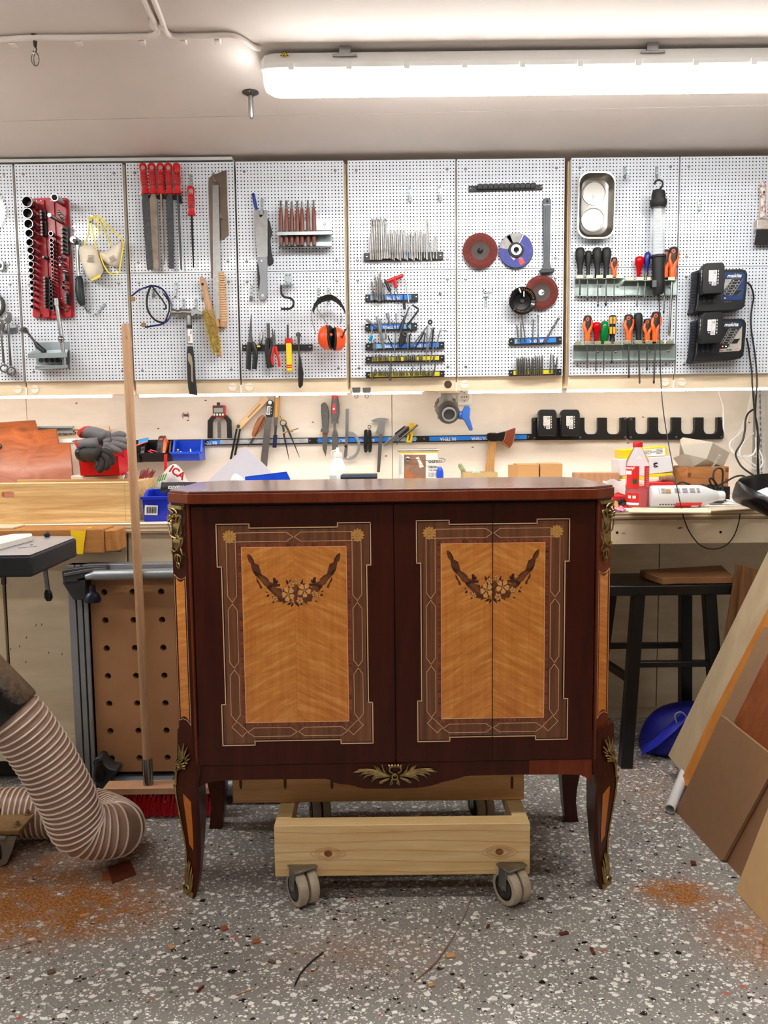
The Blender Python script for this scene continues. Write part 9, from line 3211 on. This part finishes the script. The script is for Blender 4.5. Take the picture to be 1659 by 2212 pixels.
# black rubber collar where the hose leaves the frame
p0, d0 = path[0], (path[1]-path[0]).normalized()
cu = MB()
pa_ = p0+d0*.075
t = NT('dusty_rubber')
geo = t.n('ShaderNodeNewGeometry')
sp_ = t.n('ShaderNodeSeparateXYZ')
t.l(geo.outputs['Normal'],sp_.inputs[0])
nz = t.noise(t.coord(),60,4,.7)
m_ = t.math('MULTIPLY',t.math('SUBTRACT',t.math('ADD',sp_.outputs[2],t.math('MULTIPLY',nz.outputs[0],.5)),.55,True),2.2,True)
t.set(col=t.mix(m_,lin((18,17,17)),lin((150,118,84))),rough=t.mix(m_,(.25,.25,.25),(.9,.9,.9)))
t.bump(t.noise(t.coord(),26,3).outputs[0],.5,.006)
cu.tube([p0-d0*.25,p0-d0*.1,pa_-d0*.01,pa_],[.083,.083,.081,.078],32)
obj('rubber_collar',cu,t.m,R)
# --- machine table at the left edge
pm_ = Plane(2.05)
ztb = W(40,1180,2.05).z
R = thing('machine_table','dark cast iron machine table with slanted corner at left','machine table',(-1.2,2.1,ztb-.1))
M_cast = mat('dark_cast_iron',(36,37,40),.55,.2,.2,30,.1,150)
M_castt = mat('machined_top',(150,148,150),.35,.4,.08,8)
p1_, p2_, p3_ = F(67,1200,ztb), F(164,1162,ztb), F(-20,1160,ztb)
tp = [V3((-2.0,p1_.y,ztb)),p1_,p2_,F(158,1159,ztb),F(-20,1159.5,ztb),V3((-2.0,p2_.y,ztb))]
dz = W(67,1247,p1_.y).z-ztb
bx_ = MB().prism([v+V3((0,0,dz))for v in tp],(0,0,-dz-.001))
obj('casting',bx_,M_cast,R,bev=.006,seg=3)
ce = sum(tp,V3())/6
obj('machined_surface',MB().prism([v+(ce-v)*.008 for v in tp],(0,0,.0012)),M_castt,R)
b = MB()
a_, e_ = F(38,1184,ztb+.0014), F(80,1180,ztb+.0014)
b.bar(a_,e_,.004,.0006,up=(0,0,1))
b.bar(F(66,1178,ztb+.0014),F(70,1176,ztb+.0014),.004,.0006)
obj('surface_slot',b,M_dark,R)
b = MB()
lv0, lv1 = W(97,1228,2.12), W(104,1282,2.12)
b.tube([lv0,lv1],.0065,10)
o = obj('lever',b,M_steel,R)
obj('lever_knob',MB().tube([lv1+V3((-.001,0,.012)),lv1,lv1+V3((.001,0,-.012)),lv1+V3((.001,0,-.02))],[.006,.0105,.0105,.006],14),M_blk,o)
obj('lever_screw',MB().ball(F(92,1164,ztb)+V3((0,.03,.008)),.009,10,6),M_blk,R)
obj('rear_bracket',MB().tube([W(8,1240,2.12),W(8,1262,2.12)],.007,8),M_dsteel,R)
b = MB().prism([F(-60,1190,ztb+.016),F(4,1174,ztb+.016),F(70,1157,ztb+.016),F(68,1152,ztb+.016),F(30,1153,ztb+.016),F(-60,1168,ztb+.016)],(0,0,-.0145))
one('white_board','white laminated strip lying on the machine table','board',b,mat('white_laminate',(222,216,206),.5,0,.03),bev=.001)
# machine foot: dusty base plate with bolts and a caster
zbp = .112
R = thing('machine_stand','dusty machine base plate with bolts over a caster at left','machine base',F(20,1860,0))
q1, q2, q3, q4 = F(79,1753,zbp), F(40,1795,zbp), F(-120,1795,zbp), F(-120,1753,zbp)
M_dusty = mat('dusty_plate',(128,96,58),.85,0,.2,40,.2,200)
bp = obj('base_plate',MB().prism([q1,q2,q3,q4],(0,0,-.012)),M_dusty,R,bev=.002)
for px, py in((61,1758),(38,1783),(0,1757)):
 c = F(px,py,zbp)
 b = MB().lathe(c,(0,0,1),[(.012,.0003),(.012,.002)],18)
 b.lathe(c,(0,0,1),[(.007,.002),(.007,.008)],6)
 b.lathe(c,(0,0,1),[(.004,.008),(.004,.015)],10)
 obj('bolt',b,mat('dusty_bolt',(140,116,84),.5,.6),bp)
b = MB()
cf = F(4,1880,0)
cf = V3((cf.x,cf.y+.03,0))
obj('caster_wheel',MB().lathe(V3((cf.x-.045,cf.y+.02,.045)),(1,.2,0),[(.03,0),(.044,.002),(.045,.008),(.045,.024),(.044,.03),(.03,.032)],28),M_rubber,R)
pf_ = Plane(cf.y-.012)
b = MB()
pf_.plate(b,[(-60,1808),(36,1806),(26,1838),(14,1866),(2,1872),(-60,1872)],0,.004)
b.obox((cf.x-.03,cf.y+.01,.095),(.09,.09,.006))
obj('caster_fork',b,mat('grey_fork',(136,130,118),.5,.5,.15,30),R,bev=.001)
# --- right: stool, boards, bag
ps = Plane(2.84)
R = thing('stool','black painted wooden work stool under the right bench','stool',F(1420,1680,0))
M_bl = mat('black_gloss_paint',(7,7,7),.34,0,.3,14,.1,40)
zs_ = W(1430,1264,2.80).z
sx0, sx1 = wx(1296,1275,2.80), wx(1590,1270,2.80)
obj('seat',MB().box((sx0,2.80,W(1430,1287,2.80).z),(sx1,3.05,zs_)),M_bl,R,bev=.006)
def leg(p,q,w=.044):
 obj('leg',MB().bar(p,q,w,w,up=(0,1,0),w2=w*.95,h2=w*.95),M_bl,R,bev=.003)
zl = W(1430,1287,2.80).z
lf0, lf1 = F(1350,1672,0), W(1379,1290,2.83)
lf0 = V3((wx(1350,1668,2.815),2.815,.001))
leg(lf0,V3((lf1.x,2.835,zl+.001)))
rf1 = V3((wx(1532,1290,2.83),2.835,zl+.001))
rf0 = V3((rf1.x+.05,2.815,.001))
leg(rf0,rf1)
lb0, lb1 = V3((lf0.x-.05,3.10,.001)), V3((lf1.x-.03,3.06,zl+.001))
leg(lb0,lb1)
rbk1 = V3((rf1.x+.0,3.06,zl+.001))
leg(V3((rbk1.x+.03,3.10,.001)),rbk1)
m_ = lambda a, c, z:a+(c-a)*((z-a.z)/(c.z-a.z))
zst = W(1440,1431,2.84).z
obj('stretcher',MB().bar(m_(lf0,lf1,zst),m_(rf0,rf1,zst),.03,.02),M_bl,R,bev=.002)
zst2 = zst-.05
obj('stretcher',MB().bar(m_(lf0,lf1,zst2-.01),m_(lb0,lb1,zst2-.01),.02,.03),M_bl,R,bev=.002)
obj('stretcher',MB().bar(m_(lb0,lb1,zst),m_(V3((rbk1.x+.03,3.10,.001)),rbk1,zst),.03,.02),M_bl,R,bev=.002)
b = MB()
zb0 = zs_+.001
pts_ = [F(1388,1231,zb0+.04),F(1660,1220,zb0+.04),F(1650,1258,zb0+.018),F(1500,1259,zb0+.018),F(1450,1255,zb0+.018),F(1405,1240,zb0+.03)]
pts_ = [V3((wx(1388,1230,2.95),2.98,zb0)),V3((wx(1405,1243,2.88),2.88,zb0)),V3((wx(1432,1254,2.80),2.80,zb0)),V3((wx(1462,1262,2.815),2.815,zb0)),V3((wx(1495,1264,2.812),2.812,zb0)),V3((wx(1585,1260,2.812),2.812,zb0)),V3((wx(1585,1240,2.95),3.06,zb0))]
one('curved_board','brown board with rounded corner lying on the black stool','board',MB().prism(pts_,(0,0,.024)),mat('brown_ply',(150,104,66),.5,0,.1,20),bev=.002)
# tall walnut offcut
M_waln = wood('walnut_offcut',(104,66,36),(158,110,66),(16,16,.7),3,.5,.5,.3)
pwn = Plane(2.66)
def slat(pts,Y0,Y1,y0,y1,m,label,t_=.018,cat='board',name='offcut_board',grp=None):
 fr = [W(px,py,Y0+(Y1-Y0)*(py-y0)/(y1-y0))for px,py in pts]
 nrm = (fr[1]-fr[0]).cross(fr[-1]-fr[0]).normalized()
 if nrm.y<0:nrm = -nrm
 return one(name,label,cat,MB().prism(fr,nrm*t_),m,grp,bev=.0008)
slat([(1592,1219),(1604,1222),(1582,1420),(1560,1660),(1540,1660),(1568,1370)],2.785,2.76,1219,1600,M_waln,'narrow walnut offcut standing left of the wider walnut offcut',.012)
slat([(1606,1221),(1640,1232),(1625,1420),(1590,1660),(1562,1660),(1583,1420)],2.765,2.74,1219,1600,M_waln,'wider walnut offcut standing behind the pale plywood sheet',.012)
# leaning sheets at the right; each lies on its own leaning plane
def sheet(pts,A,B_,Cc,m,label,t_,name='sheet_board',cat='sheet'):
 """pts in picture; A, B_, Cc three points in the room give the plane it leans in."""
 n = (B_-A).cross(Cc-A).normalized()
 fr = []
 for px, py in pts:
  d = ray(px,py)
  fr.append(CAM+d*((A-CAM).dot(n)/d.dot(n)))
 if n.dot(CAM-A)<0:n = -n
 R = thing(name,label,cat,min(fr,key=lambda v:v.z))
 obj('board',MB().prism(fr,-n*t_),m,R,bev=.0008,seg=1)
 return R, fr, n
M_sheetp = wood('pale_ply_sheet',(176,152,118),(200,178,146),(4,4,1),2,.6,1.5,.1)
M_mdfa = mat('mdf_brown',(150,112,80),.6,0,.06,30,.06,260)
M_mdfb = mat('mdf_brown_dark',(140,102,72),.6,0,.06,30,.06,260)
M_teak = wood('orange_teak',(128,66,34),(166,96,54),(10,10,.6),3,.5,.6,.25)
M_orng = wood('orange_edge',(190,116,46),(214,140,66),(10,10,.8),3,.5,.6,.15)
M_palem = mat('pale_hardboard',(206,168,120),.6,0,.05,24,.06,200)
def fl(px,py,z=.001):return F(px,py,z)
def base_plane(a,e,off,run,lean_):
 """Plane whose foot line runs through floor points a and e, leaning back towards +x by lean_."""
 A, B2 = fl(*a)+V3((off,0,0)), fl(*e)+V3((off,0,0))
 d = (B2-A).normalized()
 side = V3((d.y,-d.x,0))
 if side.x<0:side = -side
 return A, B2, A+side*lean_+V3((0,0,1))
 # nearest (lowest in the picture) to farthest: pale hardboard, two MDF boards, teak sheet, pale plywood
foot = ((1459,1752),(1565,1861))
A, B2, C2 = base_plane((1459,1752),(1590,1895),0,0,.36)
def L(off):
 s = V3((1,0,0))*off
 return A+s, B2+s, C2+s
sheet([(1588,1924),(1659,2005),(1850,2220),(1900,1500),(1700,1640)],*L(-.035),M_palem,'pale hardboard sheet nearest the camera at the right edge',.004,name='hardboard_sheet')
R_, fr, nn = sheet([(1459,1752),(1545,1855),(1552,1860),(1562,1858),(1680,1640),(1660,1625),(1558,1544)],*L(.0),M_mdfa,'brown MDF board with pale top edge leaning in front',.011,name='mdf_board')
q = [fr[6],fr[5]]
obj('top_edge',MB().prism([q[0]+nn*.0006,q[1]+nn*.0006,q[1]+nn*.0006-V3((0,0,.006)),q[0]+nn*.0006-V3((0,0,.004))],-nn*.0005),mat('pale_edge',(232,206,170),.6),R_)
sheet([(1564,1862),(1600,1904),(1660,1800),(1720,1700),(1720,1560),(1700,1570)],*L(.014),M_mdfb,'second brown MDF board behind the front one, cut by the right edge',.012,name='mdf_board')
sheet([(1585,1560),(1660,1640),(1700,1660),(1740,1400),(1720,1330),(1659,1410)],*L(.030),M_teak,'orange-brown teak veneered sheet behind the MDF',.006,name='teak_sheet')
sheet([(1486,1700),(1520,1740),(1600,1640),(1720,1400),(1720,1300),(1659,1356),(1650,1352),(1548,1562)],*L(.039),mat('mdf_grey_brown',(156,122,92),.6,0,.06,30),'grey-brown MDF strip between orange edge and teak sheet',.009,name='mdf_strip')
sheet([(1471,1684),(1480,1698),(1520,1700),(1659,1440),(1720,1330),(1720,1220),(1659,1312),(1529,1560)],*L(.051),M_orng,'narrow orange-edged board behind the MDF boards',.010,name='edged_board')
sheet([(1443,1632),(1474,1670),(1520,1690),(1700,1330),(1700,1128),(1659,1190)],*L(.064),M_sheetp,'pale birch plywood sheet rising to the bench edge',.012,name='plywood_board')
b = MB()
e0, e1 = F(1447,1748,.018), W(1478,1672,2.62)
ax = (e1-e0).normalized()
b.ring(e0,ax,.0165,.0135,.45,20)
one('white_pipe','white plastic pipe end sticking out under the sheets','pipe',b,mat('white_pvc',(214,212,210),.35,0,.04))
# blue bag under the bench
M_bb = mat('blue_bag',(22,26,150),.5,0,.2,14,.4,20)
pbb = Plane(2.98)
R = thing('blue_bag','crumpled blue bag on the floor beneath the right bench','bag',F(1440,1640,0))
b = MB()
secs = []
for x, ht, dp in((1381,18,.03),(1384,45,.06),(1400,78,.10),(1430,104,.12),(1470,112,.13),(1510,116,.12),(1545,100,.06)):
 base = pbb(x,1634)
 h_ = pbb.s_(ht)
 secs.append([V3((base.x,2.98-dp*q,.002+h_*r_))for q,r_ in((-.6,0),(-.5,.6),(-.15,1.0),(.1,.9),(.35,.95),(.8,.5),(1,.12),(.9,0))])
obj('bag',MB().loft(secs),M_bb,R,sub=1,sharp=180)
b = MB()
rows = [[W(1386,1632,2.87),W(1420,1612,2.85),W(1460,1578,2.85),W(1495,1540,2.86)],[W(1388,1612,2.90),W(1415,1596,2.87),W(1450,1562,2.87),W(1490,1528,2.88)]]
b.grid(rows,thick=(0,.004,0))
obj('flap',b,mat('bright_blue_bag',(36,44,190),.5),R,sharp=60)
obj('handle',MB().tube(sm([pbb(1462,1562,.14),pbb(1458,1545,.14),pbb(1470,1538,.14),pbb(1482,1548,.14),pbb(1480,1566,.14)],5),.0025,6),mat('pale_string',(150,150,160),.6),R)
# --- ceiling details
M_cond = mat('white_conduit',(224,214,206),.5,0,.03)
def cond(pts,r,label,name='ceiling_conduit'):
 P = [F(x,y,CEIL-r-.001)for x,y in pts]
 R = thing(name,label,'conduit',P[0])
 obj('pipe',MB().tube(sm(P,6),r,10),M_cond,R)
 return R
R = cond([(-40,89),(60,82),(170,81),(300,79),(322,78),(337,73),(342,60),(334,46),(322,22),(310,-6),(300,-30)],.0075,'white ceiling conduit turning left towards the hook')
for x, y in((28,84),(170,81),(307,80),(331,46)):
 c = F(x,y,CEIL)
 obj('pipe_clip',MB().box((c.x-.008,c.y-.011,CEIL-.018),(c.x+.008,c.y+.011,CEIL-.0004)),M_cond,R,bev=.002)
R = cond([(320,-30),(330,-6),(341,22),(350,46),(354,60),(364,74),(385,79),(430,78),(495,77),(520,84),(545,100),(562,106)],.0075,'white ceiling conduit feeding the ceiling light')
for x, y in((350,46),(396,79),(470,78)):
 c = F(x,y,CEIL)
 obj('pipe_clip',MB().box((c.x-.008,c.y-.011,CEIL-.018),(c.x+.008,c.y+.011,CEIL-.0004)),M_cond,R,bev=.002)
c = F(75,76,CEIL)
R = thing('ceiling_hook','dark hook with a hanging key ring under the ceiling at left','hook',c+V3((0,0,-.06)))
b = MB().lathe(c,(0,0,-1),[(.011,.0004),(.010,.006),(.006,.012),(.0045,.026),(.004,.03)],12)
hk = c+V3((0,0,-.03))
b.tube([hk,hk+V3((.003,0,-.006)),hk+V3((.001,0,-.013)),hk+V3((-.004,0,-.015)),hk+V3((-.006,0,-.010))],.0018,7)
obj('hook',b,mat('dark_iron',(52,44,38),.5,.5),R)
b = MB()
for k, (dx,tl)in enum(((0,.15),(.003,-.5))):
 cc = hk+V3((dx-.002,0,-.032))
 b.tube([cc+V3((.010*cos(a)*cos(tl),.010*cos(a)*sin(tl),.017*sin(a)))for a in[j*pi/10 for j in range(20)]],.0014,6,closed=True)
obj('ring',b,M_chrome,R)
c = F(541,199,CEIL)
R = thing('ceiling_spigot','steel threaded spigot with flange hanging from the ceiling','spigot',c+V3((0,0,-.09)))
b = MB().lathe(c,(0,0,-1),[(.026,.0004),(.026,.003),(.017,.006),(.012,.011),(.009,.012)],24)
obj('flange',b,M_dsteel,R)
zl_ = W(543,256,c.y).z
obj('rod',MB().tube([c+V3((0,0,-.012)),V3((c.x,c.y,zl_+.006)),V3((c.x,c.y,zl_))],[.0075,.0075,.005],14),M_steel,R)
b = MB()
for k in range(3):
 a = k*2.1+.5
 b.lathe(c+V3((.019*cos(a),.019*sin(a),-.004)),(0,0,-1),[(.003,0),(.002,.002)],8)
obj('screw',b,M_chrome,R)
# --- litter on the floor
def chip(px,py,w,h,a,m,label,t_=.004,name='wood_chip',grp=None):
 p = F(px,py,0)
 b = MB().obox((p.x,p.y,t_/2+.0004),(w,h,t_),Matrix.Rotation(a,3,'Z'))
 one(name,label,'wood chip',b,m,grp,bev=.0004)
M_mchip = mat('mahogany_chip',(96,42,24),.5,0,.15)
M_rchip = mat('reddish_chip',(150,78,46),.6,0,.15)
M_tchip = mat('tan_chip',(196,146,96),.6,0,.12)
p = F(262,1880,0)
pts_ = [F(233,1872,.004),F(281,1857,.012),F(294,1887,.004),F(242,1907,.004)]
one('veneer_offcut','dark red veneer offcut by the hose bend','offcut',MB().prism(pts_,(0,0,-.003)),M_mchip)
pts_ = [F(221,1884,.003),F(234,1881,.003),F(237,1898,.003),F(222,1901,.003)]
one('veneer_offcut','small tan offcut tucked under the hose bend','offcut',MB().prism(pts_,(0,0,-.0025)),M_rchip)
chip(484,2007,.016,.016,.7,M_rchip,'brick-red wood cube chip, upper of two near the centre left')
chip(553,2035,.015,.014,.2,mat('orange_chip',(170,84,44),.6),'orange-red wood chip, lower of two near the centre left')
chip(369,2047,.018,.010,-.9,M_tchip,'tan wood chip left of the two red chips')
chip(183,1979,.024,.010,.4,M_tchip,'tan splinter in the sawdust at left')
chip(433,2138,.005,.022,-.5,M_mchip,'thin brown sliver near the bottom left of centre')
chip(1218,2018,.022,.010,.3,M_mchip,'dark wood chip right of the right caster')
chip(1280,2056,.007,.024,.05,M_mchip,'upright red-brown sliver at lower right')
chip(1054,2003,.006,.014,-.5,M_mchip,'small brown sliver below the right caster')
chip(1498,1867,.013,.018,-.2,M_mchip,'dark red chip in front of the leaning boards',.006)
chip(973,2066,.022,.015,.1,M_tchip,'tan curled chip at the end of the long twig')
chip(932,2130,.012,.010,.3,M_tchip,'small tan crumb below the curled chip')
chip(999,2132,.004,.014,.2,mat('grey_brown_chip',(110,84,62),.7),'grey-brown crumb at bottom centre')
chip(111,2101,.018,.013,.5,mat('grey_brown_chip',(110,84,62)),'grey-brown crumb at bottom left')
chip(587,2079,.018,.008,-.4,mat('grey_brown_chip',(110,84,62)),'brown crumb left of the black curved wire')
b = MB().tube(sm([F(x,y,.002)for x,y in((698,2057),(668,2082),(648,2105),(636,2131))],6),[.0022]*12+[.0018]*5+[.001]*2,6)
one('black_wire','short curved black wire on the floor','wire',b,M_blk)
b = MB().tube(sm([F(x,y,.002)for x,y in((1025,1912),(1018,1940),(1000,1985),(975,2030),(940,2080),(895,2120))],6),[.0009]*20+[.0016]*11,6)
one('long_twig','long thin wood shaving curving over the floor','shaving',b,mat('twig',(140,104,72),.7))
b = MB().tube(sm([F(x,y,.0015)for x,y in((0,2053),(30,2046),(68,2036))],4),.0012,5)
one('thin_sliver','thin dark sliver on the floor at the left edge','shaving',b,mat('twig',(140,104,72)))
b = MB().tube(sm([F(x,y,.0015)for x,y in((508,2149),(530,2142),(552,2134))],4),.0012,5)
one('pale_splinter','pale straight splinter at bottom centre left','shaving',b,M_tchip)
b = MB().prism([F(1262,1700,.002),F(1284,1690,.004),F(1302,1701,.002),F(1290,1712,.002)],(0,0,-.0015))
one('paper_scrap','pale paper scrap behind the right front leg','paper',b,mat('scrap_paper',(196,188,176),.7))
